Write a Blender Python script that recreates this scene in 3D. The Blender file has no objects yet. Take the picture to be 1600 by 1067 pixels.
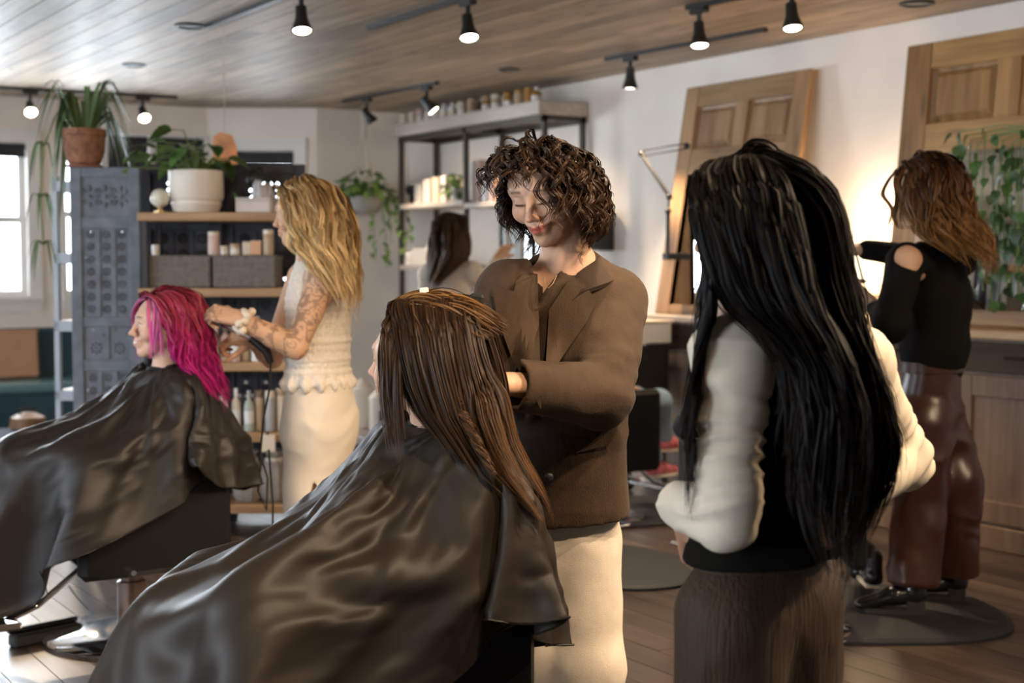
import bpy, bmesh, math, random
import numpy as np
from mathutils import Vector, Matrix
from math import radians as RAD, sin, cos, pi

SC = bpy.context.scene
COL = SC.collection
rng = random.Random(7)

# ------------------------------------------------------------------ camera
F = 2222.0                      # focal length in pixels of the 1600 wide frame
YAW = RAD(32.73)
PITCH = math.atan((533.5 - 412) / F)
CAMZ = 1.33
cam_d = bpy.data.cameras.new('camera'); cam = bpy.data.objects.new('camera', cam_d)
COL.objects.link(cam); SC.camera = cam
cam.location = (0, 0, CAMZ)
cam.rotation_euler = (pi/2 - PITCH, 0, -YAW)
cam_d.sensor_width = 36; cam_d.lens = F / 1600 * 36
cam_d.clip_start = 0.05
cam_d.dof.use_dof = True; cam_d.dof.focus_distance = 3.25; cam_d.dof.aperture_fstop = 3.4

# ------------------------------------------------------------------ colour, world, lights
SC.view_settings.view_transform = 'Standard'; SC.view_settings.look = 'None'
SC.view_settings.gamma = 1; SC.view_settings.use_curve_mapping = False
SC.view_settings.exposure = 0.52
wd = bpy.data.worlds.new('sky'); SC.world = wd; wd.use_nodes = True
bg = wd.node_tree.nodes['Background']
bg.inputs[0].default_value = (0.80, 0.90, 1.0, 1); bg.inputs[1].default_value = 5.0

XR, YB, YB2, XL, YF, ZC = 5.83, 11.2, 10.7, -3.4, -3.0, 2.60     # right wall, back walls, left, front, ceiling

def area(name, loc, rot, sx, sy, power, col, spread=180):
    d = bpy.data.lights.new(name, 'AREA'); d.shape = 'RECTANGLE'; d.size = sx; d.size_y = sy
    d.energy = power; d.color = col; d.spread = RAD(spread)
    o = bpy.data.objects.new(name, d); COL.objects.link(o); o.location = loc; o.rotation_euler = rot
    return o
DAY = (0.80, 0.90, 1.0)
WARM = (1.0, 0.74, 0.49)
# daylight standing in the window openings (each lamp fills a real window of the room)
area('daylight', (1.9, YB + 0.25, 1.72), (RAD(90), 0, pi), 1.30, 1.15, 80, DAY)
area('daylight', (-0.6, YB + 0.25, 1.72), (RAD(90), 0, pi), 1.30, 1.15, 80, DAY)
area('daylight', (3.55, YB + 0.25, 1.72), (RAD(90), 0, pi), 0.6, 1.15, 35, DAY)
for yy in (1.2, 3.8, 6.4, 9.0):
    area('daylight', (XL - 0.25, yy, 1.55), (RAD(90), 0, RAD(-90)), 1.5, 1.5, 46, DAY)

# ------------------------------------------------------------------ pixel geometry
CY, SY = cos(YAW), sin(YAW)
def ray(px, py):
    xc = (px - 800) / F; yc = (533.5 - py) / F
    fw = cos(PITCH) + yc * sin(PITCH); up = yc * cos(PITCH) - sin(PITCH)
    return xc, fw, up
def C(px, py, Z):
    """pixel at horizontal depth Z -> camera-yaw frame (right, depth, height)"""
    x, f, u = ray(px, py); t = Z / f
    return np.array([x * t, Z, CAMZ + u * t])
def c2w(p): return Vector((p[0]*CY + p[1]*SY, -p[0]*SY + p[1]*CY, p[2]))
def P(px, py, Z): return c2w(C(px, py, Z))
def wray(px, py):
    x, f, u = ray(px, py); return Vector((x*CY + f*SY, -x*SY + f*CY, u))
def RX(px, py, X):
    d = wray(px, py); t = X / d.x; return Vector((X, d.y*t, CAMZ + d.z*t))
def RY(px, py, Y):
    d = wray(px, py); t = Y / d.y; return Vector((d.x*t, Y, CAMZ + d.z*t))
def RZ(px, py, z):
    d = wray(px, py); t = (z - CAMZ) / d.z; return Vector((d.x*t, d.y*t, z))

# ------------------------------------------------------------------ materials
def sset(b, name, v):
    if name in b.inputs: b.inputs[name].default_value = v
def mat(name, col, rough=.6, metal=0, var=.0, scale=8, bump=0, bscale=60, spec=.5, sheen=0, emit=None, estr=0, trans=0,
        stretch=(1,1,1), attr=None, coat=0, alpha=1, rnd=0, ior=1.45, aniso=0, sss=0):
    m = bpy.data.materials.new(name); m.use_nodes = True
    nt = m.node_tree; N = nt.nodes; L = nt.links; b = N['Principled BSDF']
    c = tuple(col) + (1,)
    b.inputs['Base Color'].default_value = c; b.inputs['Roughness'].default_value = rough
    b.inputs['Metallic'].default_value = metal
    sset(b, 'Specular IOR Level', spec); sset(b, 'Sheen Weight', sheen); sset(b, 'Transmission Weight', trans)
    sset(b, 'Coat Weight', coat); sset(b, 'Alpha', alpha); sset(b, 'IOR', ior); sset(b, 'Anisotropic', aniso)
    sset(b, 'Subsurface Weight', sss); sset(b, 'Subsurface Scale', .01)
    if emit: sset(b, 'Emission Color', tuple(emit) + (1,)); sset(b, 'Emission Strength', estr)
    src = None
    if attr:
        a = N.new('ShaderNodeAttribute'); a.attribute_name = attr; src = a.outputs['Color']
    if var or bump:
        tc = N.new('ShaderNodeTexCoord'); mp = N.new('ShaderNodeMapping'); mp.inputs['Scale'].default_value = stretch
        L.new(tc.outputs['Object'], mp.inputs['Vector'])
    if var:
        nz = N.new('ShaderNodeTexNoise'); nz.inputs['Scale'].default_value = scale; nz.inputs['Detail'].default_value = 5
        L.new(mp.outputs[0], nz.inputs['Vector'])
        mr = N.new('ShaderNodeMapRange'); mr.inputs[1].default_value = .3; mr.inputs[2].default_value = .7
        mr.inputs[3].default_value = 1 - var; mr.inputs[4].default_value = 1 + var
        L.new(nz.outputs['Fac'], mr.inputs[0])
        mx = N.new('ShaderNodeVectorMath'); mx.operation = 'SCALE'
        if src: L.new(src, mx.inputs[0])
        else: mx.inputs[0].default_value = col
        L.new(mr.outputs[0], mx.inputs['Scale']); src = mx.outputs[0]
    if rnd:
        oi = N.new('ShaderNodeObjectInfo'); mr = N.new('ShaderNodeMapRange')
        mr.inputs[3].default_value = 1 - rnd; mr.inputs[4].default_value = 1 + rnd
        L.new(oi.outputs['Random'], mr.inputs[0])
        mx = N.new('ShaderNodeVectorMath'); mx.operation = 'SCALE'
        if src: L.new(src, mx.inputs[0])
        else: mx.inputs[0].default_value = col
        L.new(mr.outputs[0], mx.inputs['Scale']); src = mx.outputs[0]
    if src: L.new(src, b.inputs['Base Color'])
    if bump:
        n2 = N.new('ShaderNodeTexNoise'); n2.inputs['Scale'].default_value = bscale; n2.inputs['Detail'].default_value = 4
        L.new(mp.outputs[0], n2.inputs['Vector'])
        bp = N.new('ShaderNodeBump'); bp.inputs['Strength'].default_value = bump; bp.inputs['Distance'].default_value = .01
        L.new(n2.outputs['Fac'], bp.inputs['Height']); L.new(bp.outputs[0], b.inputs['Normal'])
    return m

def wood(name, ca, cb, axis=1, rough=.45, grain=1.0, rnd=.25, coat=0, knots=.0, bump=.15, spec=.5):
    """streaky timber: grain stretched along one axis of object space, each board its own offset and tone"""
    m = bpy.data.materials.new(name); m.use_nodes = True
    nt = m.node_tree; N = nt.nodes; L = nt.links; b = N['Principled BSDF']
    b.inputs['Roughness'].default_value = rough; sset(b, 'Coat Weight', coat); sset(b, 'Coat Roughness', .25); sset(b, 'Specular IOR Level', spec)
    tc = N.new('ShaderNodeTexCoord'); oi = N.new('ShaderNodeObjectInfo')
    off = N.new('ShaderNodeVectorMath'); off.operation = 'ADD'
    sc = N.new('ShaderNodeMath'); sc.operation = 'MULTIPLY'; sc.inputs[1].default_value = 37.0
    L.new(oi.outputs['Random'], sc.inputs[0]); L.new(tc.outputs['Object'], off.inputs[0]); L.new(sc.outputs[0], off.inputs[1])
    mp = N.new('ShaderNodeMapping'); s = [22*grain]*3; s[axis] = 1.3*grain; mp.inputs['Scale'].default_value = s
    L.new(off.outputs[0], mp.inputs['Vector'])
    nz = N.new('ShaderNodeTexNoise'); nz.inputs['Scale'].default_value = 1; nz.inputs['Detail'].default_value = 6; nz.inputs['Roughness'].default_value = .62
    L.new(mp.outputs[0], nz.inputs['Vector'])
    mp2 = N.new('ShaderNodeMapping'); s2 = [4.5*grain]*3; s2[axis] = 1.1*grain; mp2.inputs['Scale'].default_value = s2
    L.new(off.outputs[0], mp2.inputs['Vector'])
    n2 = N.new('ShaderNodeTexNoise'); n2.inputs['Scale'].default_value = 1; n2.inputs['Detail'].default_value = 3
    L.new(mp2.outputs[0], n2.inputs['Vector'])
    ad = N.new('ShaderNodeMath'); ad.operation = 'ADD'; L.new(nz.outputs['Fac'], ad.inputs[0]); L.new(n2.outputs['Fac'], ad.inputs[1])
    mr = N.new('ShaderNodeMapRange'); mr.inputs[1].default_value = .72; mr.inputs[2].default_value = 1.28
    L.new(ad.outputs[0], mr.inputs[0])
    cr = N.new('ShaderNodeMix'); cr.data_type = 'RGBA'
    cr.inputs[6].default_value = tuple(ca)+(1,); cr.inputs[7].default_value = tuple(cb)+(1,)
    L.new(mr.outputs[0], cr.inputs[0])
    out = cr.outputs[2]
    if knots:
        vo = N.new('ShaderNodeTexVoronoi'); vo.inputs['Scale'].default_value = 1
        mp3 = N.new('ShaderNodeMapping'); s3 = [9.]*3; s3[axis] = 2.2; mp3.inputs['Scale'].default_value = s3
        L.new(off.outputs[0], mp3.inputs['Vector']); L.new(mp3.outputs[0], vo.inputs['Vector'])
        k = N.new('ShaderNodeMapRange'); k.inputs[1].default_value = .05; k.inputs[2].default_value = .22; k.inputs[3].default_value = 1 - knots; k.inputs[4].default_value = 1
        L.new(vo.outputs['Distance'], k.inputs[0])
        kx = N.new('ShaderNodeVectorMath'); kx.operation = 'SCALE'; L.new(out, kx.inputs[0]); L.new(k.outputs[0], kx.inputs['Scale']); out = kx.outputs[0]
    r2 = N.new('ShaderNodeMapRange'); r2.inputs[3].default_value = 1 - rnd; r2.inputs[4].default_value = 1 + rnd
    L.new(oi.outputs['Random'], r2.inputs[0])
    mx = N.new('ShaderNodeVectorMath'); mx.operation = 'SCALE'; L.new(out, mx.inputs[0]); L.new(r2.outputs[0], mx.inputs['Scale'])
    L.new(mx.outputs[0], b.inputs['Base Color'])
    bp = N.new('ShaderNodeBump'); bp.inputs['Strength'].default_value = bump; bp.inputs['Distance'].default_value = .004
    L.new(nz.outputs['Fac'], bp.inputs['Height']); L.new(bp.outputs[0], b.inputs['Normal'])
    return m

# ------------------------------------------------------------------ objects
def link(o, parent=None):
    COL.objects.link(o)
    if parent is not None: o.parent = parent
    return o
def tag(o, label=None, cat=None, group=None, kind=None):
    if label: o['label'] = label
    if cat: o['category'] = cat
    if group: o['group'] = group
    if kind: o['kind'] = kind
    return o
def thing(name, label, cat, loc=(0,0,0), rz=0, group=None):
    o = bpy.data.objects.new(name, None); o.empty_display_size = .1; link(o)
    o.location = loc; o.rotation_euler = (0,0,rz)
    return tag(o, label, cat, group)
def copy_tree(o, parent=None):
    c = o.copy(); COL.objects.link(c)
    if parent is not None: c.parent = parent
    for ch in list(o.children): copy_tree(ch, c)
    return c

class MB:
    def __init__(s): s.v = []; s.f = []; s.M = None; s.mi = []; s.cur = 0
    def add(s, vs, fs):
        n = len(s.v)
        if s.M is not None: vs = [s.M @ Vector(v) for v in vs]
        s.v += [tuple(v) for v in vs]; s.f += [tuple(i+n for i in f) for f in fs]; s.mi += [s.cur]*len(fs)
        return s
    def box(s, x0,x1,y0,y1,z0,z1, bev=0):
        if bev:
            b = bev
            vs=[]; 
            for z,i in ((z0,b),(z0+b,0),(z1-b,0),(z1,b)):
                vs += [(x0+i+(b if i==0 else 0),y0+i,z),(x1-i-(b if i==0 else 0),y0+i,z),(x1-i,y0+i+(b if i==0 else 0),z),(x1-i,y1-i-(b if i==0 else 0),z),
                       (x1-i-(b if i==0 else 0),y1-i,z),(x0+i+(b if i==0 else 0),y1-i,z),(x0+i,y1-i-(b if i==0 else 0),z),(x0+i,y0+i+(b if i==0 else 0),z)]
            fs=[tuple(range(7,-1,-1)),tuple(range(24,32))]
            for k in range(3):
                for j in range(8): fs.append((k*8+j,k*8+(j+1)%8,k*8+8+(j+1)%8,k*8+8+j))
            return s.add(vs,fs)
        return s.add([(x0,y0,z0),(x1,y0,z0),(x1,y1,z0),(x0,y1,z0),(x0,y0,z1),(x1,y0,z1),(x1,y1,z1),(x0,y1,z1)],
                     [(3,2,1,0),(4,5,6,7),(0,1,5,4),(1,2,6,5),(2,3,7,6),(3,0,4,7)])
    def tube(s, pts, r, n=8, caps=True):
        pts = [Vector(p) for p in pts]; k = len(pts)
        rs = r if hasattr(r, '__len__') else [r]*k
        vs = []; fs = []
        t0 = (pts[1]-pts[0]).normalized(); up = Vector((0,0,1)) if abs(t0.z) < .9 else Vector((1,0,0))
        a = t0.cross(up).normalized()
        for i in range(k):
            t = (pts[min(i+1,k-1)] - pts[max(i-1,0)]).normalized()
            a = (a - t*a.dot(t)).normalized(); b = t.cross(a)
            for j in range(n):
                w = 2*pi*j/n; vs.append(pts[i] + (a*cos(w) + b*sin(w))*rs[i])
        for i in range(k-1):
            for j in range(n): fs.append((i*n+j, i*n+(j+1)%n, (i+1)*n+(j+1)%n, (i+1)*n+j))
        if caps: fs.append(tuple(range(n-1,-1,-1))); fs.append(tuple(range((k-1)*n, k*n)))
        return s.add(vs, fs)
    def lathe(s, prof, n=20, c=(0,0,0), ripple=None):
        vs = []; fs = []; k = len(prof)
        for i,(r,z) in enumerate(prof):
            for j in range(n):
                w = 2*pi*j/n; rr = r*(1 + (ripple*(1 if j%2 else -1) if ripple else 0))
                vs.append((c[0]+rr*cos(w), c[1]+rr*sin(w), c[2]+z))
        for i in range(k-1):
            for j in range(n): fs.append((i*n+j, i*n+(j+1)%n, (i+1)*n+(j+1)%n, (i+1)*n+j))
        fs.append(tuple(range(n-1,-1,-1))); fs.append(tuple(range((k-1)*n, k*n)))
        return s.add(vs, fs)
    def ball(s, c, r, n=12, m=8):
        r = r if hasattr(r, '__len__') else (r,r,r)
        vs=[(c[0],c[1],c[2]-r[2])]
        for i in range(1,m):
            ph = -pi/2 + pi*i/m
            for j in range(n):
                w=2*pi*j/n; vs.append((c[0]+r[0]*cos(ph)*cos(w), c[1]+r[1]*cos(ph)*sin(w), c[2]+r[2]*sin(ph)))
        vs.append((c[0],c[1],c[2]+r[2])); fs=[]
        for j in range(n): fs.append((0,1+(j+1)%n,1+j))
        for i in range(m-2):
            for j in range(n): fs.append((1+i*n+j,1+i*n+(j+1)%n,1+(i+1)*n+(j+1)%n,1+(i+1)*n+j))
        e=len(vs)-1; o=1+(m-2)*n
        for j in range(n): fs.append((o+j,o+(j+1)%n,e))
        return s.add(vs,fs)
    def prism(s, poly, z0, z1):
        n=len(poly)
        vs=[(x,y,z0) for x,y in poly]+[(x,y,z1) for x,y in poly]
        return s.add(vs,[tuple(range(n-1,-1,-1)),tuple(range(n,2*n))]+[(i,(i+1)%n,n+(i+1)%n,n+i) for i in range(n)])
    def mesh(s, name, mats, smooth=False):
        me = bpy.data.meshes.new(name); me.from_pydata(s.v, [], s.f); me.update()
        for m in (mats if isinstance(mats,(list,tuple)) else [mats]): me.materials.append(m)
        if any(s.mi): me.polygons.foreach_set('material_index', s.mi)
        if smooth:
            me.polygons.foreach_set('use_smooth', [True]*len(me.polygons))
            if smooth != 'all':
                try: me.set_sharp_from_angle(angle=RAD(40))
                except Exception: pass
        return me
    def build(s, name, mats, parent=None, smooth=False, **kw):
        o = bpy.data.objects.new(name, s.mesh(name, mats, smooth)); link(o, parent)
        for k,v in kw.items(): o[k] = v
        return o
def np_obj(name, V, Fc, mats, parent=None, smooth=True, color=None):
    me = bpy.data.meshes.new(name)
    V = np.asarray(V, np.float32); Fc = np.asarray(Fc, np.int32); k = Fc.shape[1]
    me.vertices.add(len(V)); me.vertices.foreach_set('co', V.ravel())
    me.loops.add(Fc.size); me.loops.foreach_set('vertex_index', Fc.ravel())
    me.polygons.add(len(Fc)); me.polygons.foreach_set('loop_start', np.arange(0, Fc.size, k, dtype=np.int32))
    me.polygons.foreach_set('loop_total', np.full(len(Fc), k, np.int32))
    me.update(calc_edges=True); me.validate()
    if smooth: me.polygons.foreach_set('use_smooth', [True]*len(me.polygons))
    if color is not None:
        a = me.color_attributes.new('tint', 'FLOAT_COLOR', 'POINT')
        cc = np.ones((len(V),4), np.float32); cc[:,:3] = color; a.data.foreach_set('color', cc.ravel())
    for m in (mats if isinstance(mats,(list,tuple)) else [mats]): me.materials.append(m)
    o = bpy.data.objects.new(name, me); link(o, parent); return o
# ================================================================== SETTING
M_wall = mat('wall_paint', (.86,.80,.735), .75, var=.03, scale=3, bump=.05, bscale=40)
M_trim = mat('white_trim', (.82,.81,.80), .45)
M_floor = wood('floor_board', (.032,.021,.015), (.095,.064,.045), 1, .33, 1.0, .32, coat=.12, bump=.12)
M_sub = mat('floor_gap', (.02,.016,.013), .8)
M_ceil = wood('ceiling_board', (.20,.14,.088), (.50,.37,.25), 1, .52, .8, .20, coat=.05, knots=.55, bump=.2, spec=.5)
M_ceilgap = mat('ceiling_gap', (.045,.035,.028), .9)
M_black = mat('black_metal', (.018,.017,.016), .42)
M_glass = bpy.data.materials.new('window_glass'); M_glass.use_nodes = True
_n = M_glass.node_tree; _n.nodes.remove(_n.nodes['Principled BSDF'])
_t = _n.nodes.new('ShaderNodeBsdfTransparent'); _g = _n.nodes.new('ShaderNodeBsdfGlossy'); _g.inputs['Roughness'].default_value = .02
_f = _n.nodes.new('ShaderNodeFresnel'); _f.inputs[0].default_value = 1.25; _m = _n.nodes.new('ShaderNodeMixShader')
_n.links.new(_f.outputs[0], _m.inputs[0]); _n.links.new(_t.outputs[0], _m.inputs[1]); _n.links.new(_g.outputs[0], _m.inputs[2])
_n.links.new(_m.outputs[0], _n.nodes['Material Output'].inputs[0])

def structure(name, mb, m, parent=None, smooth=False):
    o = mb.build(name, m, parent, smooth); o['kind'] = 'structure'; return o

# ---- floor: sub-floor slab with single boards let into it
fl = structure('floor', MB().box(XL-.2, XR+.2, YF-.2, YB+.3, -.12, -.006), M_sub)
PW = .14
meshes = [MB().box(-PW/2+.0015, PW/2-.0015, 0, ln-.003, -.006, 0, ).mesh('plank', M_floor) for ln in (1.6, 2.2, 2.8)]
r_ = random.Random(3)
x = XR - PW/2
while x > .0:
    y = 2.2 - r_.random()*1.4
    while y < YB:
        k = r_.randrange(3); ln = (1.6,2.2,2.8)[k]
        yy = min(y, YB - ln)
        if not (x < 1.0 and y > 9):
            o = bpy.data.objects.new('plank', meshes[k]); link(o, fl); o.location = (x, y if y+ln <= YB+.25 else y, 0)
        y += ln
    x -= PW
rest = MB()                                         # boards out of the picture, joined
xx = 0.0
while xx > XL:
    yy = YF
    while yy < YB:
        ln = 1.8 + r_.random()*1.2; rest.box(xx-PW+.0015, xx-.0015, yy, min(yy+ln,YB)-.003, -.006, 0); yy += ln
    xx -= PW
xx = 0.0
while xx < XR:
    rest.box(xx+.0015, xx+PW-.0015, YF, .79, -.006, -.0005); xx += PW
o = rest.build('planking', M_floor, fl); o['kind'] = 'stuff'

# ---- ceiling: tongue-and-groove boards under a dark deck
ce = structure('ceiling', MB().box(XL-.2, XR+.2, YF-.2, YB+.3, ZC+.008, ZC+.14), M_ceilgap)
CW = .142
cm = []
for ln in (2.4, 3.2, 4.0):
    cm.append(MB().box(-CW/2+.003, CW/2-.003, 0, ln-.004, ZC, ZC+.010).mesh('ceiling_board', M_ceil))
x = XR - CW/2
while x > .4:
    y = 2.0 - r_.random()*2.2
    while y < YB:
        k = r_.randrange(3); o = bpy.data.objects.new('ceiling_board', cm[k]); link(o, ce); o.location = (x, y, 0); y += (2.4,3.2,4.0)[k]
    x -= CW
rest = MB(); xx = x + CW/2
while xx > XL:
    yy = YF
    while yy < YB:
        ln = 2.2 + r_.random()*1.5; rest.box(xx-CW+.003, xx-.003, yy, min(yy+ln,YB)-.004, ZC, ZC+.010); yy += ln
    xx -= CW
xx = .4
while xx < XR:
    rest.box(xx+.003, xx+CW-.003, YF, -.2, ZC+.001, ZC+.010); xx += CW
o = rest.build('ceiling_boarding', M_ceil, ce); o['kind'] = 'stuff'

# ---- walls
def wall_strip(mb, L0, L1, ops, t=.16):
    """wall in local frame: along x from L0 to L1, room side y=0, thickness to +y; openings (xa,xb,za,zb)"""
    cur = L0
    for (a,b,za,zb) in sorted(ops):
        mb.box(cur, a, 0, t, 0, ZC+.01); mb.box(a, b, 0, t, 0, za); mb.box(a, b, 0, t, zb, ZC+.01); cur = b
    mb.box(cur, L1, 0, t, 0, ZC+.01); return mb
structure('wall_right', MB().box(XR, XR+.16, YF-.1, YB, 0, ZC+.01), M_wall)
structure('wall_front', MB().box(XL-.1, XR+.1, YF-.16, YF, 0, ZC+.01), M_wall)
b = MB(); b.M = Matrix.Translation((0, YB, 0))
W1 = (RY(-420,300,YB).x, RY(42,300,YB).x, 1.08, RY(20,222,YB).z)
W2S = [(RY(a_,300,YB).x, RY(b_,300,YB).x, 1.08, W1[3]+.10) for a_,b_ in ((97,158),(168,234),(243,320))]
K1 = Vector((4.23, YB)); K2 = Vector((4.98, YB2))
W0 = (W1[0]-1.9, W1[0]-.35, 1.08, W1[3])
structure('wall_back', wall_strip(b, XL, K1.x, [W1] + W2S), M_wall)
b = MB(); cd = (K2-K1); CL = cd.length; cang = math.atan2(cd.y, cd.x)
MC = Matrix.Translation((K1.x, K1.y, 0)) @ Matrix.Rotation(cang, 4, 'Z'); b.M = MC
def on_cant(px):
    d = wray(px, 400); d2 = Vector((d.x, d.y)); n = Vector((-cd.y, cd.x)).normalized()
    t = K1.dot(n)/d2.dot(n); return (d2*t - K1).dot(cd.normalized())
W3 = (on_cant(371), on_cant(461), 1.08, W1[3])
structure('wall_back_angled', wall_strip(b, 0, CL, [W3]), M_wall)
structure('wall_back_right', MB().box(K2.x, XR+.1, YB2, YB2+.16, 0, ZC+.01), M_wall)
b = MB(); b.M = Matrix.Translation((XL,0,0)) @ Matrix.Rotation(pi/2, 4, 'Z')
LW = [(yy-.75, yy+.75, .8, 2.3) for yy in (1.2,3.8,6.4,9.0)]
structure('wall_left', wall_strip(b, YF-.1, YB+.1, LW), M_wall)

M_sash = mat('dark_sash', (.05,.055,.06), .5)
M_blind = mat('dark_blind', (.03,.032,.035), .7)
wn = [0]
def window(Mx, a, b_, za, zb, sill=True, w=.10, drop=.09):
    wn[0] += 1
    B = MB(); B.M = Mx; t = .025
    B.box(a-w, a, -t, .0, za-.0, zb); B.box(b_, b_+w, -t, .0, za, zb); B.box(a-w, b_+w, -t-.01, 0, zb, zb+w)
    if sill: B.box(a-w, b_+w, -.06, 0, za-.035, za); B.box(a-w, b_+w, -.02, 0, za-.12, za-.035)
    o = structure('window_%d' % wn[0], B, M_trim)
    s = MB(); s.M = Mx; q = .045; zm = (za+zb)/2
    for (z0,z1,yy) in ((za,zm+.02,.05),(zm-.02,zb,.08)):
        s.box(a,a+q,yy,yy+.03,z0,z1); s.box(b_-q,b_,yy,yy+.03,z0,z1); s.box(a+q,b_-q,yy,yy+.03,z0,z0+q); s.box(a+q,b_-q,yy,yy+.03,z1-q,z1)
    s.build('sash', M_trim, o)
    g = MB(); g.M = Mx; g.box(a+q,b_-q,.063,.067,za+q,zm-.02); g.build('pane', M_glass, o)
    g = MB(); g.M = Mx; g.box(a+q,b_-q,.093,.097,zm+.02,zb-q); g.build('pane', M_glass, o)
    bl = MB(); bl.M = Mx; bl.box(a+.006,b_-.006,.016,.022,zb-drop,zb-.03); bl.tube([(a+.006,.022,zb-.03),(b_-.006,.022,zb-.03)],.022,10); bl.box(a+.006,b_-.006,.012,.026,zb-drop-.02,zb-drop); bl.build('roller_blind', M_blind, o)
    return o
MBK = Matrix.Translation((0, YB, 0))
window(MBK, *W1)
window(MBK, *W2S[0], w=.018); window(MBK, *W2S[1], w=.018, drop=.36); window(MBK, *W2S[2], w=.018, drop=.30)
window(MC, *W3)
MLW = Matrix.Translation((XL,0,0)) @ Matrix.Rotation(pi/2, 4, 'Z')
for w_ in LW: window(MLW, *w_)
# baseboards
structure('baseboard_right', MB().box(XR-.018, XR, YF, YB2, 0, .13), M_trim)
structure('baseboard_back', MB().box(XL, K1.x, YB-.018, YB, 0, .13), M_trim)
structure('baseboard_back_right', MB().box(K2.x, XR, YB2-.018, YB2, 0, .13), M_trim)
structure('baseboard_left', MB().box(XL, XL+.018, YF, YB, 0, .13), M_trim)

# ---- track lights: black rails under the ceiling, spot heads as parts
M_bulb = mat('lit_bulb', (1,.9,.75), .5, emit=(1,.86,.66), estr=14)
def spot_light(name, loc, target, power, parent=None, size=75, col=WARM):
    d = bpy.data.lights.new(name, 'SPOT'); d.energy = power; d.spot_size = RAD(size); d.spot_blend = .7; d.shadow_soft_size = .035; d.color = col
    o = bpy.data.objects.new(name, d); COL.objects.link(o)
    o.location = loc; o.rotation_euler = (Vector(target)-Vector(loc)).to_track_quat('-Z','Y').to_euler()
    return o
def track(label, a, b_, heads, group='ceiling light tracks'):
    """rail from a to b (xy); heads: list of (fraction, target, power, lit)"""
    a = Vector((a[0],a[1],ZC)); e = Vector((b_[0],b_[1],ZC)); d = (e-a).normalized(); ang = math.atan2(d.y,d.x); L_ = (e-a).length
    t = thing('track_light', label, 'track light', a, 0, group)
    R = Matrix.Rotation(ang, 4, 'Z')
    B = MB(); B.M = R; B.box(0, L_, -.017, .017, -.022, 0); B.build('rail', M_black, t)
    for (f_, tgt, pw, lit) in heads:
        p = a + d*(L_*f_); loc = p - a
        hp = p + Vector((0,0,-.135))
        dr = (Vector(tgt)-hp).normalized()
        B = MB(); B.M = Matrix.Translation(loc) @ R
        B.box(-.055,.055,-.02,.02,-.05,-.022,.004); B.tube([(0,0,-.05),(0,0,-.10)],.012,8)
        st = B.build('stem', M_black, t)
        q = dr.to_track_quat('Z','Y').to_matrix().to_4x4()
        B = MB(); B.M = Matrix.Translation(hp-a) @ q
        B.lathe([(.014,-.05),(.026,-.045),(.028,.0),(.031,.02),(.047,.065),(.049,.078),(.044,.078),(.040,.066)],16)
        hd = B.build('lamp_head', M_black, t, True)
        B = MB(); B.M = Matrix.Translation(hp-a) @ q
        B.lathe([(.002,.060),(.041,.068),(.038,.074),(.002,.078)],16); B.build('bulb', M_bulb if lit else M_black, t, True)
        if lit: spot_light('spot', hp + dr*.095, tgt, pw)
    return t
# ================================================================== FIXTURES AND FURNITURE
# ---- track lights (rails seen in the photo, the same kind over the front of the room, and two unseen ones added for fill)
WIN = (-1, 6, .5)
track('left black ceiling track in front of the back windows, its two bulbs facing the room', (1.9,10.67), (3.74,10.52),
      [(.42,(2.3,8.2,.4),60,1),(.86,(3.3,8.6,.6),60,1)])
track('black ceiling track at the corner by the white shelf, heads turned to the wall', (4.93,10.10), (4.97,8.70),
      [(.27,(5.8,9.6,1.2),40,1),(.90,(5.75,8.2,1.3),60,1)])
track('long black ceiling track above the left door mirror', (5.28,7.14), (5.33,5.77), [(.17,(5.35,7.0,0.0),125,1)])
track('black ceiling track cut off by the top edge, right, carrying two heads', (4.565,5.50), (4.62,4.1),
      [(.06,(4.3,4.9,0),95,1),(.50,(4.3,4.2,.0),60,1)])
track('ceiling track mostly above the picture, its bulb showing top centre', (3.52,6.9), (3.50,5.2), [(.62,(3.25,4.9,0),105,1)])
track('ceiling track mostly above the picture, its bulb just showing left of centre', (2.77,7.3), (2.75,5.6), [(.72,(2.5,5.3,0),95,1)])
track('black ceiling track over the front of the salon', (2.2,2.9), (2.2,1.0), [(.2,(2.1,3.2,.9),70,1),(.8,(1.6,2.8,.9),70,1)])
track('black ceiling track over the front right of the salon', (3.6,2.6), (3.6,.8), [(.2,(2.9,3.0,.9),110,1),(.7,(2.3,2.2,1.0),110,1)])

track('unseen fill-light track added over the salon floor left of the camera', (-.3,1.2), (1.6,1.2), [(.15,(.6,4.2,.9),70,1),(.8,(1.0,3.0,1.0),70,1)])  # added out of view as general fill, aimed at the people
track('unseen fill-light track added over the salon floor right of the camera', (2.4,.6), (4.4,.6), [(.15,(2.2,2.6,1.0),80,1),(.85,(4.2,5.2,.9),120,1)])  # second added fill track, unseen, shining from the camera side
M_grey = mat('grey_plastic', (.30,.30,.29), .5)
def ceiling_disc(x, y, r, label):
    t = thing('ceiling_fitting', label, 'ceiling light', (x,y,ZC), 0, 'round fittings in the ceiling')
    MB().lathe([(r*.72,-.002),(r*.75,-.012),(r,-.010),(r,0)],24).build('rim', M_black, t, True)
    MB().lathe([(.002,-.006),(r*.72,-.004),(r*.72,-.001)],24).build('lens', M_grey, t, True)
ceiling_disc(2.705,7.389,.085,'dark round ceiling fitting upper left, the larger and nearer of the left two')
ceiling_disc(2.928,9.019,.075,'dark round ceiling fitting above the plant, farther of the left two')
ceiling_disc(5.45,4.83,.085,'round brown ceiling fitting at the top right beside the wall')
ceiling_disc(5.05,7.9,.07,'faint round ceiling fitting between the corner track and the long track')

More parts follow.
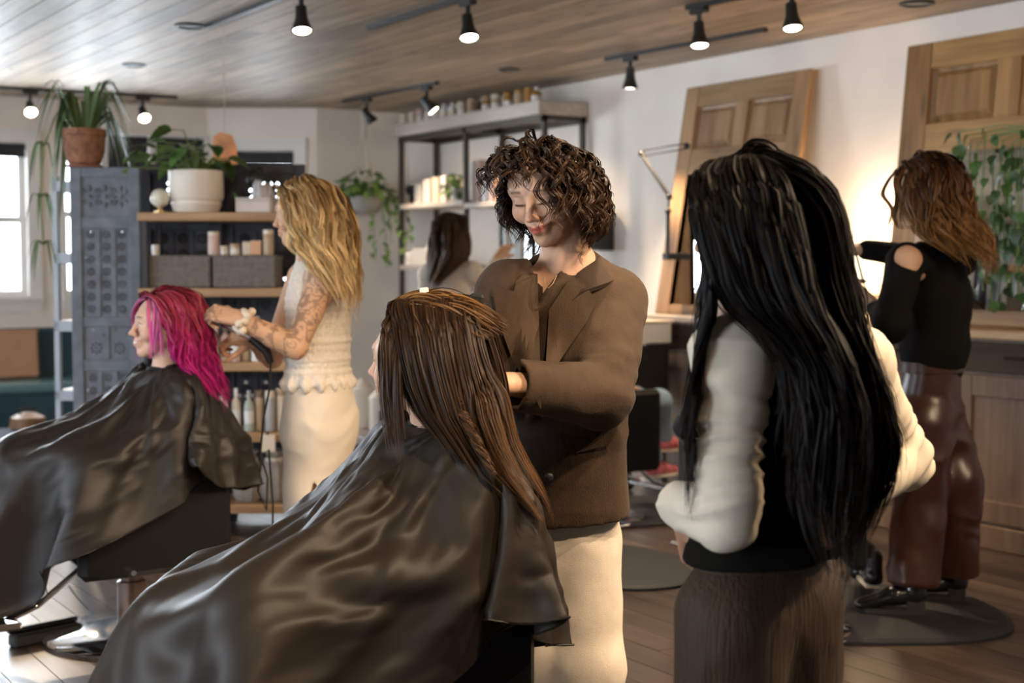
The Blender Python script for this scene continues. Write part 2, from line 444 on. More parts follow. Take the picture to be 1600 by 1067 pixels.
# ---- wood colours
M_door1 = wood('old_pine', (.20,.105,.042), (.44,.27,.135), 2, .5, 1.1, .12, knots=.4)
M_door2 = wood('honey_pine', (.17,.085,.026), (.46,.255,.095), 2, .42, 1.0, .12, knots=.5)
M_door2h = wood('honey_pine_rail', (.20,.10,.032), (.50,.29,.115), 0, .42, 1.0, .10, knots=.4)
M_door1h = wood('old_pine_rail', (.20,.11,.045), (.42,.26,.13), 0, .5, 1.1, .10, knots=.3)
M_cab = wood('weathered_wood', (.16,.125,.10), (.34,.28,.235), 2, .5, 1.0, .12, knots=.3)
M_cab2 = wood('brown_cabinet_wood', (.075,.040,.019), (.22,.125,.062), 2, .42, 1.0, .12, knots=.4)
M_cabdark = wood('dark_drawer_wood', (.040,.027,.018), (.085,.060,.040), 0, .7, 1.0, .1, spec=.15)
M_butcher = wood('butcher_block', (.50,.31,.15), (.72,.50,.28), 0, .38, 1.2, .1)
M_shelfw = wood('shelf_plank', (.25,.135,.06), (.50,.31,.155), 0, .45, 1.2, .15)
M_mirror = mat('mirror_glass', (.86,.90,.91), .015, 1)
M_bronze = mat('dark_bronze', (.05,.035,.025), .4, .8)

def wallframe(X, Y, lean=0):
    """local x to the right along the right-hand wall, y into the wall, z up"""
    return Matrix.Translation((X,Y,0)) @ Matrix(((0,1,0,0),(-1,0,0,0),(0,0,1,0),(0,0,0,1))) @ Matrix.Rotation(lean,4,'X')

def door_mirror(label, X0, Yl, width, H, lean, stile, rail, ph, mid, m0, mv, mh, mirror_in):
    t = thing('door_mirror', label, 'mirror', (0,0,0))
    t.matrix_world = wallframe(X0, Yl, -lean)
    T = .045; zt = H; zb = 1.04
    MB().box(0,stile,0,T,zb,zt,.004).build('stile', mv, t)
    MB().box(width-stile,width,0,T,zb,zt,.004).build('stile', mv, t)
    MB().box(stile,width-stile,.002,T-.002,zt-rail,zt,.003).build('top_rail', mh, t)
    zp = zt-rail-ph
    MB().box(stile,width-stile,.002,T-.002,zp-mid,zp,.003).build('lock_rail', mh, t)
    mw = stile*.85; c = width/2
    MB().box(c-mw/2,c+mw/2,.002,T-.002,zp,zt-rail,.003).build('muntin', mv, t)
    for (a,b_) in ((stile,c-mw/2),(c+mw/2,width-stile)):
        B = MB(); e = .045
        B.add([(a,.022,zp),(b_,.022,zp),(b_,.022,zt-rail),(a,.022,zt-rail),
               (a+e*.45,.030,zp+e*.45),(b_-e*.45,.030,zp+e*.45),(b_-e*.45,.030,zt-rail-e*.45),(a+e*.45,.030,zt-rail-e*.45),
               (a+e,.012,zp+e),(b_-e,.012,zp+e),(b_-e,.012,zt-rail-e),(a+e,.012,zt-rail-e),
               (a,.04,zp),(b_,.04,zp),(b_,.04,zt-rail),(a,.04,zt-rail)],
              [(0,1,5,4),(1,2,6,5),(2,3,7,6),(3,0,4,7),(4,5,9,8),(5,6,10,9),(6,7,11,10),(7,4,8,11),(8,9,10,11),(15,14,13,12),(0,12,13,1),(1,13,14,2),(2,14,15,3),(3,15,12,0)])
        B.build('raised_panel', mv, t)
    MB().box(stile,width-stile,.002,T-.002,zb,m0,.003).build('bottom_rail', mh, t)
    z1 = zp-mid; i_ = mirror_in
    # the glass hangs plumb behind the leaning frame: deep at its foot, shallow at its top
    x0_,x1_ = stile-.02,width-stile+.02; tl = math.tan(lean); dp = lambda z: .030+tl*.55*(z1-z)
    MB().add([(x,dp(z)+o_,z) for o_ in (0,.006) for x,z in ((x0_,m0),(x1_,m0),(x1_,z1),(x0_,z1))],
             [(0,1,2,3),(7,6,5,4),(0,4,5,1),(1,5,6,2),(2,6,7,3),(3,7,4,0)]).build('mirror', M_mirror, t)
    for (a,b_) in ((stile-.012,stile+.0),(width-stile,width-stile+.012)):
        MB().add([(x,y,z) for x in (a,b_) for y,z in ((.004,m0),(dp(m0)+.02,m0),(dp(z1)+.02,z1),(.004,z1))],
                 [(0,1,2,3),(7,6,5,4),(0,4,5,1),(1,5,6,2),(2,6,7,3),(3,7,4,0)]).build('reveal', mv, t)
    return t
lean1 = math.atan2(.24, 1.37)
door_mirror('tall salvaged pine door with mirror, behind the black-haired woman', 5.80-math.tan(lean1)*2.43-.05, 6.93, 1.08, 2.46, lean1, .125, .13, .27, .155, 1.10, M_door1, M_door1h, .0)
lean2 = math.atan2(.14, 1.3)
door_mirror('wide honey pine door with mirror reflecting an ivy, cut off at the right edge', 5.80-math.tan(lean2)*2.44-.05, 5.155, 1.30, 2.47, lean2, .165, .135, .285, .15, 1.115, M_door2, M_door2h, .045)

def cabinet(label, X0, Yl, width, depth, H, m, topm, drawer=True):
    t = thing('station_cabinet', label, 'cabinet'); t.matrix_world = wallframe(X0, Yl)
    MB().box(0,width,.02,depth,.0,H-.035).build('carcass', m, t)
    MB().box(-.02,width+.02,-.015,depth,H-.04,H,.006).build('worktop', topm, t)
    MB().box(0,width,-.004,.03,0,.11,.004).build('plinth', m, t)
    zd = H-.04-.17
    n = 2; w = width/n
    for k in range(n):
        a = k*w; st = .085
        if drawer:
            d = MB().box(a+.02,a+w-.02,-.002,.03,zd+.015,H-.055,.006).build('drawer', M_cabdark, t)
            MB().tube([(a+w/2-.05,-.02,zd+.09),(a+w/2+.05,-.02,zd+.09)],.007,8).build('drawer_handle', M_bronze, d)
        B = MB(); z0,z1 = .125, zd
        B.box(a+.008,a+st,0,.03,z0,z1,.003); B.box(a+w-st,a+w-.008,0,.03,z0,z1,.003); B.box(a+st,a+w-st,.001,.03,z0,z0+.1,.003); B.box(a+st,a+w-st,.001,.03,z1-.1,z1,.003)
        dr = B.build('door', m, t)
        MB().box(a+st,a+w-st,.014,.028,z0+.1,z1-.1).build('door_panel', m, dr)
        for zz in (z0+.12, z1-.16): MB().box(a+w-.016,a+w+.012,-.004,.004,zz,zz+.07,.002).build('hinge', M_black, dr)
        MB().ball((a+st*.5,-.014,(z0+z1)/2),.014).build('knob', M_bronze, dr, True)
    return t
cabinet('brown wooden station cabinet with thick pale worktop, right of the satin trousers', 5.43, 5.20, 1.34, .38, 1.02, M_cab2, M_butcher)
cabinet('grey weathered wooden station cabinet under the left door mirror', 5.43, 6.94, 1.10, .38, 1.02, M_cab, mat('pale_top', (.62,.56,.50), .4))
# ---- table lamp on the right-hand station, lit
M_shade = mat('lamp_shade', (.95,.86,.70), .8, emit=(1,.80,.52), estr=1.7)
M_ceramic = mat('cream_ceramic', (.80,.72,.62), .35)
lp = RX(1342,470,5.52)
t = thing('table_lamp', 'glowing white table lamp against the wall between the two door mirrors', 'lamp', (5.66, lp.y+.08, 1.02))
MB().lathe([(.03,0),(.085,.0),(.09,.012),(.05,.03),(.035,.06),(.06,.11),(.07,.15),(.045,.20),(.018,.23),(.016,.28)],24).build('base', M_ceramic, t, True)
B = MB(); B.lathe([(.150,.20),(.125,.44),(.122,.44),(.147,.20)],32); B.build('lamp_shade', M_shade, t, True)
MB().ball((0,0,.33),(.03,.03,.045)).build('bulb', M_bulb, t, True)
d = bpy.data.lights.new('lamp_light','POINT'); d.energy = 7; d.color = WARM; d.shadow_soft_size = .05
o = bpy.data.objects.new('lamp_light', d); COL.objects.link(o); o.location = (5.66, lp.y+.08, 1.02+.50)
st_ = thing('station_shelf', 'narrow pale shelf below the table lamp', 'shelf'); st_.matrix_world = wallframe(5.50, lp.y+.27)
MB().box(0,.33,0,.33,.985,1.02,.004).build('shelf_board', M_butcher, st_)
for xx in (.05,.28): MB().add([(xx-.012,.31,.985),(xx+.012,.31,.985),(xx+.012,.06,.985),(xx-.012,.06,.985),(xx-.012,.33,.78),(xx+.012,.33,.78)],[(0,1,2,3),(1,0,4,5),(3,2,5,4),(0,3,4),(1,5,2)]).build('bracket', M_black, st_)

# ---- swing-arm wall lamp left of the first door mirror
t = thing('swing_arm_lamp', 'black swing-arm lamp stand folded against the wall beside left door', 'lamp', (5.42, 6.9, 0))
pts = [RX(1002,240,5.42), RX(1046,308,5.42), RX(1044,330,5.42), RX(1043,398,5.42), RX(1073,228,5.42)]
l = [Vector(p) - Vector(t.location) for p in pts]
for off in (-.016,.016):
    MB().tube([l[0]+Vector((0,0,off)), l[4]+Vector((0,0,off))], .0045, 6).build('upper_bar', M_black, t)
MB().tube([l[0], l[1]], .011, 8).build('arm', M_black, t)
MB().tube([l[2], l[3]], .012, 8).build('post', M_black, t)
for k in (0,1,2,4): MB().ball(l[k], .02, 8, 6).build('joint', M_black, t, True)
MB().tube([l[1],l[2]],.006,6).build('link', M_black, t, True)
MB().box(l[3].x-.02,l[3].x+.165,l[3].y-.03,l[3].y+.03,l[3].z-.03,l[3].z+.01,.004).build('wall_clamp', M_black, t)
# ---- black speaker on the wall
t = thing('wall_speaker', 'black wall speaker just right of the curly-haired stylist', 'speaker', (XR-.13, 7.78, 1.42))
MB().box(0,.13,0,.20,0,.26,.008).build('cabinet', M_black, t)
MB().box(-.006,.0,.012,.188,.012,.248).build('grille', mat('speaker_cloth', (.012,.012,.012), .9), t)

# ---- tall retail shelf on the right wall
M_iron = mat('dark_iron', (.055,.045,.036), .45, .4)
M_top = wood('pale_shelf_plank', (.36,.31,.27), (.58,.52,.46), 1, .5, 1.2, .1)
SX0, SX1, SY0, SY1 = 5.45, 5.80, 8.10, 10.17
t = thing('retail_shelf', 'tall iron-framed retail shelf along the right wall by the corner', 'shelf', (SX0, SY0, 0))
ys = [0, 1.04, 2.05]
for yv in ys:
    for (xv,zt) in ((0,2.36),(.32,2.36)): MB().box(xv,xv+.035,yv-.0175,yv+.0175,0,zt,.002).build('post', M_iron, t)
for xv in (0,.32): MB().box(xv,xv+.035,-.0175,2.0675,2.30,2.345).build('top_bar', M_iron, t)
for yv in ys: MB().box(.035,.32,yv-.0175,yv+.0175,2.31,2.345).build('cross_bar', M_iron, t)
MB().box(-.04,.37,-.02,2.09,2.345,2.44,.004).build('top_board', M_top, t)
MB().box(-.01,.35,1.05,2.04,1.765,1.805,.004).build('shelf_board', M_top, t)
MB().box(-.01,.35,.22,1.03,1.74,1.78,.004).build('shelf_board', M_top, t)
MB().box(-.01,.35,1.05,2.04,1.28,1.32,.004).build('shelf_board', M_top, t)
MB().box(-.06,.35,.02,2.04,.90,.94,.004).build('shelf_board', M_top, t)
MB().box(-.01,.35,.02,2.04,.35,.39,.004).build('shelf_board', M_top, t)
m_ = thing('station_mirror', 'small frameless mirror in the retail shelf bay behind the curly hair', 'mirror', (SX1-.03, SY0+.25, 1.15))
MB().box(0,.012,0,.75,0,.56,.002).build('glass', M_mirror, m_)
MB().box(.012,.02,.1,.65,.05,.5).build('backing', M_iron, m_)

# ---- low platform by the corner
t = thing('low_platform', 'low pale wooden platform on the floor between blonde and seated clients', 'platform', (4.35, 8.35, 0))
MB().box(0,.85,0,1.5,.09,.15,.006).build('deck', wood('platform_plank', (.25,.20,.17), (.42,.36,.32), 1, .4), t)
MB().box(.03,.82,.03,1.47,0,.09).build('base', M_iron, t)
def lidded_pot(px, Z, z, r, h, label):
    t = thing('canister', label, 'canister', P(px,600,Z).xy.to_3d()+Vector((0,0,z)))
    MB().lathe([(r*.9,0),(r,.02),(r,h*.72),(r*1.02,h*.74)],20).build('body', M_ceramic, t, True)
    MB().lathe([(r*1.04,h*.74),(r*1.04,h*.80),(r*.5,h*.93),(r*.2,h*.96),(r*.18,h)],20).build('lid', M_ceramic, t, True)
lidded_pot(566, 10.2, .15, .085, .36, 'larger white lidded canister on low platform behind the seated brunette')
lidded_pot(592, 10.0, .15, .07, .30, 'smaller white lidded canister on low platform, nearest the seated brunette')
t = thing('tool_case', 'black tool case with handle on the low platform', 'case', P(617,650,9.55).xy.to_3d()+Vector((0,0,.15)), -YAW)
MB().box(-.10,.10,-.08,.08,0,.20,.012).build('body', M_black, t); MB().tube([(-.05,0,.195),(-.04,0,.235),(.04,0,.235),(.05,0,.195)],.008,8).build('handle', M_black, t)

# ---- upholstered bench below the left window
M_teal = mat('teal_upholstery', (.028,.075,.10), .7, var=.1); M_tealtop = mat('pale_teal_vinyl', (.13,.24,.26), .28)
M_tan = mat('tan_leather', (.50,.28,.17), .5, var=.06)
t = thing('bench', 'long teal upholstered bench under the left window', 'bench', (0.2, 10.42, 0))
MB().box(0,3.3,0,.76,0,.40,.01).build('base', M_teal, t)
MB().box(-.02,3.32,-.03,.60,.40,.47,.02).build('seat_cushion', M_tealtop, t)
MB().box(0,3.3,.60,.76,.40,.84,.02).build('backrest', M_teal, t)
b0 = RY(56,560,10.98).x
t = thing('back_cushion', 'flat tan leather back cushion leaning on the teal bench', 'cushion', (b0-.95, 10.86, .47))
t.rotation_euler = (RAD(-7),0,0)
MB().box(0,.95,0,.09,.012,.375,.018).build('cushion', M_tan, t)
MB().tube([(.0,-.002,.36),(.95,-.002,.36)],.006,6).build('piping', M_tan, t)
t = thing('pouf', 'dark navy pouf on the floor in front of teal bench', 'pouf', RZ(30,722,0.0))
MB().lathe([(.30,0),(.36,.03),(.37,.12),(.35,.18),(.30,.205),(.02,.215)],28).build('cover', mat('navy_cloth', (.025,.032,.05), .8), t, True)
MB().lathe([(.372,.06),(.377,.075),(.372,.09)],28).build('seam', mat('navy_piping', (.05,.06,.09), .7), t, True)
t = thing('leather_bag', 'small brown leather bag lying on the dark pouf', 'bag', RZ(30,722,0.0)+Vector((.05,-.05,.215)), .3)
MB().lathe([(.07,0),(.12,.02),(.11,.09),(.05,.12),(.02,.125)],16).build('body', mat('brown_leather', (.24,.12,.05), .5, var=.2), t, True)
MB().tube([(-.06,0,.10),(-.05,0,.15),(.05,0,.15),(.06,0,.10)],.008,6).build('strap', M_bronze, t, True)

# ---- carved screens: stiles, rails, carved and pierced panels
M_screen = mat('grey_blue_paint', (.155,.175,.215), .55, var=.25, scale=14)
M_screen_backlit = mat('backlit_screen_shade', (.045,.045,.055), .6, var=.2, scale=14)  # same screen seen against the windows: its backlit shade is put into the colour
def pierced(mb, x0,x1,z0,z1, y, cell, th=.012, hole=.30, keep=None):
    """plate cut by a grid of round holes: each cell a ring of quads around an octagonal hole, or a solid cell"""
    nx = max(1,round((x1-x0)/cell)); nz = max(1,round((z1-z0)/cell)); cx = (x1-x0)/nx; cz = (z1-z0)/nz
    for i in range(nx):
        for j in range(nz):
            a = x0+i*cx; b_ = z0+j*cz; mx = a+cx/2; mz = b_+cz/2
            if keep and not keep(i,j,nx,nz):
                mb.box(a,a+cx,y,y+th,b_,b_+cz); continue
            out = [(a,b_),(mx,b_),(a+cx,b_),(a+cx,mz),(a+cx,b_+cz),(mx,b_+cz),(a,b_+cz),(a,mz)]
            inn = [(mx+hole*cx*cos(-3*pi/4+k*pi/4)*(1.15 if k%2 else .95), mz+hole*cz*sin(-3*pi/4+k*pi/4)*(1.15 if k%2 else .95)) for k in range(8)]
            vs = [(p[0],y,p[1]) for p in out]+[(p[0],y,p[1]) for p in inn]+[(p[0],y+th,p[1]) for p in inn]+[(p[0],y+th,p[1]) for p in out]
            fs = []
            for k in range(8):
                n = (k+1)%8
                fs += [(k,n,8+n,8+k),(8+k,8+n,16+n,16+k),(16+k,16+n,24+n,24+k)]
            mb.add(vs, fs)
def rosette(mb, cx, cz, r, y, n=8):
    for k in range(n):
        w = 2*pi*k/n; c,s = cos(w),sin(w)
        pts = [(.22,0,.006),(.55,-.20,.0),(1.,0,.004),(.55,.20,.0),(.58,0,-.010)]
        vs = [(cx+r*(a*c-b_*s), y+h, cz+r*(a*s+b_*c)) for a,b_,h in pts]
        mb.add(vs, [(0,1,4),(1,2,4),(2,3,4),(3,0,4)])
    mb.ball((cx,y,cz),(r*.17,.010,r*.17),8,4)
def carved_screen(label, loc, rz, w, H, m, dense, group):
    t = thing('folding_screen', label, 'screen', loc, rz, group)
    s = .055
    for a in (0,w-s): MB().box(a,a+s,0,.035,0,H,.004).build('stile', m, t)
    zr = [0.08,.46,.92,1.03,1.42,1.50,H-.03]
    rails = [(.05,.12),(.80,.86),(1.02,1.07),(1.50,1.56),(H-.05,H-.0)]
    for a,b_ in rails: MB().box(s,w-s,.003,.032,a,b_,.003).build('rail', m, t)
    iw = w-2*s
    # lower: three tall carved strips; middle: two small; upper: three pierced strips; top: one fan panel
    segs = [(.12,.80,3),(.86,1.02,2),(1.07,1.50,3),(1.56,H-.05,1)]
    for (za,zb,n) in segs:
        cw = iw/n
        for k in range(n):
            xa = s+k*cw; xb = xa+cw
            if k: MB().box(xa-.012,xa+.012,.006,.030,za,zb,.002).build('mullion', m, t)
            B = MB(); g = .012 if k else 0
            hole = (lambda i,j,nx,nz: ((i-nx//2)**2 + ((j%7)-3)**2) in (0,4,5,8) and (j//7)%2==0 and j>nz*.35) if dense else (lambda i,j,nx,nz: ((i*7+j*3)%11 == 0 and j > nz*.4))
            pierced(B, xa+.001, xb-.001, za, zb, .014, .026 if not dense else .034, .008, .27 if dense else .22, hole)
            R_ = min(cw*.38, .075); zz = za+R_*1.3
            while zz < zb-R_*.6:
                nn = 1 if n > 1 else 3
                for q in range(nn): rosette(B, xa+cw*(q+.5)/nn, zz, R_*(.9), .012, 8)
                zz += R_*2.15
            B.build('carved_panel', m, t, kind='stuff')
    return t
def cloc(px, Z, z=0): v = P(px, 500, Z); return Vector((v.x, v.y, z))
SCR1 = cloc(112,6.95)
carved_screen('grey-blue carved wooden screen leaf left of the bookshelf, lit from the front', SCR1, -YAW+RAD(4), .335, 1.80, M_screen, False, 'leaves of the carved screen')
SCR2 = cloc(222,7.30)
carved_screen('dark pierced screen leaf behind the left half of the bookshelf', SCR2, -YAW+RAD(-3), .42, 1.84, M_screen_backlit, True, 'leaves of the carved screen')
carved_screen('dark pierced screen leaf behind right half of bookshelf, daylight sparkling through', cloc(350,7.33), -YAW+RAD(3), .42, 1.84, M_screen_backlit, True, 'leaves of the carved screen')

# ---- white metal rack behind the first screen
M_rack = mat('pale_grey_metal', (.42,.46,.51), .4)
t = thing('metal_rack', 'pale grey metal rack half hidden behind the carved screen', 'rack', cloc(84,7.35), -YAW+RAD(-8))
for (a,b_) in ((0,0),(.30,0),(0,.32),(.30,.32)): MB().box(a,a+.03,b_,b_+.03,0,1.78,.002).build('post', M_rack, t)
for z in (.38,.62,.98,1.33,1.70): MB().box(0,.33,0,.35,z,z+.055,.003).build('shelf_board', M_rack, t)

# ---- bookshelf of planks
BS = cloc(216,6.85); BSR = -YAW+RAD(1.5)
t = thing('bookshelf', 'open bookshelf of thick wooden planks in front of the dark pierced screen', 'shelf', BS, BSR)
BZ = [.115,.465,.81,1.17,1.535]; BW = .84
for z in BZ: MB().box(0,BW,0,.34,z,z+.042,.004).build('plank', M_shelfw, t)
for (a,b_) in ((.015,.005),(BW-.045,.005),(.015,.30),(BW-.045,.30)):
    zz = 0
    for z in BZ: MB().box(a,a+.03,b_+.012,b_+.04,zz,z,.002).build('upright', M_black, t); zz = z+.042
# ================================================================== PLANTS AND SMALL THINGS
M_leaf = mat('pothos_leaf', (.10,.20,.055), .4, rnd=.35, var=.2, scale=20)
M_leafl = mat('light_leaf', (.20,.33,.085), .45, rnd=.35, var=.2, scale=20)
M_blade = mat('spider_leaf', (.17,.27,.12), .5, rnd=.35)
M_stem = mat('plant_stem', (.16,.24,.07), .5)
M_cream = mat('cream_glaze', (.80,.72,.63), .4, var=.04)
M_terra = mat('terracotta', (.27,.12,.07), .8, var=.35, scale=30, bump=.6, bscale=50)
M_cord = mat('cotton_cord', (.62,.56,.48), .8)
def leaf_mesh(name, L_, W_, m, heart=True):
    prof = [(0,.0),(.02,.55),(.18,.95),(.42,1.0),(.68,.68),(.88,.26),(1,0)] if heart else [(0,.3),(.2,.8),(.5,1),(.8,.6),(1,0)]
    vs=[];fs=[]
    for t_,w in prof:
        dz = -.35*t_*t_*L_
        for s_ in (-1,0,1): vs.append((s_*w*W_/2, t_*L_, dz + abs(s_)*w*W_*.12))
    for i in range(len(prof)-1):
        for j in (0,1): fs.append((i*3+j,i*3+j+1,i*3+j+4,i*3+j+3))
    B = MB(); B.add(vs,fs); return B.mesh(name, m, 'all')
def put(mesh, name, parent, loc, yaw, pitch, roll=0, s=1):
    o = bpy.data.objects.new(name, mesh); link(o, parent)
    o.location = loc; o.rotation_euler = (pitch, roll, yaw); o.scale = (s,s,s); return o

# pothos in the ribbed cream pot on the top plank
def bs(px, py_z, y=.16):      # place on bookshelf: local x from pixel column
    Z = 6.85 + y; x = ((px-800)/F*Z) - ((216-800)/F*6.85)
    return Vector((x, y, py_z))
MBS = Matrix.Translation(BS) @ Matrix.Rotation(BSR,4,'Z')
def onshelf(px, level, y=.15): return MBS @ bs(px, BZ[level]+.043, y)
pr = random.Random(11)
t = thing('potted_pothos', 'leafy green pothos in a ribbed cream pot on the top plank of the bookshelf', 'plant', onshelf(310,4,.15))
MB().lathe([(.100,0),(.112,.012),(.118,.035),(.122,.04),(.120,.055)],64).build('saucer', M_cream, t, True)
MB().lathe([(.098,.035),(.122,.060),(.131,.075),(.131,.205),(.124,.207),(.120,.18),(.02,.175)],72,ripple=.012).build('pot', M_cream, t, True)
lm = leaf_mesh('leaf', .115, .085, M_leaf)
B = MB()
for k in range(34):
    w = pr.random()*2*pi; r = .03+pr.random()*.06; hgt = .22+pr.random()*.10
    tgt = Vector((cos(w)*r*2.6 - .05*pr.random(), sin(w)*r*1.8, hgt+.02))
    if k < 7: tgt = Vector((-.12-.035*k, -.04+.02*(k%3), .30 - .015*k + .05*(k%2)))
    if k == 7: tgt = Vector((-.13,-.02,.40))
    B.tube([(cos(w)*.03,sin(w)*.03,.17),(tgt.x*.5,tgt.y*.5,tgt.z),(tgt.x,tgt.y,tgt.z)],.0035,5)
    put(lm,'leaf',t,tgt, math.atan2(-tgt.x,tgt.y)+pr.uniform(-.8,.8), pr.uniform(-.6,.5), pr.uniform(-.5,.5), pr.uniform(.75,1.15))
put(lm,'leaf',t,(.145,-.10,.10),RAD(-100),RAD(-55),0,.9)
B.build('stems', M_stem, t, True, kind='stuff')

# little glass globe, crystal cluster, agate
M_brass = mat('brass', (.70,.52,.25), .3, 1); M_pearl = mat('pearl_glass', (.75,.72,.60), .15, coat=.5)
t = thing('globe_ornament', 'small pearly globe on a brass foot on the top plank of the bookshelf', 'ornament', onshelf(253,4,.08))
MB().lathe([(.03,0),(.03,.006),(.012,.012),(.010,.022),(.018,.027)],16).build('foot', M_brass, t, True)
MB().ball((0,0,.07),.046,18,12).build('globe', M_pearl, t, True)
M_stone = mat('pale_stone', (.66,.60,.57), .5, var=.12); M_crys = mat('crystal', (.74,.73,.76), .2, var=.2, trans=.25)
t = thing('stone_box', 'pale stone box at the right end of top bookshelf plank', 'box', onshelf(400,4,.14), BSR)
MB().box(-.085,.085,-.05,.05,0,.062,.005).build('box', M_stone, t); MB().box(-.087,.087,-.052,.052,.062,.074,.004).build('lid', M_stone, t)
t = thing('crystal_cluster', 'cluster of pale crystal points on the stone box', 'ornament', onshelf(403,4,.14)+Vector((0,0,.075)))
for k in range(8):
    a = pr.uniform(0,6.28); r=pr.uniform(.0,.05); h=pr.uniform(.05,.11); q=.016
    b_=MB(); b_.M=Matrix.Translation((cos(a)*r*1.2,sin(a)*r*.5,0))@Matrix.Rotation(pr.uniform(-.4,.4),4,'Y')@Matrix.Rotation(pr.uniform(-.3,.3),4,'X')
    b_.lathe([(q,0),(q*.9,h*.7),(.001,h)],6); b_.build('crystal', M_crys, t)
t = thing('crystal_pyramid', 'clear pyramid crystal beside the blonde hair on the top plank', 'ornament', onshelf(428,4,.24), BSR)
MB().add([(-.05,-.05,0),(.05,-.05,0),(.05,.05,0),(-.05,.05,0),(0,0,.13)],[(3,2,1,0),(0,1,4),(1,2,4),(2,3,4),(3,0,4)]).build('pyramid', M_crys, t)
MB().box(-.06,.06,-.06,.06,-.0,.002).build('base', M_stone, t)
t = thing('dark_figurine', 'small dark figurine standing behind the crystals against the window', 'ornament', onshelf(401,4,.27))
MB().lathe([(.03,0),(.03,.02),(.012,.03),(.012,.13),(.035,.15),(.04,.18),(.03,.21),(.012,.225)],10).build('stand', M_black, t, True)
MB().ball((.028,0,.215),(.026,.02,.024),8,6).build('head', M_black, t, True)
# amber slab hanging in the window
M_amber = mat('amber_agate', (.85,.36,.14), .35, var=.45, scale=9, trans=.3)
ag = cloc(354,7.6)
t = thing('hanging_agate', 'orange agate slab hanging from a cord left of the angled window', 'ornament', (ag.x,ag.y,P(354,275,7.6).z), -YAW)
R_ = [(1.35*a_,1.0*b_) for a_,b_ in [(.045,0),(.05,.06),(.048,.15),(.03,.215),(-.012,.232),(-.042,.21),(-.046,.12),(-.04,.02),(-.02,-.004)]]
b_=MB(); b_.M=Matrix.Rotation(pi/2,4,'X'); b_.prism(R_,-.008,.008); b_.build('slab', M_amber, t)
MB().tube([(0,0,.225),(0,0,ZC-P(354,275,7.6).z)],.0025,5).build('cord', M_cord, t)

# spider plant on top of the first screen
sp = cloc(136,7.0)
t = thing('spider_plant', 'spider plant with long arching leaves in a rough terracotta pot atop the carved screen', 'plant', (sp.x,sp.y,1.80))
MB().lathe([(.045,0),(.078,.02),(.098,.08),(.102,.15),(.108,.155),(.106,.185),(.096,.185),(.092,.15),(.02,.14)],28).build('pot', M_terra, t, True)
MB().lathe([(.06,-.0),(.085,.0),(.088,.012),(.06,.012)],24).build('saucer', M_terra, t, True)
def blade(name, parent, base, yaw, reach, rise, fall, w, m):
    n=8; vs=[];fs=[]
    for i in range(n+1):
        u=i/n; r=reach*(u**.9); z=rise*math.sin(min(1,u*1.6)*pi/2) - fall*max(0,u-.35)**1.6
        ww=w*(1-u**3)*(.6+.8*min(u*3,1))*.5
        for s_ in (-1,0,1):
            vs.append((base[0]+cos(yaw)*r - sin(yaw)*ww*s_, base[1]+sin(yaw)*r+cos(yaw)*ww*s_, base[2]+z+abs(s_)*ww*.5))
    for i in range(n):
        for j in (0,1): fs.append((i*3+j,i*3+j+1,i*3+j+4,i*3+j+3))
    B=MB(); B.add(vs,fs); return B.build(name,m,parent,'all')
for k in range(70):
    yaw = pr.uniform(0,2*pi)
    if k < 26: yaw = pi - YAW + pr.uniform(-.9,.9)   # most of the growth hangs over the left side
    dv=(yaw-math.atan2(-CY,-SY)+pi)%(2*pi)-pi
    if abs(dv) < 1.0: yaw += pi*.8
    big = pr.random()
    blade('leaf', t, (cos(yaw)*.03, sin(yaw)*.03, .16), yaw, .10+.13*big, .08+.22*pr.random(), (.35+1.15*pr.random()) if k < 26 else .3+.5*pr.random(), .019, M_blade)
# trailing runner with plantlets
B=MB(); lft=Vector((-CY, SY, 0))
run=[Vector((0,0,.16))+lft*.05, Vector((0,0,.24))+lft*.14, Vector((0,0,.1))+lft*.20, Vector((0,0,-.15))+lft*.22, Vector((0,0,-.38))+lft*.21]
B.tube(run,.004,5); B.build('runner', M_stem, t, True)
for q,(pt) in enumerate(run[2:]):
    for k in range(9): blade('plantlet_leaf', t, pt, pr.uniform(0,6.28), .06+.04*pr.random(), .03, .25+.2*pr.random(), .011, M_blade)

# hanging plant by the corner
hp = RY(560,300,10.35)
t = thing('hanging_plant', 'bushy green trailing plant hanging by cords near the corner, left of the tall shelf', 'plant', (hp.x+.05,hp.y,1.72))
MB().lathe([(.06,0),(.12,.03),(.15,.09),(.155,.15),(.145,.15),(.14,.1),(.02,.09)],24).build('bowl', mat('grey_clay', (.38,.36,.33), .7, var=.1), t, True)
for k in range(3):
    w=2*pi*k/3+.4; MB().tube([(cos(w)*.15,sin(w)*.15,.14),(cos(w)*.03,sin(w)*.03,.55),(0,0,.66)],.005,5).build('cord', M_cord, t)
MB().tube([(0,0,.62),(.006,0,.68),(0,.0,.78),(0,0,ZC-1.72)],[.022,.03,.02,.005],8).build('macrame_knot', M_cord, t, True)
lm2 = leaf_mesh('leaf', .085, .062, M_leafl); lm3 = leaf_mesh('leaf', .075, .05, M_leaf)
for k in range(120):
    w=pr.uniform(0,6.28); r=.20*math.sqrt(pr.random()); z=.16+.20*(1-(r/.2)**2)*pr.random()+.02
    p_=Vector((cos(w)*r*1.1,sin(w)*r,z))
    put(lm2 if pr.random()<.7 else lm3,'leaf',t,p_,w-pi/2+pr.uniform(-.7,.7),pr.uniform(-1.0,.5),pr.uniform(-.5,.5),pr.uniform(.7,1.25))
rt = Vector((CY,-SY,0))
B=MB()
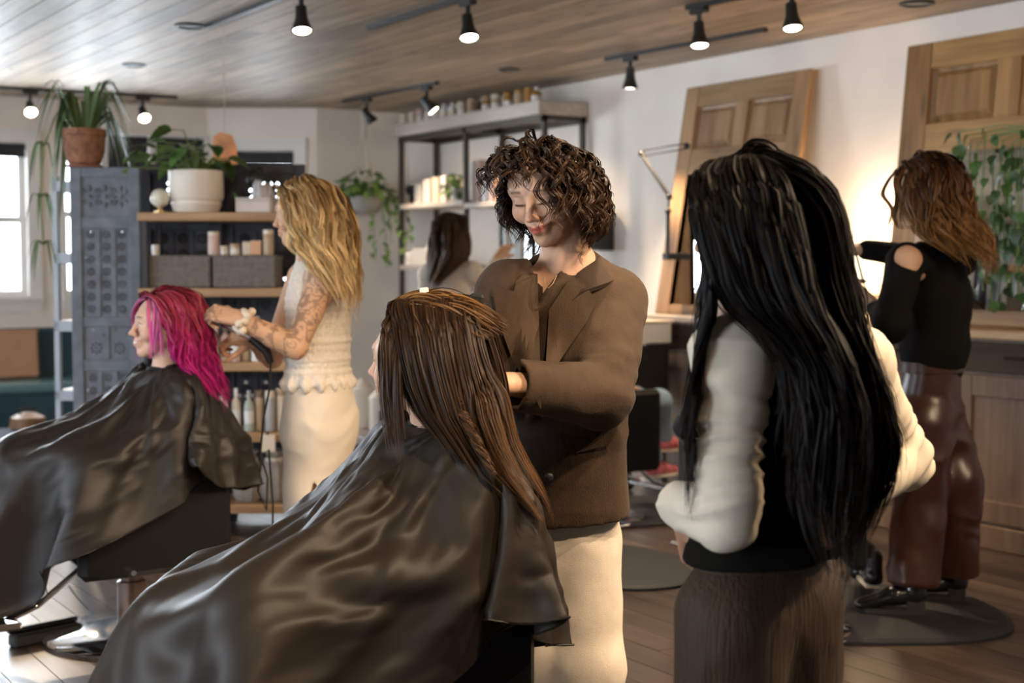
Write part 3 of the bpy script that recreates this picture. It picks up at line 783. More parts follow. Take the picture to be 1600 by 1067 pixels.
for (dx,ln,n) in ((.16,.16,9),(.24,.30,14),(.30,.22,10),(.05,.36,14),(-.1,.10,6),(.13,.42,16)):
    pts=[Vector((0,0,.14))+rt*dx*.5, Vector((0,0,.16))+rt*dx, Vector((0,-.05,.05-ln*.5))+rt*(dx*1.15), Vector((0,-.06,-ln))+rt*(dx*1.2)]
    B.tube(pts,.003,5)
    for k in range(n):
        u=k/n*2.99; i=int(u); p_=pts[i].lerp(pts[i+1],u-i)
        put(lm2 if k%3 else lm3,'leaf',t,p_+Vector((pr.uniform(-.02,.02),pr.uniform(-.03,.03),0)),pr.uniform(0,6.28),pr.uniform(-1.3,-.3),pr.uniform(-.4,.4),pr.uniform(.6,1.05))
B.build('trailing_stems', M_stem, t, True, kind='stuff')

# ivy trailing down in front of the right mirror from a pot on top of the frame
iv = RX(1650,205,5.60)
t = thing('hanging_ivy', 'green ivy vines trailing down over the right door mirror', 'plant', (5.60,iv.y,iv.z-.15))
MB().lathe([(.07,0),(.10,.03),(.115,.14),(.11,.155),(.02,.14)],20).build('pot', M_cream, t, True)
MB().tube([(0,0,.14),(.02,0,.30),(0,0,ZC-iv.z+.15)],.004,6).build('cord', M_cord, t)
il = leaf_mesh('leaf', .078, .068, mat('ivy_leaf', (.05,.115,.03), .42, rnd=.5, var=.25, scale=20))
iv_l = Vector((0,1,0)); Sx=MB()
for k,(px0,ybot) in enumerate(((1494,300),(1503,400),(1513,470),(1524,380),(1536,455),(1549,470),(1563,420),(1578,340),(1592,460),(1610,430))):
    e_=RX(px0,ybot,5.58)-Vector(t.location); top_=RX(px0+4,206+6*(k%4),5.58)-Vector(t.location)
    pts=[Vector((0,0,.14)), Vector((-.02,top_.y*.5,max(.165,top_.z+.012))), top_, top_.lerp(e_,.5)+Vector((-.02,pr.uniform(-.02,.02),0)), e_]
    Sx.tube(pts,.0035,5)
    n_=int(3+(ybot-200)/42)
    for q in range(n_):
        u=q/(n_-.9); p_=(top_.lerp(pts[3],u*2) if u<.5 else pts[3].lerp(e_,u*2-1))
        put(il,'leaf',t,p_+Vector((pr.uniform(-.05,.01),pr.uniform(-.045,.045),pr.uniform(-.02,.02))),pi/2+pr.uniform(-.9,.9),pr.uniform(-1.5,-.6),pr.uniform(-.5,.5),pr.uniform(.6,1.05))
Sx.build('vines', M_stem, t, kind='stuff')

# ---- storage boxes and bottles on the bookshelf
M_basket = mat('grey_woven_cloth', (.185,.165,.145), .9, var=.2, scale=40, bump=.6, bscale=160)
def basket(px, w, label):
    t = thing('storage_box', label, 'box', onshelf(px,3,.05), BSR, 'woven storage boxes')
    MB().box(0,w,0,.24,0,.155,.008).build('body', M_basket, t)
    MB().box(-.004,w+.004,-.004,.244,.140,.158,.004).build('rim', M_basket, t)
basket(231,.305,'left grey woven storage box on the second plank of the bookshelf')
basket(333,.305,'right grey woven storage box on the second plank, beside the blonde stylist')
PAL = {'cream':(.74,.64,.52),'white':(.80,.78,.75),'peach':(.74,.42,.26),'pink':(.66,.48,.43),'grey':(.42,.42,.42),'tan':(.50,.36,.23),'brown':(.16,.10,.06),'amber':(.40,.20,.05),'black':(.03,.03,.03),'sage':(.45,.50,.44),'blue':(.28,.40,.52)}
MATS = {k: mat('plastic_'+k, v, .35) for k,v in PAL.items()}
def bottle(loc, style, r, h, colour, cap, label, group, cat='bottle', name='bottle'):
    t = thing(name, label, cat, loc, pr.uniform(0,6), group); m = MATS[colour]; c = MATS[cap]
    if style == 'tube':
        MB().lathe([(r*.95,0),(r,.006),(r,h*.80),(r*.96,h*.82)],16).build('body', m, t, True)
        MB().lathe([(r*1.0,h*.82),(r*1.0,h*.98),(r*.9,h)],16).build('cap', c, t, True)
    elif style == 'pump':
        MB().lathe([(r*.95,0),(r,.006),(r,h*.66),(r*.8,h*.72),(r*.35,h*.75),(r*.35,h*.79)],16).build('body', m, t, True)
        B=MB(); B.lathe([(r*.42,h*.79),(r*.42,h*.85),(r*.15,h*.86),(r*.15,h*.95)],12); B.box(-r*.25,r*1.0,-r*.2,r*.2,h*.95,h); B.build('pump', c, t)
    elif style == 'jar':
        MB().lathe([(r*.95,0),(r,.006),(r,h*.66),(r*.9,h*.70)],16).build('body', m, t, True)
        MB().lathe([(r*1.02,h*.70),(r*1.02,h*.96),(r*.97,h)],16).build('lid', c, t, True)
    elif style == 'box':
        MB().box(-r,r,-r*.7,r*.7,0,h*.97,.002).build('carton', m, t); MB().box(-r*.99,r*.99,-r*.69,r*.69,h*.97,h).build('flap', c, t)
        t.rotation_euler.z = -YAW + pr.uniform(-.15,.15)
    else:
        MB().lathe([(r*.95,0),(r,.006),(r,h*.60),(r*.85,h*.70),(r*.38,h*.78),(r*.36,h*.82)],16).build('body', m, t, True)
        MB().lathe([(r*.42,h*.82),(r*.42,h*.98),(r*.36,h)],12).build('cap', c, t, True)
    MB().lathe([(r*1.008,h*.2),(r*1.008,h*.5)],16).build('paper_label', MATS['white'] if colour!='white' else MATS['cream'], t, True) if style in ('bottle','pump','jar') else None
    return t
ORD = ['first','second','third','fourth','fifth','sixth','seventh','eighth','ninth','tenth','eleventh','twelfth','thirteenth','fourteenth','fifteenth','sixteenth']
# on the woven boxes
g = 'toiletries standing on the woven boxes'
bz = .16
for px,st,r,h,c_,cp,lb in ((246,'jar',.019,.05,'white','white','small white jar on the left woven box'),
      (336,'tube',.028,.115,'pink','cream','tall pinkish tube standing at the left end of right woven box'),
      (352,'jar',.020,.045,'cream','cream','small cream jar next to the tall pinkish tube'),
      (369,'jar',.024,.055,'cream','tan','squat cream jar with a tan lid, middle of right woven box'),
      (387,'box',.020,.065,'cream','cream','cream carton standing just left of the peach carton'),
      (402,'box',.026,.070,'peach','cream','peach carton standing on the right woven box'),
      (421,'tube',.026,.125,'tan','cream','tall tan tube near the blonde hair on right woven box')):
    bottle(onshelf(px,3,.15)+Vector((0,0,bz)), st, r, h, c_, cp, lb, g)
# third, fourth and fifth planks
def row(level, specs, group, where):
    cnt = 0
    for (px,st,r,h,c_,cp) in specs:
        cl = {'bottle':'bottle','pump':'pump bottle','tube':'tube','jar':'jar','box':'carton'}[st]
        bottle(onshelf(px,level,.10+.03*(cnt%2)), st, r, h, c_, cp, '%s %s, %s cap, %s from left on the %s' % (c_, cl, cp, ORD[cnt], where), group); cnt += 1
row(2, [(232,'pump',.03,.20,'white','black'),(256,'bottle',.03,.19,'cream','white'),(281,'tube',.03,.18,'tan','cream'),(306,'pump',.03,.21,'white','white'),(331,'box',.028,.17,'cream','cream'),(352,'bottle',.026,.17,'pink','brown'),
        (368,'bottle',.024,.15,'pink','pink'),(384,'tube',.024,.14,'tan','cream'),(402,'pump',.030,.22,'white','grey'),(424,'bottle',.028,.18,'cream','grey'),(442,'tube',.026,.19,'grey','white')], 'bottles on the third plank', 'third plank of the bookshelf')
row(1, [(236,'bottle',.03,.20,'grey','black'),(262,'bottle',.03,.21,'sage','white'),(290,'pump',.03,.20,'white','black'),(318,'tube',.03,.18,'cream','cream'),(346,'bottle',.03,.21,'white','grey'),(368,'bottle',.024,.21,'cream','white'),
        (388,'bottle',.025,.20,'sage','grey'),(404,'tube',.024,.20,'tan','brown'),(421,'tube',.025,.20,'grey','cream'),(438,'tube',.025,.21,'cream','tan')], 'bottles on the fourth plank', 'fourth plank of the bookshelf')
t = thing('price_card', 'small cream card hanging on the edge of the fourth plank', 'card', MBS @ bs(416, .42, -.014), BSR)
MB().box(-.035,.035,-.002,.0,0,.085).build('card', MATS['cream'], t); MB().box(-.006,.006,-.002,.008,.080,.10).build('clip', M_black, t)
M_bag = mat('grey_linen', (.30,.27,.24), .95, var=.25, scale=14, bump=.8, bscale=25)
for px,lb in ((386,'left grey linen bag bunched on the lowest plank of the bookshelf'),(428,'right grey linen bag bunched on the lowest plank by the pale skirt')):
    t = thing('linen_bag', lb, 'bag', onshelf(px,0,.14), 0, 'linen bags on the lowest plank')
    MB().lathe([(.05,0),(.072,.03),(.074,.10),(.066,.17),(.045,.205),(.03,.215),(.055,.25),(.03,.245)],18,ripple=.08).build('bag', M_bag, t, True)
    MB().lathe([(.048,.195),(.05,.205),(.048,.215)],14).build('drawstring', M_cord, t, True)
# ---- jars along the top board of the tall shelf
cols = ['cream','cream','pink','cream','cream','white','white','cream','tan','brown','amber','tan','amber','tan','amber','amber']
for k in range(16):
    px = [632,645,657,670,682,694,707,722,737,746,760,775,794,812,827,838][k]
    yy = RX(px,180,SX0+.13).y
    st = ['tube','tube','jar','bottle','jar','bottle','bottle','jar','tube','tube','jar','jar','jar','tube','tube','bottle'][k]
    bottle((SX0+.13, yy, 2.442), st, .036, [.11,.11,.12,.13,.12,.13,.13,.12,.13,.10,.13,.13,.125,.13,.13,.13][k]*.98, cols[k], ['cream','cream','pink','white','cream','white','white','cream','tan','brown','tan','cream','amber','amber','amber','white'][k],
           'small %s %s, %s from the left along the top board of the tall shelf' % (cols[k], {'tube':'tube','jar':'jar','bottle':'bottle'}[st], ORD[k]), 'jars along the top board')
# ---- things on the middle boards
def sh(px, z, x=.17): return Vector((SX0+x, RX(px,320,SX0+x).y, z))
t = thing('hair_dryer', 'black dryer lying at the left end of the upper board of the tall shelf', 'dryer', sh(650,1.806,.2))
MB().tube([(0,-.12,.13),(0,.10,.13)],[.035,.045],12).build('barrel', M_black, t, True); MB().tube([(0,.06,.12),(0,.08,.0)],[.022,.02],8).build('handle', M_black, t, True)
k=0
for px,w,h,c_ in ((662,.05,.16,'white'),(676,.05,.19,'white'),(690,.045,.20,'cream'),(702,.04,.205,'white')):
    t = thing('carton', '%s white carton from the left on the upper board of the tall shelf' % ORD[k], 'carton', sh(px,1.806), 0, 'cartons on the upper board'); k+=1
    MB().box(-.06,.06,-w,w,0,h,.003).build('carton', MATS[c_], t); MB().box(-.058,.058,-w*.96,w*.96,h,h+.004).build('flap', MATS['cream'], t)
k=0
for px,w,h,c_ in ((742,.035,.30,'cream'),(752,.03,.31,'white'),(762,.03,.32,'pink'),(772,.03,.26,'white'),(782,.035,.27,'pink'),(795,.035,.27,'peach')):
    t = thing('book', '%s tall book, %s from the left on the board behind the curly hair' % (c_,ORD[k]), 'book', sh(px,1.781), 0, 'pale books on the lower board'); k+=1
    MB().box(-.09,.09,-w,w,0,h,.002).build('cover', MATS[c_], t); MB().box(-.086,.092,-w*.8,w*.8,.004,h-.004).build('pages', MATS['white'], t)
t = thing('small_pothos', 'small green trailing plant in a grey pot on the upper board of the tall shelf', 'plant', sh(718,1.806,.06))
MB().lathe([(.045,0),(.06,.01),(.065,.10),(.058,.10),(.02,.09)],18).build('pot', MATS['grey'], t, True)
for k in range(40):
    w=pr.uniform(0,6.28); r=.10*math.sqrt(pr.random()); put(lm2 if k%2 else lm3,'leaf',t,(cos(w)*r-.03,sin(w)*r+.02,.16+.10*pr.random()-r*1.2),w-pi/2,pr.uniform(-1.2,.3),0,pr.uniform(.5,.9))
k=0
for px,st,r,h,c_,cp in ((632,'pump',.035,.17,'white','white'),(643,'jar',.05,.10,'white','white'),(655,'box',.05,.13,'white','cream'),(668,'bottle',.03,.18,'white','grey')):
    bottle(sh(px,1.322,.05), st, r, h, c_, cp, 'white container, %s from left on the board beside the far woman in cream'%ORD[k], 'white containers on the middle board'); k+=1
k=0
for px,st,r,h,c_,cp in ((742,'pump',.035,.22,'black','black'),(756,'box',.05,.12,'pink','pink'),(768,'bottle',.04,.19,'white','white'),(790,'bottle',.05,.26,'tan','tan'),(803,'tube',.035,.22,'sage','white')):
    bottle(sh(px,.942,-.0)+Vector((0,0,.0)), st, r, h*1.6, c_, cp, '%s container, %s from the left on the desk board behind the curly-haired stylist'%(c_,ORD[k]), 'containers on the desk board'); k+=1
bottle(Vector((5.62,7.08,1.022)),'bottle',.03,.15,'peach','tan','small peach bottle near the left end of grey cabinet top', None) if False else None
# tray table with white box between the blazer and the grey cabinet
tt = RX(1005,500,5.30)
t = thing('side_trolley', 'small white topped trolley beside the grey station cabinet', 'trolley', (5.20, tt.y+.02, 0))
MB().box(-.16,.16,-.22,.22,.86,.98,.008).build('tray', MATS['white'], t)
MB().box(-.17,.17,-.23,.23,.98,.995,.004).build('tray_lid', MATS['cream'], t)
MB().box(-.15,.15,-.21,.21,.55,.84,.006).build('drawer_block', M_black, t)
for a in (-.13,.13):
    for b_ in (-.19,.19): MB().tube([(a,b_,.05),(a,b_,.86)],.012,8).build('leg', M_black, t); MB().ball((a,b_,.028),.028,10,6).build('castor', M_black, t, True)
bottle((5.22,tt.y-.08,.996),'bottle',.03,.16,'peach','peach','peach bottle on the white trolley lid','bottles on the trolley'); bottle((5.22,tt.y+.02,.996),'jar',.03,.08,'peach','tan','low peach jar on the white trolley lid','bottles on the trolley')

# ---- anti-fatigue mats on the floor
M_mat = mat('grey_rubber_mat', (.022,.022,.023), .6, spec=.3, bump=.2, bscale=200)
def floormat(x,y,rx,ry,rz,label):
    t = thing('floor_mat', label, 'mat', (x,y,.001), rz, 'rounded floor mats')
    def ell(s): return [(rx*s*math.copysign(abs(cos(w))**.75,cos(w)), ry*s*math.copysign(abs(sin(w))**.75,sin(w))) for w in [2*pi*i/40 for i in range(40)]]
    MB().prism(ell(1),0,.010).build('base', M_mat, t)
    n=40; a=ell(1); b_=ell(.955); B=MB(); B.add([(x_,y_,.010) for x_,y_ in a]+[(x_,y_,.020) for x_,y_ in b_],[(i,(i+1)%n,n+(i+1)%n,n+i) for i in range(n)]+[tuple(range(n,2*n))]); B.build('bevelled_top', M_mat, t)
floormat(3.72,4.95,.36,.46,RAD(5),'grey rounded floor mat seen between the jeans and the corduroy trousers')
m2=RZ(1390,962,0); floormat(m2.x-.05,m2.y+.05,.50,.44,-YAW,'dark rounded floor mat under the black boots')
m3=RZ(1000,800,0); floormat(m3.x,m3.y,.45,.40,0,'dark floor mat below the sneakers')

# black bar and cord on the bright floor at the lower left
b0=RZ(18,1012,.0); b1=RZ(124,990,.0); d_=(b1-b0); 
t = thing('floor_bar', 'long black foot bar lying on bright floor below the left cape', 'foot bar', b0, math.atan2(d_.y,d_.x))
MB().box(0,d_.length,-.03,.03,.0,.045,.008).build('bar', M_black, t); MB().box(-.004,d_.length+.004,.008,.034,.045,.062,.006).build('raised_edge', M_black, t)
c0=Vector((0,0,0)); c1=b0.copy(); Ri=Matrix.Rotation(-math.atan2(d_.y,d_.x),3,'Z')
pp=[Ri@(RZ(x,y,.004)-c1) for x,y in ((108,915),(120,932),(142,955),(140,972),(152,985),(176,980),(188,978))]
MB().tube(pp,.004,6).build('cord', M_black, t, True); MB().ball(pp[-1],.018,10,6).build('plug', M_black, t, True)
# ================================================================== FIGURE TOOLKIT: distance fields -> one smooth surface
def Rz(a): c,s=cos(a),sin(a); return np.array([[c,-s,0],[s,c,0],[0,0,1.]])
def Rx(a): c,s=cos(a),sin(a); return np.array([[1.,0,0],[0,c,-s],[0,s,c]])
def Ry(a): c,s=cos(a),sin(a); return np.array([[c,0,s],[0,1.,0],[-s,0,c]])
class Field:
    def __init__(s, lo, hi, res):
        s.lo=np.array(lo,float); s.res=res; s.n=np.ceil((np.array(hi,float)-s.lo)/res).astype(int)+1
        s.a=np.full(s.n,.3,np.float32); s.T=None
    def frame(s, c=None, R=None):
        s.T = None if c is None else (np.array(c,float), np.array(R,float)); return s
    def _w(s, p):
        p=np.array(p,float); return p if s.T is None else s.T[0]+s.T[1]@p
    def _grid(s, lo, hi):
        i0=np.maximum(np.floor((lo-s.lo)/s.res).astype(int),0); i1=np.minimum(np.ceil((hi-s.lo)/s.res).astype(int)+1,s.n)
        if (i1<=i0).any(): return None
        sl=tuple(slice(a,b) for a,b in zip(i0,i1))
        ax=[(np.arange(a,b)*s.res+o).astype(np.float32) for a,b,o in zip(i0,i1,s.lo)]
        g=np.stack(np.meshgrid(*ax,indexing='ij'),-1)
        return sl,g
    def _op(s, sl, d, k, op):
        A=s.a[sl]
        if op=='u':
            if k>0:
                h=np.clip(.5+.5*(A-d)/k,0,1); s.a[sl]=A+(d-A)*h-k*h*(1-h)
            else: s.a[sl]=np.minimum(A,d)
        else:
            d=-d
            if k>0:
                h=np.clip(.5-.5*(A-d)/k,0,1); s.a[sl]=A+(d-A)*h+k*h*(1-h)
            else: s.a[sl]=np.maximum(A,d)
    def seg(s, a, b, ra, rb, k=.02, E=None, sc=(1,1,1), op='u'):
        """tapered round limb a->b; E: axes (3x3) in which it is squashed by sc"""
        a=s._w(a); b=s._w(b)
        if E is not None and s.T is not None and False: pass
        Rm=np.eye(3) if E is None else np.array(E,float)
        if E is None and s.T is not None: Rm=s.T[1]
        sc=np.array(sc,float); m=max(ra,rb)*sc.max()+max(k,.0)+3*s.res
        g=s._grid(np.minimum(a,b)-m,np.maximum(a,b)+m)
        if g is None: return s
        sl,p=g
        q=(p-a.astype(np.float32))@(Rm/sc).astype(np.float32); e=((b-a)@Rm)/sc
        L2=float(e@e)
        t=np.clip((q@e.astype(np.float32))/max(L2,1e-9),0,1)
        d=np.sqrt(((q-t[...,None]*e.astype(np.float32))**2).sum(-1))-(ra+(rb-ra)*t)
        s._op(sl,(d*sc.min()).astype(np.float32),k,op); return s
    def ball(s, c, r, k=.02, E=None, op='u'):
        r=np.array(r if hasattr(r,'__len__') else (r,r,r),float); m=r.min()
        return s.seg(c,np.array(c,float)+1e-6,m,m,k,E,tuple(r/m),op)
    def half(s, p, n, k=0, lo=None, hi=None):
        """cut away everything on the +n side of the plane through p"""
        n=np.array(n,float); n/=np.linalg.norm(n)
        L=s.lo if lo is None else np.array(lo,float); H=s.lo+s.n*s.res if hi is None else np.array(hi,float)
        g=s._grid(L,H)
        if g is None: return s
        sl,q=g; d=((q-np.array(p,np.float32))@n.astype(np.float32))
        A=s.a[sl]; s.a[sl]=np.maximum(A,d) if k==0 else np.where(True,A+(d-A)*np.clip(.5-.5*(A-d)/k,0,1)+k*np.clip(.5-.5*(A-d)/k,0,1)*(1-np.clip(.5-.5*(A-d)/k,0,1)),0); return s
    def wedge(s, planes, lo, hi):
        """remove the convex region where every plane value is negative"""
        g=s._grid(np.array(lo,float),np.array(hi,float)); sl,q=g; d=None
        for p,n in planes:
            n=np.array(n,float); n/=np.linalg.norm(n); v=(q-np.array(p,np.float32))@n.astype(np.float32); d=v if d is None else np.maximum(d,v)
        s.a[sl]=np.maximum(s.a[sl],-d); return s
    def mesh(s):
        A=s.a; n=A.shape; S=A<0
        c=np.zeros(tuple(k-1 for k in n),np.int8)
        for dx in (0,1):
            for dy in (0,1):
                for dz in (0,1): c+=S[dx:n[0]-1+dx,dy:n[1]-1+dy,dz:n[2]-1+dz]
        act=(c>0)&(c<8); idx=np.argwhere(act); N=len(idx)
        num=np.full(act.shape,-1,np.int32); num[act]=np.arange(N)
        acc=np.zeros((N,3),np.float32); cnt=np.zeros(N,np.float32)
        corners=[(i,j,k) for i in (0,1) for j in (0,1) for k in (0,1)]
        val={cr:A[idx[:,0]+cr[0],idx[:,1]+cr[1],idx[:,2]+cr[2]] for cr in corners}
        for cr in corners:
            for ax in range(3):
                if cr[ax]==0:
                    c2=list(cr); c2[ax]=1; c2=tuple(c2); v0=val[cr]; v1=val[c2]; m=(v0<0)!=(v1<0)
                    t=np.where(m,v0/np.where(m,v0-v1,1),0)
                    P_=np.zeros((N,3),np.float32); P_[:]=cr; P_[:,ax]+=t; acc+=P_*m[:,None]; cnt+=m
        V=(idx+acc/cnt[:,None])*s.res+s.lo
        Fs=[]
        for ax in range(3):
            a1,a2=[(1,2),(2,0),(0,1)][ax]
            sl0=[slice(None)]*3; sl1=[slice(None)]*3; sl0[ax]=slice(0,-1); sl1[ax]=slice(1,None)
            d=S[tuple(sl0)]!=S[tuple(sl1)]
            e=np.argwhere(d); 
            ok=(e[:,a1]>0)&(e[:,a2]>0)&(e[:,a1]<n[a1]-1)&(e[:,a2]<n[a2]-1)
            e=e[ok]; ins=S[tuple(e.T)]
            q=[]
            for (o1,o2) in ((-1,-1),(0,-1),(0,0),(-1,0)):
                f=e.copy(); f[:,a1]+=o1; f[:,a2]+=o2; q.append(num[tuple(f.T)])
            q=np.stack(q,1); q[~ins]=q[~ins][:,::-1]; Fs.append(q)
        return V.astype(np.float32), np.concatenate(Fs)
def join(parts):
    V=[];Fc=[];n=0
    for v,f in parts: V.append(v); Fc.append(f+n); n+=len(v)
    return np.concatenate(V),np.concatenate(Fc)
def vnormals(V,Fc):
    a,b,c,d=(V[Fc[:,i]] for i in range(4)); fn=np.cross(c-a,d-b); N=np.zeros_like(V)
    for i in range(4): np.add.at(N,Fc[:,i],fn)
    return N/np.maximum(np.linalg.norm(N,axis=1,keepdims=True),1e-9)
def _h(i,j,k,s): 
    n=(i*73856093)^(j*19349663)^(k*83492791)^(s*2654435761); n=(n^(n>>13))*1274126177; return ((n^(n>>16))&0xffff)/65535.
def noise(p, seed=0):
    p=np.asarray(p,np.float64); i=np.floor(p).astype(np.int64); f=p-i; f=f*f*(3-2*f); r=0
    for dx in (0,1):
        for dy in (0,1):
            for dz in (0,1):
                w=(f[:,0] if dx else 1-f[:,0])*(f[:,1] if dy else 1-f[:,1])*(f[:,2] if dz else 1-f[:,2])
                r=r+w*_h(i[:,0]+dx,i[:,1]+dy,i[:,2]+dz,seed)
    return r*2-1
def smooth_mesh(V,Fc,it=1,l=.5):
    e=np.concatenate([Fc[:,[0,1]],Fc[:,[1,2]],Fc[:,[2,3]],Fc[:,[3,0]]])
    for _ in range(it):
        S=np.zeros_like(V); c=np.zeros(len(V),np.float32)
        np.add.at(S,e[:,0],V[e[:,1]]); np.add.at(S,e[:,1],V[e[:,0]]); np.add.at(c,e[:,0],1); np.add.at(c,e[:,1],1)
        V=V+(S/np.maximum(c,1)[:,None]-V)*l
    return V
def ss(a,b,x): t=np.clip((x-a)/(b-a),0,1); return t*t*(3-2*t)
def wrinkle(V,Fc,amp,freq=(9,9,22),seed=0,mask=None,ridge=True,R=None):
    """cloth folds: ridged directional noise pushed along the normals"""
    N=vnormals(V,Fc); q=V if R is None else V@np.asarray(R); q=q*np.array(freq)+noise(V*5,seed+9)[:,None]*.8
    n=noise(q,seed)
    if ridge: n=(1-np.abs(n)*2)*.7
    d=amp*(n+.4*noise(q*2.1,seed+3))
    if mask is not None: d=d*mask
    return (V+N*d[:,None]).astype(np.float32)

SKIN=np.array((.62,.37,.25))
def head_prims(f, eyes='closed', smile=.5, fem=1.0):
    """head in its own frame: +y face, +z up, origin midway between crown and chin; f.frame() is set by the caller"""
    f.ball((0,-.012,.030),(.074,.093,.082),.0)
    f.seg((0,.022,.0),(0,.046,-.072),.060,.030,.03)
    for s in (-1,1):
        f.ball((s*.040,.052,-.028),.024,.025)
        f.seg((s*.050,-.004,-.052),(s*.014,.058,-.094),.018,.015,.028)
        f.ball((s*.052,.040,.022),.022,.03)
    f.seg((-.034,.074,.024),(.034,.074,.024),.011,.011,.018)
    f.ball((0,.070,-.097),.015,.016)
    for s in (-1,1): f.ball((s*.031,.101,.003),(.019,.016,.011),.012,op='s')
    # eyes
    for s in (-1,1):
        f.ball((s*.031,.0735,.001),(.0150,.0128,.0128),.004)
        if eyes=='closed': f.seg((s*.020,.084,-.0045),(s*.042,.079,-.0040),.0036,.0034,.004)
        else:
            f.seg((s*.019,.083,.006),(s*.043,.078,.005),.0040,.0038,.004); f.seg((s*.020,.082,-.0085),(s*.042,.078,-.008),.0030,.003,.004)
    # nose
    f.seg((0,.082,.012),(0,.103,-.030),.0072,.0092,.012); f.ball((0,.106,-.031),.0088,.006)
    for s in (-1,1):
        f.ball((s*.0115,.095,-.0355),.0072,.007); f.ball((s*.0065,.1025,-.0425),.0034,.003,op='s')
    # mouth
    up=.006*smile; w=.021+.005*smile
    f.ball((0,.080,-.062),(.026,.016,.020),.012)
    for s in (-1,1):
        f.seg((0,.0935,-.0575),(s*w,.083-.002*smile,-.0605+up),.0054,.0030,.005)
        f.seg((0,.0925,-.0685),(s*w*.9,.082-.002*smile,-.0640+up*.9),.0066,.0034,.005)
        f.seg((0,.0995,-.0628),(s*w*1.05,.0865,-.0622+up),.0018,.0012,.002,op='s')
        f.ball((s*.044,.058,-.040+.006*smile),.017*(.8+.4*smile),.018)
    for s in (-1,1):
        f.ball((s*.0755,-.014,-.010),(.010,.019,.031),.006); f.ball((s*.085,-.006,-.006),(.007,.010,.017),.004,op='s')
    return f
def head_tint(Q, hair_col, scalp, eyes, smile, skin, brow=(.10,.055,.035), lip=(.46,.14,.11), teeth=False):
    """true colours of skin, lips, brows, lashes, hairline, by place on the head (Q in head frame)"""
    x,y,z=Q.T; ax=np.abs(x); c=np.tile(np.array(skin),(len(Q),1))
    def mix(m,col): m=np.clip(m,0,1)[:,None]; return c*(1-m)+np.array(col)*m
    blush=np.exp(-((ax-.042)/.020)**2-((z+.032)/.018)**2)*(y>.02); c=mix(blush*.22,(.62,.24,.18))
    c=mix(np.exp(-(x/.012)**2-((z+.033)/.010)**2)*(y>.095)*.18,(.62,.24,.18))
    up=.006*smile; w=.0235+.005*smile
    zc=-.0628+up*(ax/w)**2
    lm=ss(1.0,.75,np.sqrt((ax/w)**2+((z-zc)/np.where(z>zc,.0085,.0105))**2))*(y>.07)
    c=mix(lm,lip)
    ln=np.exp(-((z-zc)/.0016)**2)*(ax<w)*(y>.07); c=mix(ln*.85,(.85,.80,.74) if False else (.16,.04,.035))
    if teeth: c=mix(ss(1.,.6,np.sqrt((ax/(w*.85))**2+((z-zc)/.0045)**2))*(y>.07),(.85,.80,.74))
    bz=.0265-.18*np.maximum(ax-.034,0)+.10*np.minimum(ax-.02,0)
    c=mix(ss(.0045,.0018,np.abs(z-bz))*ss(.012,.018,ax)*ss(.056,.044,ax)*(y>.04)*.85,brow)
    if eyes=='closed':
        ez=-.0062+.05*np.maximum(ax-.031,0)
        c=mix(ss(.0034,.0014,np.abs(z-ez))*ss(.0155,.020,ax)*ss(.049,.043,ax)*(y>.05)*.95,(.03,.018,.014))
        c=mix(np.exp(-((ax-.031)/.014)**2-((z-.004)/.006)**2)*(y>.05)*.25,(.40,.20,.14))
    else:
        d=np.sqrt((ax-.031)**2/.0125**2+(z+.001)**2/.0058**2)
        c=mix(ss(1.0,.85,d)*(y>.06),(.80,.77,.74)); ir=np.sqrt((ax-.031)**2+(z+.001)**2)
        c=mix(ss(.0056,.0048,ir)*(y>.06)*(d<1),(.12,.075,.04)); c=mix(ss(.0028,.002,ir)*(y>.06),(.01,.01,.01))
        c=mix(ss(.0026,.0010,np.abs(z-.0058+.6*(ax-.031)**2*60*.5))*ss(.016,.019,ax)*ss(.048,.044,ax)*(y>.06)*.9,(.03,.018,.014))
    if hair_col is not None:
        dn=Q/np.array((.080,.098,.088))-np.array((0,-.12,.34)); r=np.linalg.norm(dn,axis=1)+1e-6; d=dn/r[:,None]
        m=scalp(d)*(np.linalg.norm(Q-np.array((0,-.012,.03)),axis=1)<.115)*(z>-.06)*(ax<.079); c=mix(m*1.0,np.array(hair_col)*.8)
    return c
def scalp_region(d):
    """where hair grows: d unit direction from the skull centre"""
    x,y,z=d.T
    hl=np.where(y>0, -.15+.80*np.clip(y/.55,0,1)**1.2, -.15-.65*np.clip(-y/.6,0,1)); hl=np.where((np.abs(x)>.6)&(y>0)&(y<.42),np.minimum(hl,.1),hl)
    return ss(-.04,.06,z-hl)

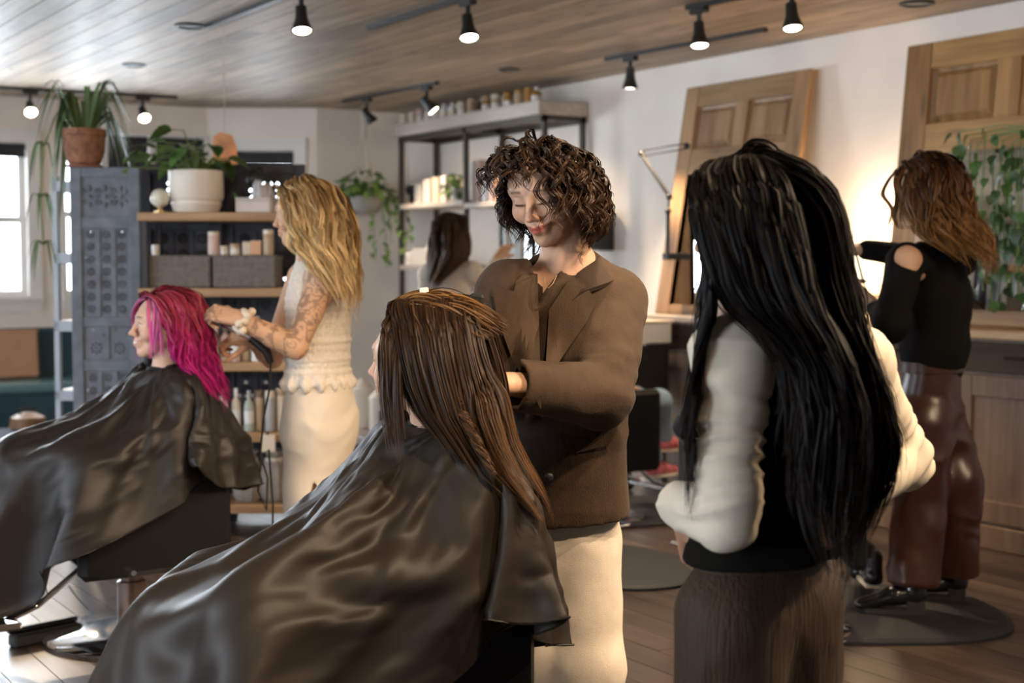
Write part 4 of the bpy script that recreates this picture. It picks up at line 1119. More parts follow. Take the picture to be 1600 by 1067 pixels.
def hand(f, wrist, d, dorsal, side, curl=(.3,.35,.4,.45), thumb=.5, spread=.12, k=.009, scale=1.0):
    """five separate fingers and a palm; side=+1: thumb on the +x side of (d x dorsal)"""
    y=np.array(d,float); y/=np.linalg.norm(y); z=np.array(dorsal,float); z-=y*(z@y); z/=np.linalg.norm(z); x=np.cross(y,z)
    R=np.stack([x,y,z],1); f.frame(wrist,R); S=scale
    bx=np.array([.029,.010,-.009,-.026])*side*S; by=np.array([.088,.092,.088,.079])*S
    f.seg((0,-.02*S,0),(0,.012*S,0),.0255*S,.024*S,.012,sc=(1,1,.72))
    for i in range(4): f.seg((bx[i]*.62,.010*S,0),(bx[i],by[i],0),.0140*S,.0105*S,.012)
    PH=np.array([[.041,.025,.020],[.045,.029,.021],[.041,.027,.020],[.032,.020,.017]])*S; RD=np.array([.0092,.0094,.0088,.0078])*S
    for i in range(4):
        p=np.array((bx[i],by[i],0.)); a=0; sp=-spread*(i-1.3)*.55*side*-1
        for j in range(3):
            a+=curl[i]*(1.15,1.45,.95)[j]
            v=np.array((math.sin(sp)*cos(a),cos(sp)*cos(a),-math.sin(a))); q=p+v*PH[i][j]
            f.seg(p,q,RD[i]*(1,.92,.86)[j],RD[i]*(.92,.86,.72)[j],.004); p=q
    p=np.array((.018*side*S,.020*S,-.006*S)); dirs=[(.62,.72,-.28),(.42,.82,-.38-.4*thumb),(.18,.80,-.45-.6*thumb)]
    for j,(L_,v) in enumerate(zip((.043,.033,.027),dirs)):
        v=np.array(v)*np.array((side,1,1)); v/=np.linalg.norm(v); q=p+v*L_*S
        f.seg(p,q,(.0150,.0112,.0098)[j]*S,(.0112,.0098,.0080)[j]*S,.008 if j==0 else .004); p=q
    f.frame(); return f

# ---- hair: clumps of fine strands combed down from the scalp, kept off the body by colliders
def grow(Hc, R, n_clump, per, L, cols, pull=(0,0,-1), part=0.0, comb=(1.,.35,.5), lift=.35, grav=.12, steps=16, curl=(0,0), thick=.02, colliders=(),
         spread=.010, rad=.0011, seed=1, region=None, lvar=.25, flat=False, tipsplit=1.6, shape=None, keep=None, front=0, rootr=1.0):
    g=np.random.default_rng(seed); Hc=np.array(Hc,float); R=np.array(R,float)
    d=g.normal(size=(n_clump*14,3)); d/=np.linalg.norm(d,axis=1,keepdims=True)
    m=(region or scalp_region)(d)>.5; d=d[m][:n_clump]; n=len(d)
    ctr=np.array((0,-.012,.030)); rad3=np.array((.077,.096,.085))*rootr
    lay=g.random(n)**.7
    p=ctr+d*(rad3+.002)
    s=np.sign(d[:,0]-part); s[s==0]=1
    v=np.stack([s*comb[0]*(.35+np.abs(d[:,0]-part)), -comb[1]*np.ones(n)+front*(d[:,1]>.25), -comb[2]*np.ones(n)],1)+d*lift
    v/=np.linalg.norm(v,axis=1,keepdims=True)
    p=Hc+p@R.T; v=v@R.T; pull=np.array(pull,float); pull/=np.linalg.norm(pull)
    Ls=L(d,g) if callable(L) else L*(1+lvar*(g.random(n)-.6))
    cl=[(Hc+R@ctr, R, np.array((.079,.098,.088)))]
    path=[p.copy()]; h=(Ls/steps)[:,None]
    def push(p):
        for c,Rm,rr in cl:
            q=(p-c)@Rm; r3=rr+ (.003+thick*lay)[:,None]; u=q/r3; l=np.linalg.norm(u,axis=1,keepdims=True)
            p=np.where(l<1,c+((u/np.maximum(l,1e-6))*r3)@Rm.T,p)
        for a,b,ra,rb,sc,E in colliders:
            a=np.array(a,float); b=np.array(b,float); E_=np.eye(3) if E is None else np.array(E); sc=np.array(sc,float)
            q=((p-a)@E_)/sc; e=((b-a)@E_)/sc; t=np.clip(q@e/(e@e),0,1); w=q-t[:,None]*e; l=np.linalg.norm(w,axis=1,keepdims=True)
            rr=(ra+(rb-ra)*t+(.004+thick*.9*lay)/sc.min())[:,None]
            p=np.where(l<rr,a+((t[:,None]*e+w/np.maximum(l,1e-6)*rr)*sc)@E_.T,p)
        return p
    for i in range(steps):
        gg=grav*(.5+1.5*min(1,i/4)); v=v*(1-gg)+pull*gg+ (shape(p,i/steps,d,R) if shape else 0); v/=np.linalg.norm(v,axis=1,keepdims=True)
        q=push(push(p+v*h)); v=.6*v+.4*(q-p)/np.maximum(np.linalg.norm(q-p,axis=1,keepdims=True),1e-6); p=q; path.append(p.copy())
    G=np.stack(path,1)                                    # clump guides n x (steps+1) x 3
    for _ in range(2): G[:,1:-1]=.25*G[:,:-2]+.5*G[:,1:-1]+.25*G[:,2:]
    up=3 if curl[1]>60 else 2; M=steps*up
    u=np.linspace(0,steps,M+1); i0=np.minimum(u.astype(int),steps-1); fr=(u-i0)[None,:,None]
    a_=G[:,np.maximum(i0-1,0)]; b_=G[:,i0]; c_=G[:,i0+1]; d_=G[:,np.minimum(i0+2,steps)]
    G=.5*((2*b_)+(c_-a_)*fr+(2*a_-5*b_+4*c_-d_)*fr**2+(3*b_-a_-3*c_+d_)*fr**3)
    T=np.gradient(G,axis=1); T/=np.maximum(np.linalg.norm(T,axis=2,keepdims=True),1e-9)
    ref=np.where(np.abs(T[...,2:3])<.85,np.array((0,0,1.)),np.array((1.,0,0))); e1=np.cross(T,ref); e1/=np.maximum(np.linalg.norm(e1,axis=2,keepdims=True),1e-9); e2=np.cross(T,e1)
    tt=np.linspace(0,1,M+1)
    ph=g.random(n)*6.28; sg=np.sign(g.random(n)-.5); w=(Ls[:,None]*tt)*curl[1]*(1+.35*(g.random(n)-.5))[:,None]
    amp=curl[0]*(ss(.02,.35,tt) if curl[1]>60 else ss(.12,.55,tt))[None,:]*(.6+.8*g.random(n))[:,None]
    if flat: off=e1*(amp*np.sin(w+ph[:,None]))[...,None]
    else: off=e1*(amp*np.cos(w*sg[:,None]+ph[:,None]))[...,None]+e2*(amp*np.sin(w*sg[:,None]+ph[:,None]))[...,None]
    G=G+off
    # strands inside each clump
    an=g.random((n,per))*6.28; rr=np.sqrt(g.random((n,per)))*spread; prof=(.55+.6*np.sin(np.clip(tt,0,1)*pi*.8)+tipsplit*.25*tt**3)
    o1=(rr*np.cos(an))[...,None]*prof; o2=(rr*np.sin(an))[...,None]*prof
    X=G[:,None]+e1[:,None]*o1[...,None]+e2[:,None]*o2[...,None]
    # frizz and uneven ends
    fz=g.normal(size=(n,per,1,3))*.0025*tt[None,None,:,None]; X=X+fz
    cut=(.72+.28*g.random((n,per)))[...,None]; tq=tt[None,None]*cut*M; j0=np.minimum(tq.astype(int),M-1); fq=(tq-j0)[...,None]
    I=np.arange(n)[:,None,None]; J=np.arange(per)[None,:,None]; X=X[I,J,j0]*(1-fq)+X[I,J,j0+1]*fq
    if keep is not None:
        ok=keep(X.reshape(n*per,M+1,3)); X=X.reshape(n*per,M+1,3)[ok]; sel=ok
    else: X=X.reshape(n*per,M+1,3); sel=np.ones(n*per,bool)
    ns=len(X); cstr=np.repeat(np.arange(n),per)[sel]
    T=np.gradient(X,axis=1); T/=np.maximum(np.linalg.norm(T,axis=2,keepdims=True),1e-9)
    ref=np.where(np.abs(T[...,2:3])<.85,np.array((0,0,1.)),np.array((1.,0,0))); e1=np.cross(T,ref); e1/=np.maximum(np.linalg.norm(e1,axis=2,keepdims=True),1e-9); e2=np.cross(T,e1)
    rt=(rad*(1-.75*tt**2.5)*(.6+.4*ss(0,.08,tt)))[None,:,None]*(.7+.6*g.random((ns,1,1)))
    # each strand a slim ribbon lying flat against the head of hair, turned a little at random
    out=X-Hc; out=out-T*(out*T).sum(-1,keepdims=True); out/=np.maximum(np.linalg.norm(out,axis=2,keepdims=True),1e-9); sd=np.cross(T,out)
    tw=(g.random((ns,1,1))-.5)*1.9; sd=sd*np.cos(tw)+out*np.sin(tw)
    V=np.stack([X-sd*rt*1.35,X+sd*rt*1.35],2).reshape(-1,3)
    a=((np.arange(ns)*(M+1)*2)[:,None]+(np.arange(M)*2)[None,:]); Fq=np.stack([a,a+1,a+3,a+2],-1).reshape(-1,4)
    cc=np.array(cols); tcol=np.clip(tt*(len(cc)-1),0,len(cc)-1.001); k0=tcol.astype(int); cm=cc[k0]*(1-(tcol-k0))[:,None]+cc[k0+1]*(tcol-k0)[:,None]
    var=(.62+.76*g.random(n))[cstr][:,None]*(.8+.4*g.random((ns,1)))
    Ccol=np.repeat((cm[None]*var[...,None]).reshape(ns*(M+1),3),2,axis=0)
    return V,Fq,Ccol
def warp(bit, Z, rows, lo=1.5, hi=98.5):
    """comb a grown head of hair into a given outline: rows (picture y, left x, right x) at depth Z"""
    V,Fq,c=bit; rz=np.array([CAMZ+ray(800,y)[2]/ray(800,y)[1]*Z for y,_,_ in rows]); xl=np.array([(a-800)/F*Z for _,a,_ in rows]); xr=np.array([(b-800)/F*Z for _,_,b in rows])
    o=np.argsort(rz); rz,xl,xr=rz[o],xl[o],xr[o]; z=V[:,2]; nb=34; edges=np.linspace(z.min(),z.max()+1e-6,nb+1); k=np.digitize(z,edges)-1
    ctr=(edges[:-1]+edges[1:])/2; L=np.full(nb,np.nan); R_=np.full(nb,np.nan)
    for i in range(nb):
        w=V[k==i,0]
        if len(w)>40: L[i]=np.percentile(w,lo); R_[i]=np.percentile(w,hi)
    ok=~np.isnan(L); L=np.interp(ctr,ctr[ok],L[ok]); R_=np.interp(ctr,ctr[ok],R_[ok])
    for _ in range(2): L=np.convolve(np.pad(L,1,mode='edge'),[.25,.5,.25],'valid'); R_=np.convolve(np.pad(R_,1,mode='edge'),[.25,.5,.25],'valid')
    sl=np.interp(z,ctr,L); sr=np.interp(z,ctr,R_); tl=np.interp(z,rz,xl); tr=np.interp(z,rz,xr)
    zs=np.minimum(1,np.ones_like(z)); U=V.copy(); x=tl+(V[:,0]-sl)*(tr-tl)/np.maximum(sr-sl,.02); U[:,0]=x*zs+V[:,0]*(1-zs); return U,Fq,c
def clearface(bit, npts, Hc, R, box):
    """drop the strands that would cross the open part of the face: box = x0,x1 (head frame), min y, z0, z1"""
    V,Fq,c=bit; k=npts*2; ns=len(V)//k; Q=(V-np.array(Hc))@np.array(R); x0,x1,y0,z0,z1=box
    m=(Q[:,0]>x0)&(Q[:,0]<x1)&(Q[:,1]>y0)&(Q[:,2]>z0)&(Q[:,2]<z1); bad=m.reshape(ns,k).any(1); V2=V.reshape(ns,k,3)[~bad].reshape(-1,3); c2=c.reshape(ns,k,3)[~bad].reshape(-1,3)
    n=len(V2)//k; f0=Fq.reshape(ns,-1,4)[0]; f0=f0-f0.min(); return V2,(f0[None]+(np.arange(n)*k)[:,None,None]).reshape(-1,4),c2
def zfit(bit, Z, ytop, ybot):
    V,Fq,c=bit; a=CAMZ+ray(800,ytop)[2]/ray(800,ytop)[1]*Z; b=CAMZ+ray(800,ybot)[2]/ray(800,ybot)[1]*Z
    z0,z1=np.percentile(V[:,2],.2),np.percentile(V[:,2],99.8); U=V.copy(); U[:,2]=b+(V[:,2]-z0)*(a-b)/(z1-z0); return U,Fq,c
M_hair=mat('hair_fibre',(.2,.1,.05),.44,attr='tint',spec=.26)
M_skin=mat('skin',tuple(SKIN),.48,attr='tint',spec=.4,sss=.12)
class Person:
    def __init__(s,label,px,Z,group=None):
        c=C(px,500,Z); s.b=np.array((c[0],c[1],0.)); s.root=thing('person',label,'person',c2w(s.b),-YAW,group)
        s.parts=[]; s.tints=[]
    def skin(s,V,Fc,tint=None):
        if tint is None: tint=np.tile(SKIN,(len(V),1))
        s.parts.append((V,Fc)); s.tints.append(tint)
    def finish_skin(s):
        V,Fc=join(s.parts); return np_obj('body',V-s.b,Fc,M_skin,s.root,True,np.concatenate(s.tints))
    def cloth(s,name,V,Fc,m,label=None):
        o=np_obj(name,V-s.b,Fc,m,s.root,True)
        if label: o['label']=label
        return o
    def hair(s,bits,label=None,name='hair'):
        n=0;Vs=[];Fs=[];Cs=[]
        for V,Fq,c in bits: Vs.append(V-s.b);Fs.append(Fq+n);Cs.append(c);n+=len(V)
        o=np_obj(name,np.concatenate(Vs),np.concatenate(Fs),M_hair,s.root,True,np.concatenate(Cs)); o['kind']='stuff'
        if label: o['label']=label
        return o
def make_head(pr,Hc,R,eyes='closed',smile=.5,skin=SKIN,hair_col=None,neck=None,chest=(),res=.0031,scalp=scalp_region,**kw):
    Hc=np.array(Hc,float); R=np.array(R,float)
    pts=[Hc+.15,Hc-.15]+([np.array(neck[0])+.10,np.array(neck[0])-.10] if neck else [])
    for a,b,ra,rb,sc,E in chest: 
        for q in (a,b): pts+= [np.array(q)+max(ra,rb)*1.2+.02,np.array(q)-max(ra,rb)*1.2-.02]
    f=Field(np.min(pts,0),np.max(pts,0),res); f.frame(Hc,R); head_prims(f,eyes,smile); f.frame()
    if neck:
        top=Hc+R@np.array((0,-.020,-.062)); f.seg(top,neck[0],neck[1],neck[2],.022)
        for a,b,ra,rb,sc,E in chest: f.seg(a,b,ra,rb,.045,E,sc)
    V,Fc=f.mesh(); Q=(V-Hc)@R
    t=head_tint(Q,hair_col,scalp,eyes,smile,skin,**kw); far=np.linalg.norm(Q,axis=1)>.16; t[far]=np.array(skin)
    pr.skin(V,Fc,t); return V,Fc
def limb_hand(pr,elbow,wrist,d,dorsal,side,ra=.040,rw=.025,res=.0046,skin=SKIN,tint=None,**kw):
    e=np.array(elbow,float);w=np.array(wrist,float); pts=[e+.07,e-.07,w+.07,w-.07,w+np.array(d)/np.linalg.norm(d)*.17+.06,w+np.array(d)/np.linalg.norm(d)*.17-.06]
    f=Field(np.min(pts,0),np.max(pts,0),res); m=e*.62+w*.38
    f.seg(e,m,ra*.98,ra*.95,0); f.seg(m,w,ra*.95,rw,.012,); hand(f,w,d,dorsal,side,**kw)
    V,Fc=f.mesh(); pr.skin(V,Fc,np.tile(np.array(skin),(len(V),1)) if tint is None else tint(V)); return V
# ================================================================== CHAIRS
M_vinyl = mat('black_vinyl', (.006,.006,.006), .45, spec=.3, bump=.05, bscale=300)
M_chrome = mat('chrome', (.80,.81,.83), .12, 1)
M_post = mat('bronze_post', (.22,.15,.12), .3, .7)
FD = np.array((-CY,-SY,0)); RT = np.array((-SY,CY,0))          # where the clients look (camera-yaw frame) and their right
PSI = math.atan2(CY,-SY)                                       # yaw that turns +y into FD
def salon_chair(label, cx, cz, yaw, group='hydraulic salon chairs', foot=True):
    t = thing('salon_chair', label, 'chair', c2w((cx,cz,0)), yaw-YAW, group)
    MB().lathe([(.30,0),(.31,.012),(.30,.022),(.16,.035),(.05,.05)],40).build('base', M_chrome, t, True)
    MB().lathe([(.05,.04),(.05,.20),(.038,.205),(.038,.30)],20).build('post', M_post, t, True)
    MB().box(-.16,.16,-.17,.17,.285,.31,.004).build('mechanism_plate', M_black, t)
    MB().box(-.235,.235,-.26,.27,.31,.465,.03).build('seat', M_vinyl, t)
    for s in (-1,1):
        MB().box(s*.27-.033,s*.27+.033,-.265,.265,.275,.69,.022).build('arm_panel', M_vinyl, t)
    b=MB(); b.M=Matrix.Translation((0,-.235,.46))@Matrix.Rotation(RAD(12),4,'X'); b.box(-.235,.235,-.045,.045,-.10,.30,.025); b.build('backrest', M_vinyl, t)
    MB().tube([(.0,-.04,.26),(-.16,.02,.262),(-.34,.10,.30)],.009,8).build('pump_lever', M_chrome, t)
    if foot:
        f=MB()
        for s in (-1,1): f.tube([(s*.12,.20,.30),(s*.12,.36,.18),(s*.12,.47,.14)],.011,8)
        f.box(-.20,.20,.43,.55,.125,.15,.006); f.build('footrest', M_chrome, t)
    return t
CH1=(-1.36,5.03); CH3=(-.33,2.93)
salon_chair('black salon chair under the cape of the pink-haired client', *CH1, PSI)
salon_chair('black salon chair in the foreground under the brunette client', *CH3, PSI)

# ================================================================== CLOTH COLOURS
M_cape = mat('cape_nylon', (.019,.0155,.0135), .45, spec=.36, bump=.03, bscale=500)
M_cape3 = mat('cape_nylon_brown', (.024,.018,.013), .47, spec=.34, bump=.03, bscale=500)
M_blazer = mat('brown_wool', (.045,.024,.0105), .85, var=.14, scale=60, bump=.25, bscale=420, sheen=.05, stretch=(1,1,.35))
M_collar = mat('dark_collar', (.034,.019,.010), .85, bump=.25, bscale=420)
M_jeans = mat('cream_denim', (.72,.64,.53), .85, var=.06, scale=30, bump=.2, bscale=500)
M_knit = mat('white_jersey', (.78,.68,.54), .85, bump=.12, bscale=500)
M_vest = mat('black_vest', (.008,.0065,.005), .9, spec=.15)
M_cord2 = mat('corduroy', (.040,.019,.0055), .7, var=.3, scale=18, bump=.4, bscale=160, stretch=(1,1,.08), sheen=.08)
M_sweater = mat('black_knit', (.006,.005,.0045), .9, bump=.3, spec=.2, bscale=260)
M_satin = mat('brown_satin', (.062,.022,.012), .34, spec=.6)
M_lace = mat('white_lace', (.76,.69,.60), .85, bump=.5, bscale=130, var=.08, scale=90)
M_skirt = mat('cream_skirt', (.66,.59,.50), .8, bump=.1, bscale=300)
M_patent = mat('black_patent', (.010,.010,.012), .14, coat=.6)
M_sole = mat('rubber_sole', (.03,.028,.026), .7); M_solec = mat('cream_sole', (.72,.62,.48), .6)
M_denim = mat('light_denim', (.30,.42,.55), .8, var=.1, scale=40)
M_creamtop = mat('cream_blouse', (.72,.64,.54), .85)
def E_(yaw): return Rz(yaw)
def shoe(pr, pos, yaw, m, sole, heel=.0, L_=.25, name='shoe', extra=None):
    """shoe: pos = ankle point projected on its sole plane (camera frame)"""
    f=Field(np.array(pos)-.32,np.array(pos)+.32,.006); f.frame(pos,Rz(yaw))
    f.seg((0,-.03,.035+heel),(0,.05,.045+heel*.6),.036,.034,.02,sc=(.9,1,1)); f.seg((0,.05,.045+heel*.5),(0,L_*.62,.026),.036,.030,.03,sc=(1.1,1,.75))
    f.seg((0,-.03,.04+heel),(0,-.02,.11+heel),.034,.038,.02); f.frame()
    f.half(np.array(pos)+(0,0,.012),(0,0,-1)); V,Fc=f.mesh(); o=pr.cloth(name,V,Fc,m)
    b=MB(); b.M=Matrix([list(r)+[p] for r,p in zip(Rz(yaw),np.array(pos)-pr.b)]+[[0,0,0,1]])
    out=[(-.030,-.055),(.030,-.055),(.036,.03),(.043,.10),(.035,.155),(.0,.182),(-.035,.155),(-.043,.10),(-.036,.03)]
    b.prism(out,0,.016)
    if heel: b.prism([(-.03,-.06),(.03,-.06),(.03,.005),(-.03,.005)],-.0,.02+heel)
    s_=b.build('sole', sole, None); s_.parent=o; return o
def trousers(pr,name,m,waist,hipL,hipR,kneeL,kneeR,ankL,ankR,rw,rh,rk,ra,E,zcut=None,amp=.006,freq=(7,7,14),seed=3,res=.008,flat=.72,label=None,ridge=True,wz=None):
    pts=[waist,hipL,hipR,kneeL,kneeR,ankL,ankR]; f=Field(np.min(pts,0)-.26,np.max(pts,0)+.26,res)
    mid=(np.array(hipL)+hipR)/2
    f.seg(waist,mid,rw,rh*1.35,.03,E,(1,flat,1))
    for h,k,a in ((hipL,kneeL,ankL),(hipR,kneeR,ankR)): f.seg(h,k,rh,rk,.03); f.seg(k,a,rk,ra,.035)
    if wz: f.half((0,0,wz),(0,0,1))
    for a in (ankL,ankR):
        d=np.array(a)-np.array(kneeL if a is ankL else kneeR); d/=np.linalg.norm(d); f.half(np.array(a)+d*.01,d,0,np.array(a)-.13,np.array(a)+.13)
    V,Fc=f.mesh(); V=smooth_mesh(V,Fc,1); V=wrinkle(V,Fc,amp,freq,seed,ridge=ridge); return pr.cloth(name,V,Fc,m,label)
def plate(pr,name,f,poly,m,off=.007,th=.004,cuts=3,Zs=None,parent=None,label=None):
    """tailored flap lying on a garment: outline given on the picture, laid on the real surface, with its own thickness"""
    bm=bmesh.new(); vs=[bm.verts.new((x/100.,y/100.,0)) for x,y in poly]; bm.faces.new(vs)
    bmesh.ops.triangulate(bm,faces=bm.faces[:])
    for _ in range(cuts): bmesh.ops.subdivide_edges(bm,edges=bm.edges[:],cuts=1,use_grid_fill=True)
    bm.verts.ensure_lookup_table(); XY=np.array([(v.co.x*100,v.co.y*100) for v in bm.verts]); Fc=[tuple(v.index for v in fa.verts) for fa in bm.faces]
    be=[e for e in bm.edges if len(e.link_faces)==1]; bnd=[]
    for e in be:
        l=e.link_loops[0]; bnd.append((l.vert.index,l.link_loop_next.vert.index))
    bm.free()
    D=np.array([ray(x,y) for x,y in XY]); D=np.stack([D[:,0]/D[:,1],np.ones(len(D)),D[:,2]/D[:,1]],1)
    z0=f.lo[1]; z1=f.lo[1]+f.n[1]*f.res; Z=np.full(len(D),np.nan)
    for z in np.arange(z0,z1,f.res*.5):
        q=D*z; q[:,2]+=CAMZ; ii=np.round((q-f.lo)/f.res).astype(int); ok=((ii>=0)&(ii<f.n)).all(1)&np.isnan(Z)
        ii=np.clip(ii,0,f.n-1); hit=ok&(f.a[ii[:,0],ii[:,1],ii[:,2]]<0); Z[hit]=z
    Z[np.isnan(Z)]=np.nanmedian(Z)
    nb=[[] for _ in Z]
    for fa in Fc:
        for i in fa: nb[i]+=[j for j in fa if j!=i]
    for _ in range(6): Z=np.array([.4*Z[i]+.6*np.mean(Z[nb[i]]) for i in range(len(Z))])
    A=D*(Z-off)[:,None]; B=D*(Z-off-th)[:,None]; A[:,2]+=CAMZ; B[:,2]+=CAMZ; n=len(A)
    mb=MB(); mb.add(list(B-pr.b),[tuple(reversed(x)) for x in Fc]); mb.add(list(A-pr.b),Fc); mb.f+=[(a,b,n+b,n+a) for a,b in bnd]; mb.mi+=[0]*len(bnd)
    o=mb.build(name,m,pr.root if parent is None else parent,True)
    if label: o['label']=label
    return o
def at(px,py,Z): return C(px,py,Z)

# ================================================================== STYLIST IN THE BROWN BLAZER
def stylist_blazer():
    p=Person('smiling person with dark curly bob and brown blazer combing the seated brunette',885,3.30); E=E_(RAD(157))
    Hc=at(857,294,3.24); R=Rz(RAD(147))@Rx(RAD(-24))@Ry(RAD(3)); nb=at(888,436,3.31)
    chest=[(at(888,470,3.34),at(880,560,3.33),.115,.13,(1,.62,1),E),(at(815,455,3.30),at(955,458,3.38),.045,.045,(1,1,1),None)]
    sk=np.array((.66,.40,.27))
    make_head(p,Hc,R,'closed',1.35,sk,(.06,.032,.018),(nb,.050,.058),chest,lip=(.50,.13,.10))
    # hands: left hand lifting a lock, right hand with the comb
    wl=at(797,600,2.99); el=at(938,618,3.17); limb_hand(p,el,wl,(-.95,-.30,.10),(0,-.25,.97),1,skin=sk,curl=(.5,.55,.6,.65),thumb=.6)
    er=at(748,612,3.22); wr=at(742,560,3.07); limb_hand(p,er,wr,(-.05,-.30,.9),(.95,0,.2),-1,skin=sk,curl=(.9,.95,1.0,1.0),thumb=.7)
    p.finish_skin()
    lo=at(700,900,3.0); f=Field((-.30,2.80,.62),(.36,3.62,1.42),.0055)
    shL=at(957,462,3.37); shR=at(798,452,3.24); up=np.array((0,0,1.))
    f.seg(at(884,470,3.33),at(882,560,3.32),.125,.158,.03,E,(1,.64,1)); f.seg(at(882,560,3.32),at(880,665,3.31),.158,.143,.03,E,(1,.66,1)); f.seg(at(880,665,3.31),at(886,870,3.33),.143,.158,.03,E,(1,.72,1))
    f.seg(shR,shL,.056,.056,.05); f.seg(at(862,428,3.30),shR+(0,0,.012),.045,.05,.03); f.seg(at(912,425,3.34),shL+(0,0,.012),.045,.05,.03)
    f.seg(shL+(.012,0,-.012),el,.072,.069,.02); f.seg(el,wl*.93+el*.07,.068,.054,.018)
    f.seg(shR+(-.012,0,-.012),er,.072,.066,.02); f.seg(er,wr*.85+er*.15,.064,.052,.018)
    f.half(at(915,826,3.2),(.10,.10,-1.),.0,(-.2,3.0,.5),(.36,3.62,.95))
    # hollow ends of the sleeves and the neckline
    for a,b in ((el,wl),(er,wr)):
        d=(b-a)/np.linalg.norm(b-a); c=a+(b-a)*(.93 if a is el else .85); f.half(c+d*.012,d,.0,c-.095+d*.04,c+.095+d*.10); f.seg(c-d*.03,c+d*.06,.043,.046,.003,op='s')
    f.seg(at(886,396,3.30),at(888,440,3.31),.060,.054,.008,op='s')
    a_=at(850,482,3.12)
    f.wedge([(a_,(-1,-.25,0.02)),(a_,(.86,.1,-.56)),(a_,(0,0,-1)),(at(880,440,3.31),(0,1,0))],(-.05,2.9,1.2),(.25,3.35,1.42))
    V,Fc=f.mesh(); V=smooth_mesh(V,Fc,1)
    el_m=np.exp(-(np.linalg.norm(V-el,axis=1)/.13)**2)+.6*np.exp(-(np.linalg.norm(V-shL-np.array((0,0,-.1)),axis=1)/.12)**2)+.35
    V=wrinkle(V,Fc,.0085,(8,8,17),5,np.clip(el_m,0,1.2))
    body=p.cloth('blazer',V,Fc,M_blazer)
    plate(p,'lapel',f,[(858,484),(891,434),(910,436),(905,466),(932,471),(917,502),(885,548),(851,600)],M_blazer,.014,.010,parent=body)
    plate(p,'lapel',f,[(840,428),(820,425),(806,440),(803,455),(768,447),(778,500),(800,560),(846,640)],M_blazer,.013,.010,parent=body)
    b=MB(); n=28; rows_=[]
    for i in range(n+1):
        a_2=RAD(157)+pi/2+RAD(26)+RAD(308)*i/n; d_=np.array((cos(a_2)*1.08,sin(a_2),0)); k_=math.sin(pi*i/n)**.5; cn=nb+np.array((0,0,-.035*(1-k_)))
        rows_.append([cn+d_*r_2+np.array((0,0,z_2)) for r_2,z_2 in ((.060,-.01),(.059,.018+.040*k_),(.067,.024+.040*k_),(.102,-.012+.022*k_),(.096,-.020+.018*k_))])
    vs=[tuple(q-p.b) for r_3 in rows_ for q in r_3]; fs=[(i*5+j,i*5+(j+1)%5,i*5+5+(j+1)%5,i*5+5+j) for i in range(n) for j in range(5)]+[(4,3,2,1,0),tuple(n*5+j for j in range(5))]
    b.add(vs,fs); b.build('collar',M_collar,body,True)['label']='darker collar standing round the neck of the blazer'
    plate(p,'pocket_flap',f,[(898,690),(955,676),(957,694),(900,708)],M_blazer,.006,.004,2,parent=body)
    for (x,y) in ((852,650),(858,745)):
        c=at(x,y,3.17)-p.b; MB().ball(c,(.010,.006,.010),12,6).build('button', M_black, body, True)
    # necklace
    b=MB(); b.tube([at(x_,y_,z_)-p.b for x_,y_,z_ in ((850,428,3.195),(852,444,3.18),(857,450,3.175),(864,443,3.185),(870,430,3.20))],.0008,6); b.build('necklace', M_brass, p.root, True)
    hz=at(885,800,3.33)
    hl=at(912,840,3.33); hr=at(858,845,3.35)
    ankL=np.array((hl[0]+.012,3.34,.07)); ankR=np.array((hr[0]-.02,3.42,.07)); kL=(hl+ankL)/2+(0,-.03,.02); kR=(hr+ankR)/2+(0,-.03,.02)
    trousers(p,'jeans',M_jeans,hz+(0,0,.1),hl,hr,kL,kR,ankL,ankR,.12,.088,.083,.088,E,amp=.007,freq=(6,6,9),seed=11)
    shoe(p,(ankL[0],3.34,0),RAD(160),M_solec,M_sole); shoe(p,(ankR[0],3.42,0),RAD(150),M_solec,M_sole)
    # curls
    cols=[(.012,.006,.0035),(.022,.011,.006),(.046,.022,.010)]
    reg=lambda d: scalp_region(d)
    b0=grow(Hc,R,480,10,.19,cols,(-.05,0,-1),part=.1,comb=(1.,-.05,.25),lift=.30,grav=.26,steps=9,curl=(.012,85),thick=.026,spread=.006,rad=.0013,seed=4,lvar=.35,region=reg)
    b0=zfit(b0,3.24,224,396)
    bits=[clearface(warp(b0,3.24,[(222,832,885),(236,808,912),(260,793,930),(290,784,944),(320,781,951),(345,784,953),(365,800,944),(380,812,930),(396,818,915)]),28,Hc,R,(-.052,.062,.055,-.16,.060))]
    fr=lambda d: ((d[:,1]>.1)&(d[:,2]>.40)&(d[:,2]<.98)&(scalp_region(d)>.5)).astype(float)
    bits.append(grow(Hc,R,60,8,.12,cols,(0,0,-1),part=.2,comb=(.9,-1.,-.2),lift=.75,grav=.24,steps=8,curl=(.010,105),thick=.03,spread=.004,rad=.0012,seed=9,region=fr)); bits[1]=clearface(bits[1],25,Hc,R,(-.05,.05,.05,-.16,.012))
    p.hair(bits)
    # comb in the right hand
    t=thing('hair_brush','black hair brush held beside the head of the seated brunette','brush',c2w(at(741,492,2.99)),-YAW)
    b=MB(); b.M=Matrix.Rotation(RAD(8),4,'Y'); b.box(-.016,.016,-.012,.012,-.045,.045,.006); b.build('head',M_black,t)
    b=MB(); b.M=Matrix.Rotation(RAD(8),4,'Y'); b.tube([(0,0,-.04),(0,0,-.15)],[.008,.010],8); b.build('handle',M_black,t)
    b=MB(); b.M=Matrix.Rotation(RAD(8),4,'Y')
    for i in range(9): b.box(-.030,-.016,-.008,.008,-.042+i*.0098,-.038+i*.0098)
    b.build('bristles',M_black,t,kind='stuff')
    return p

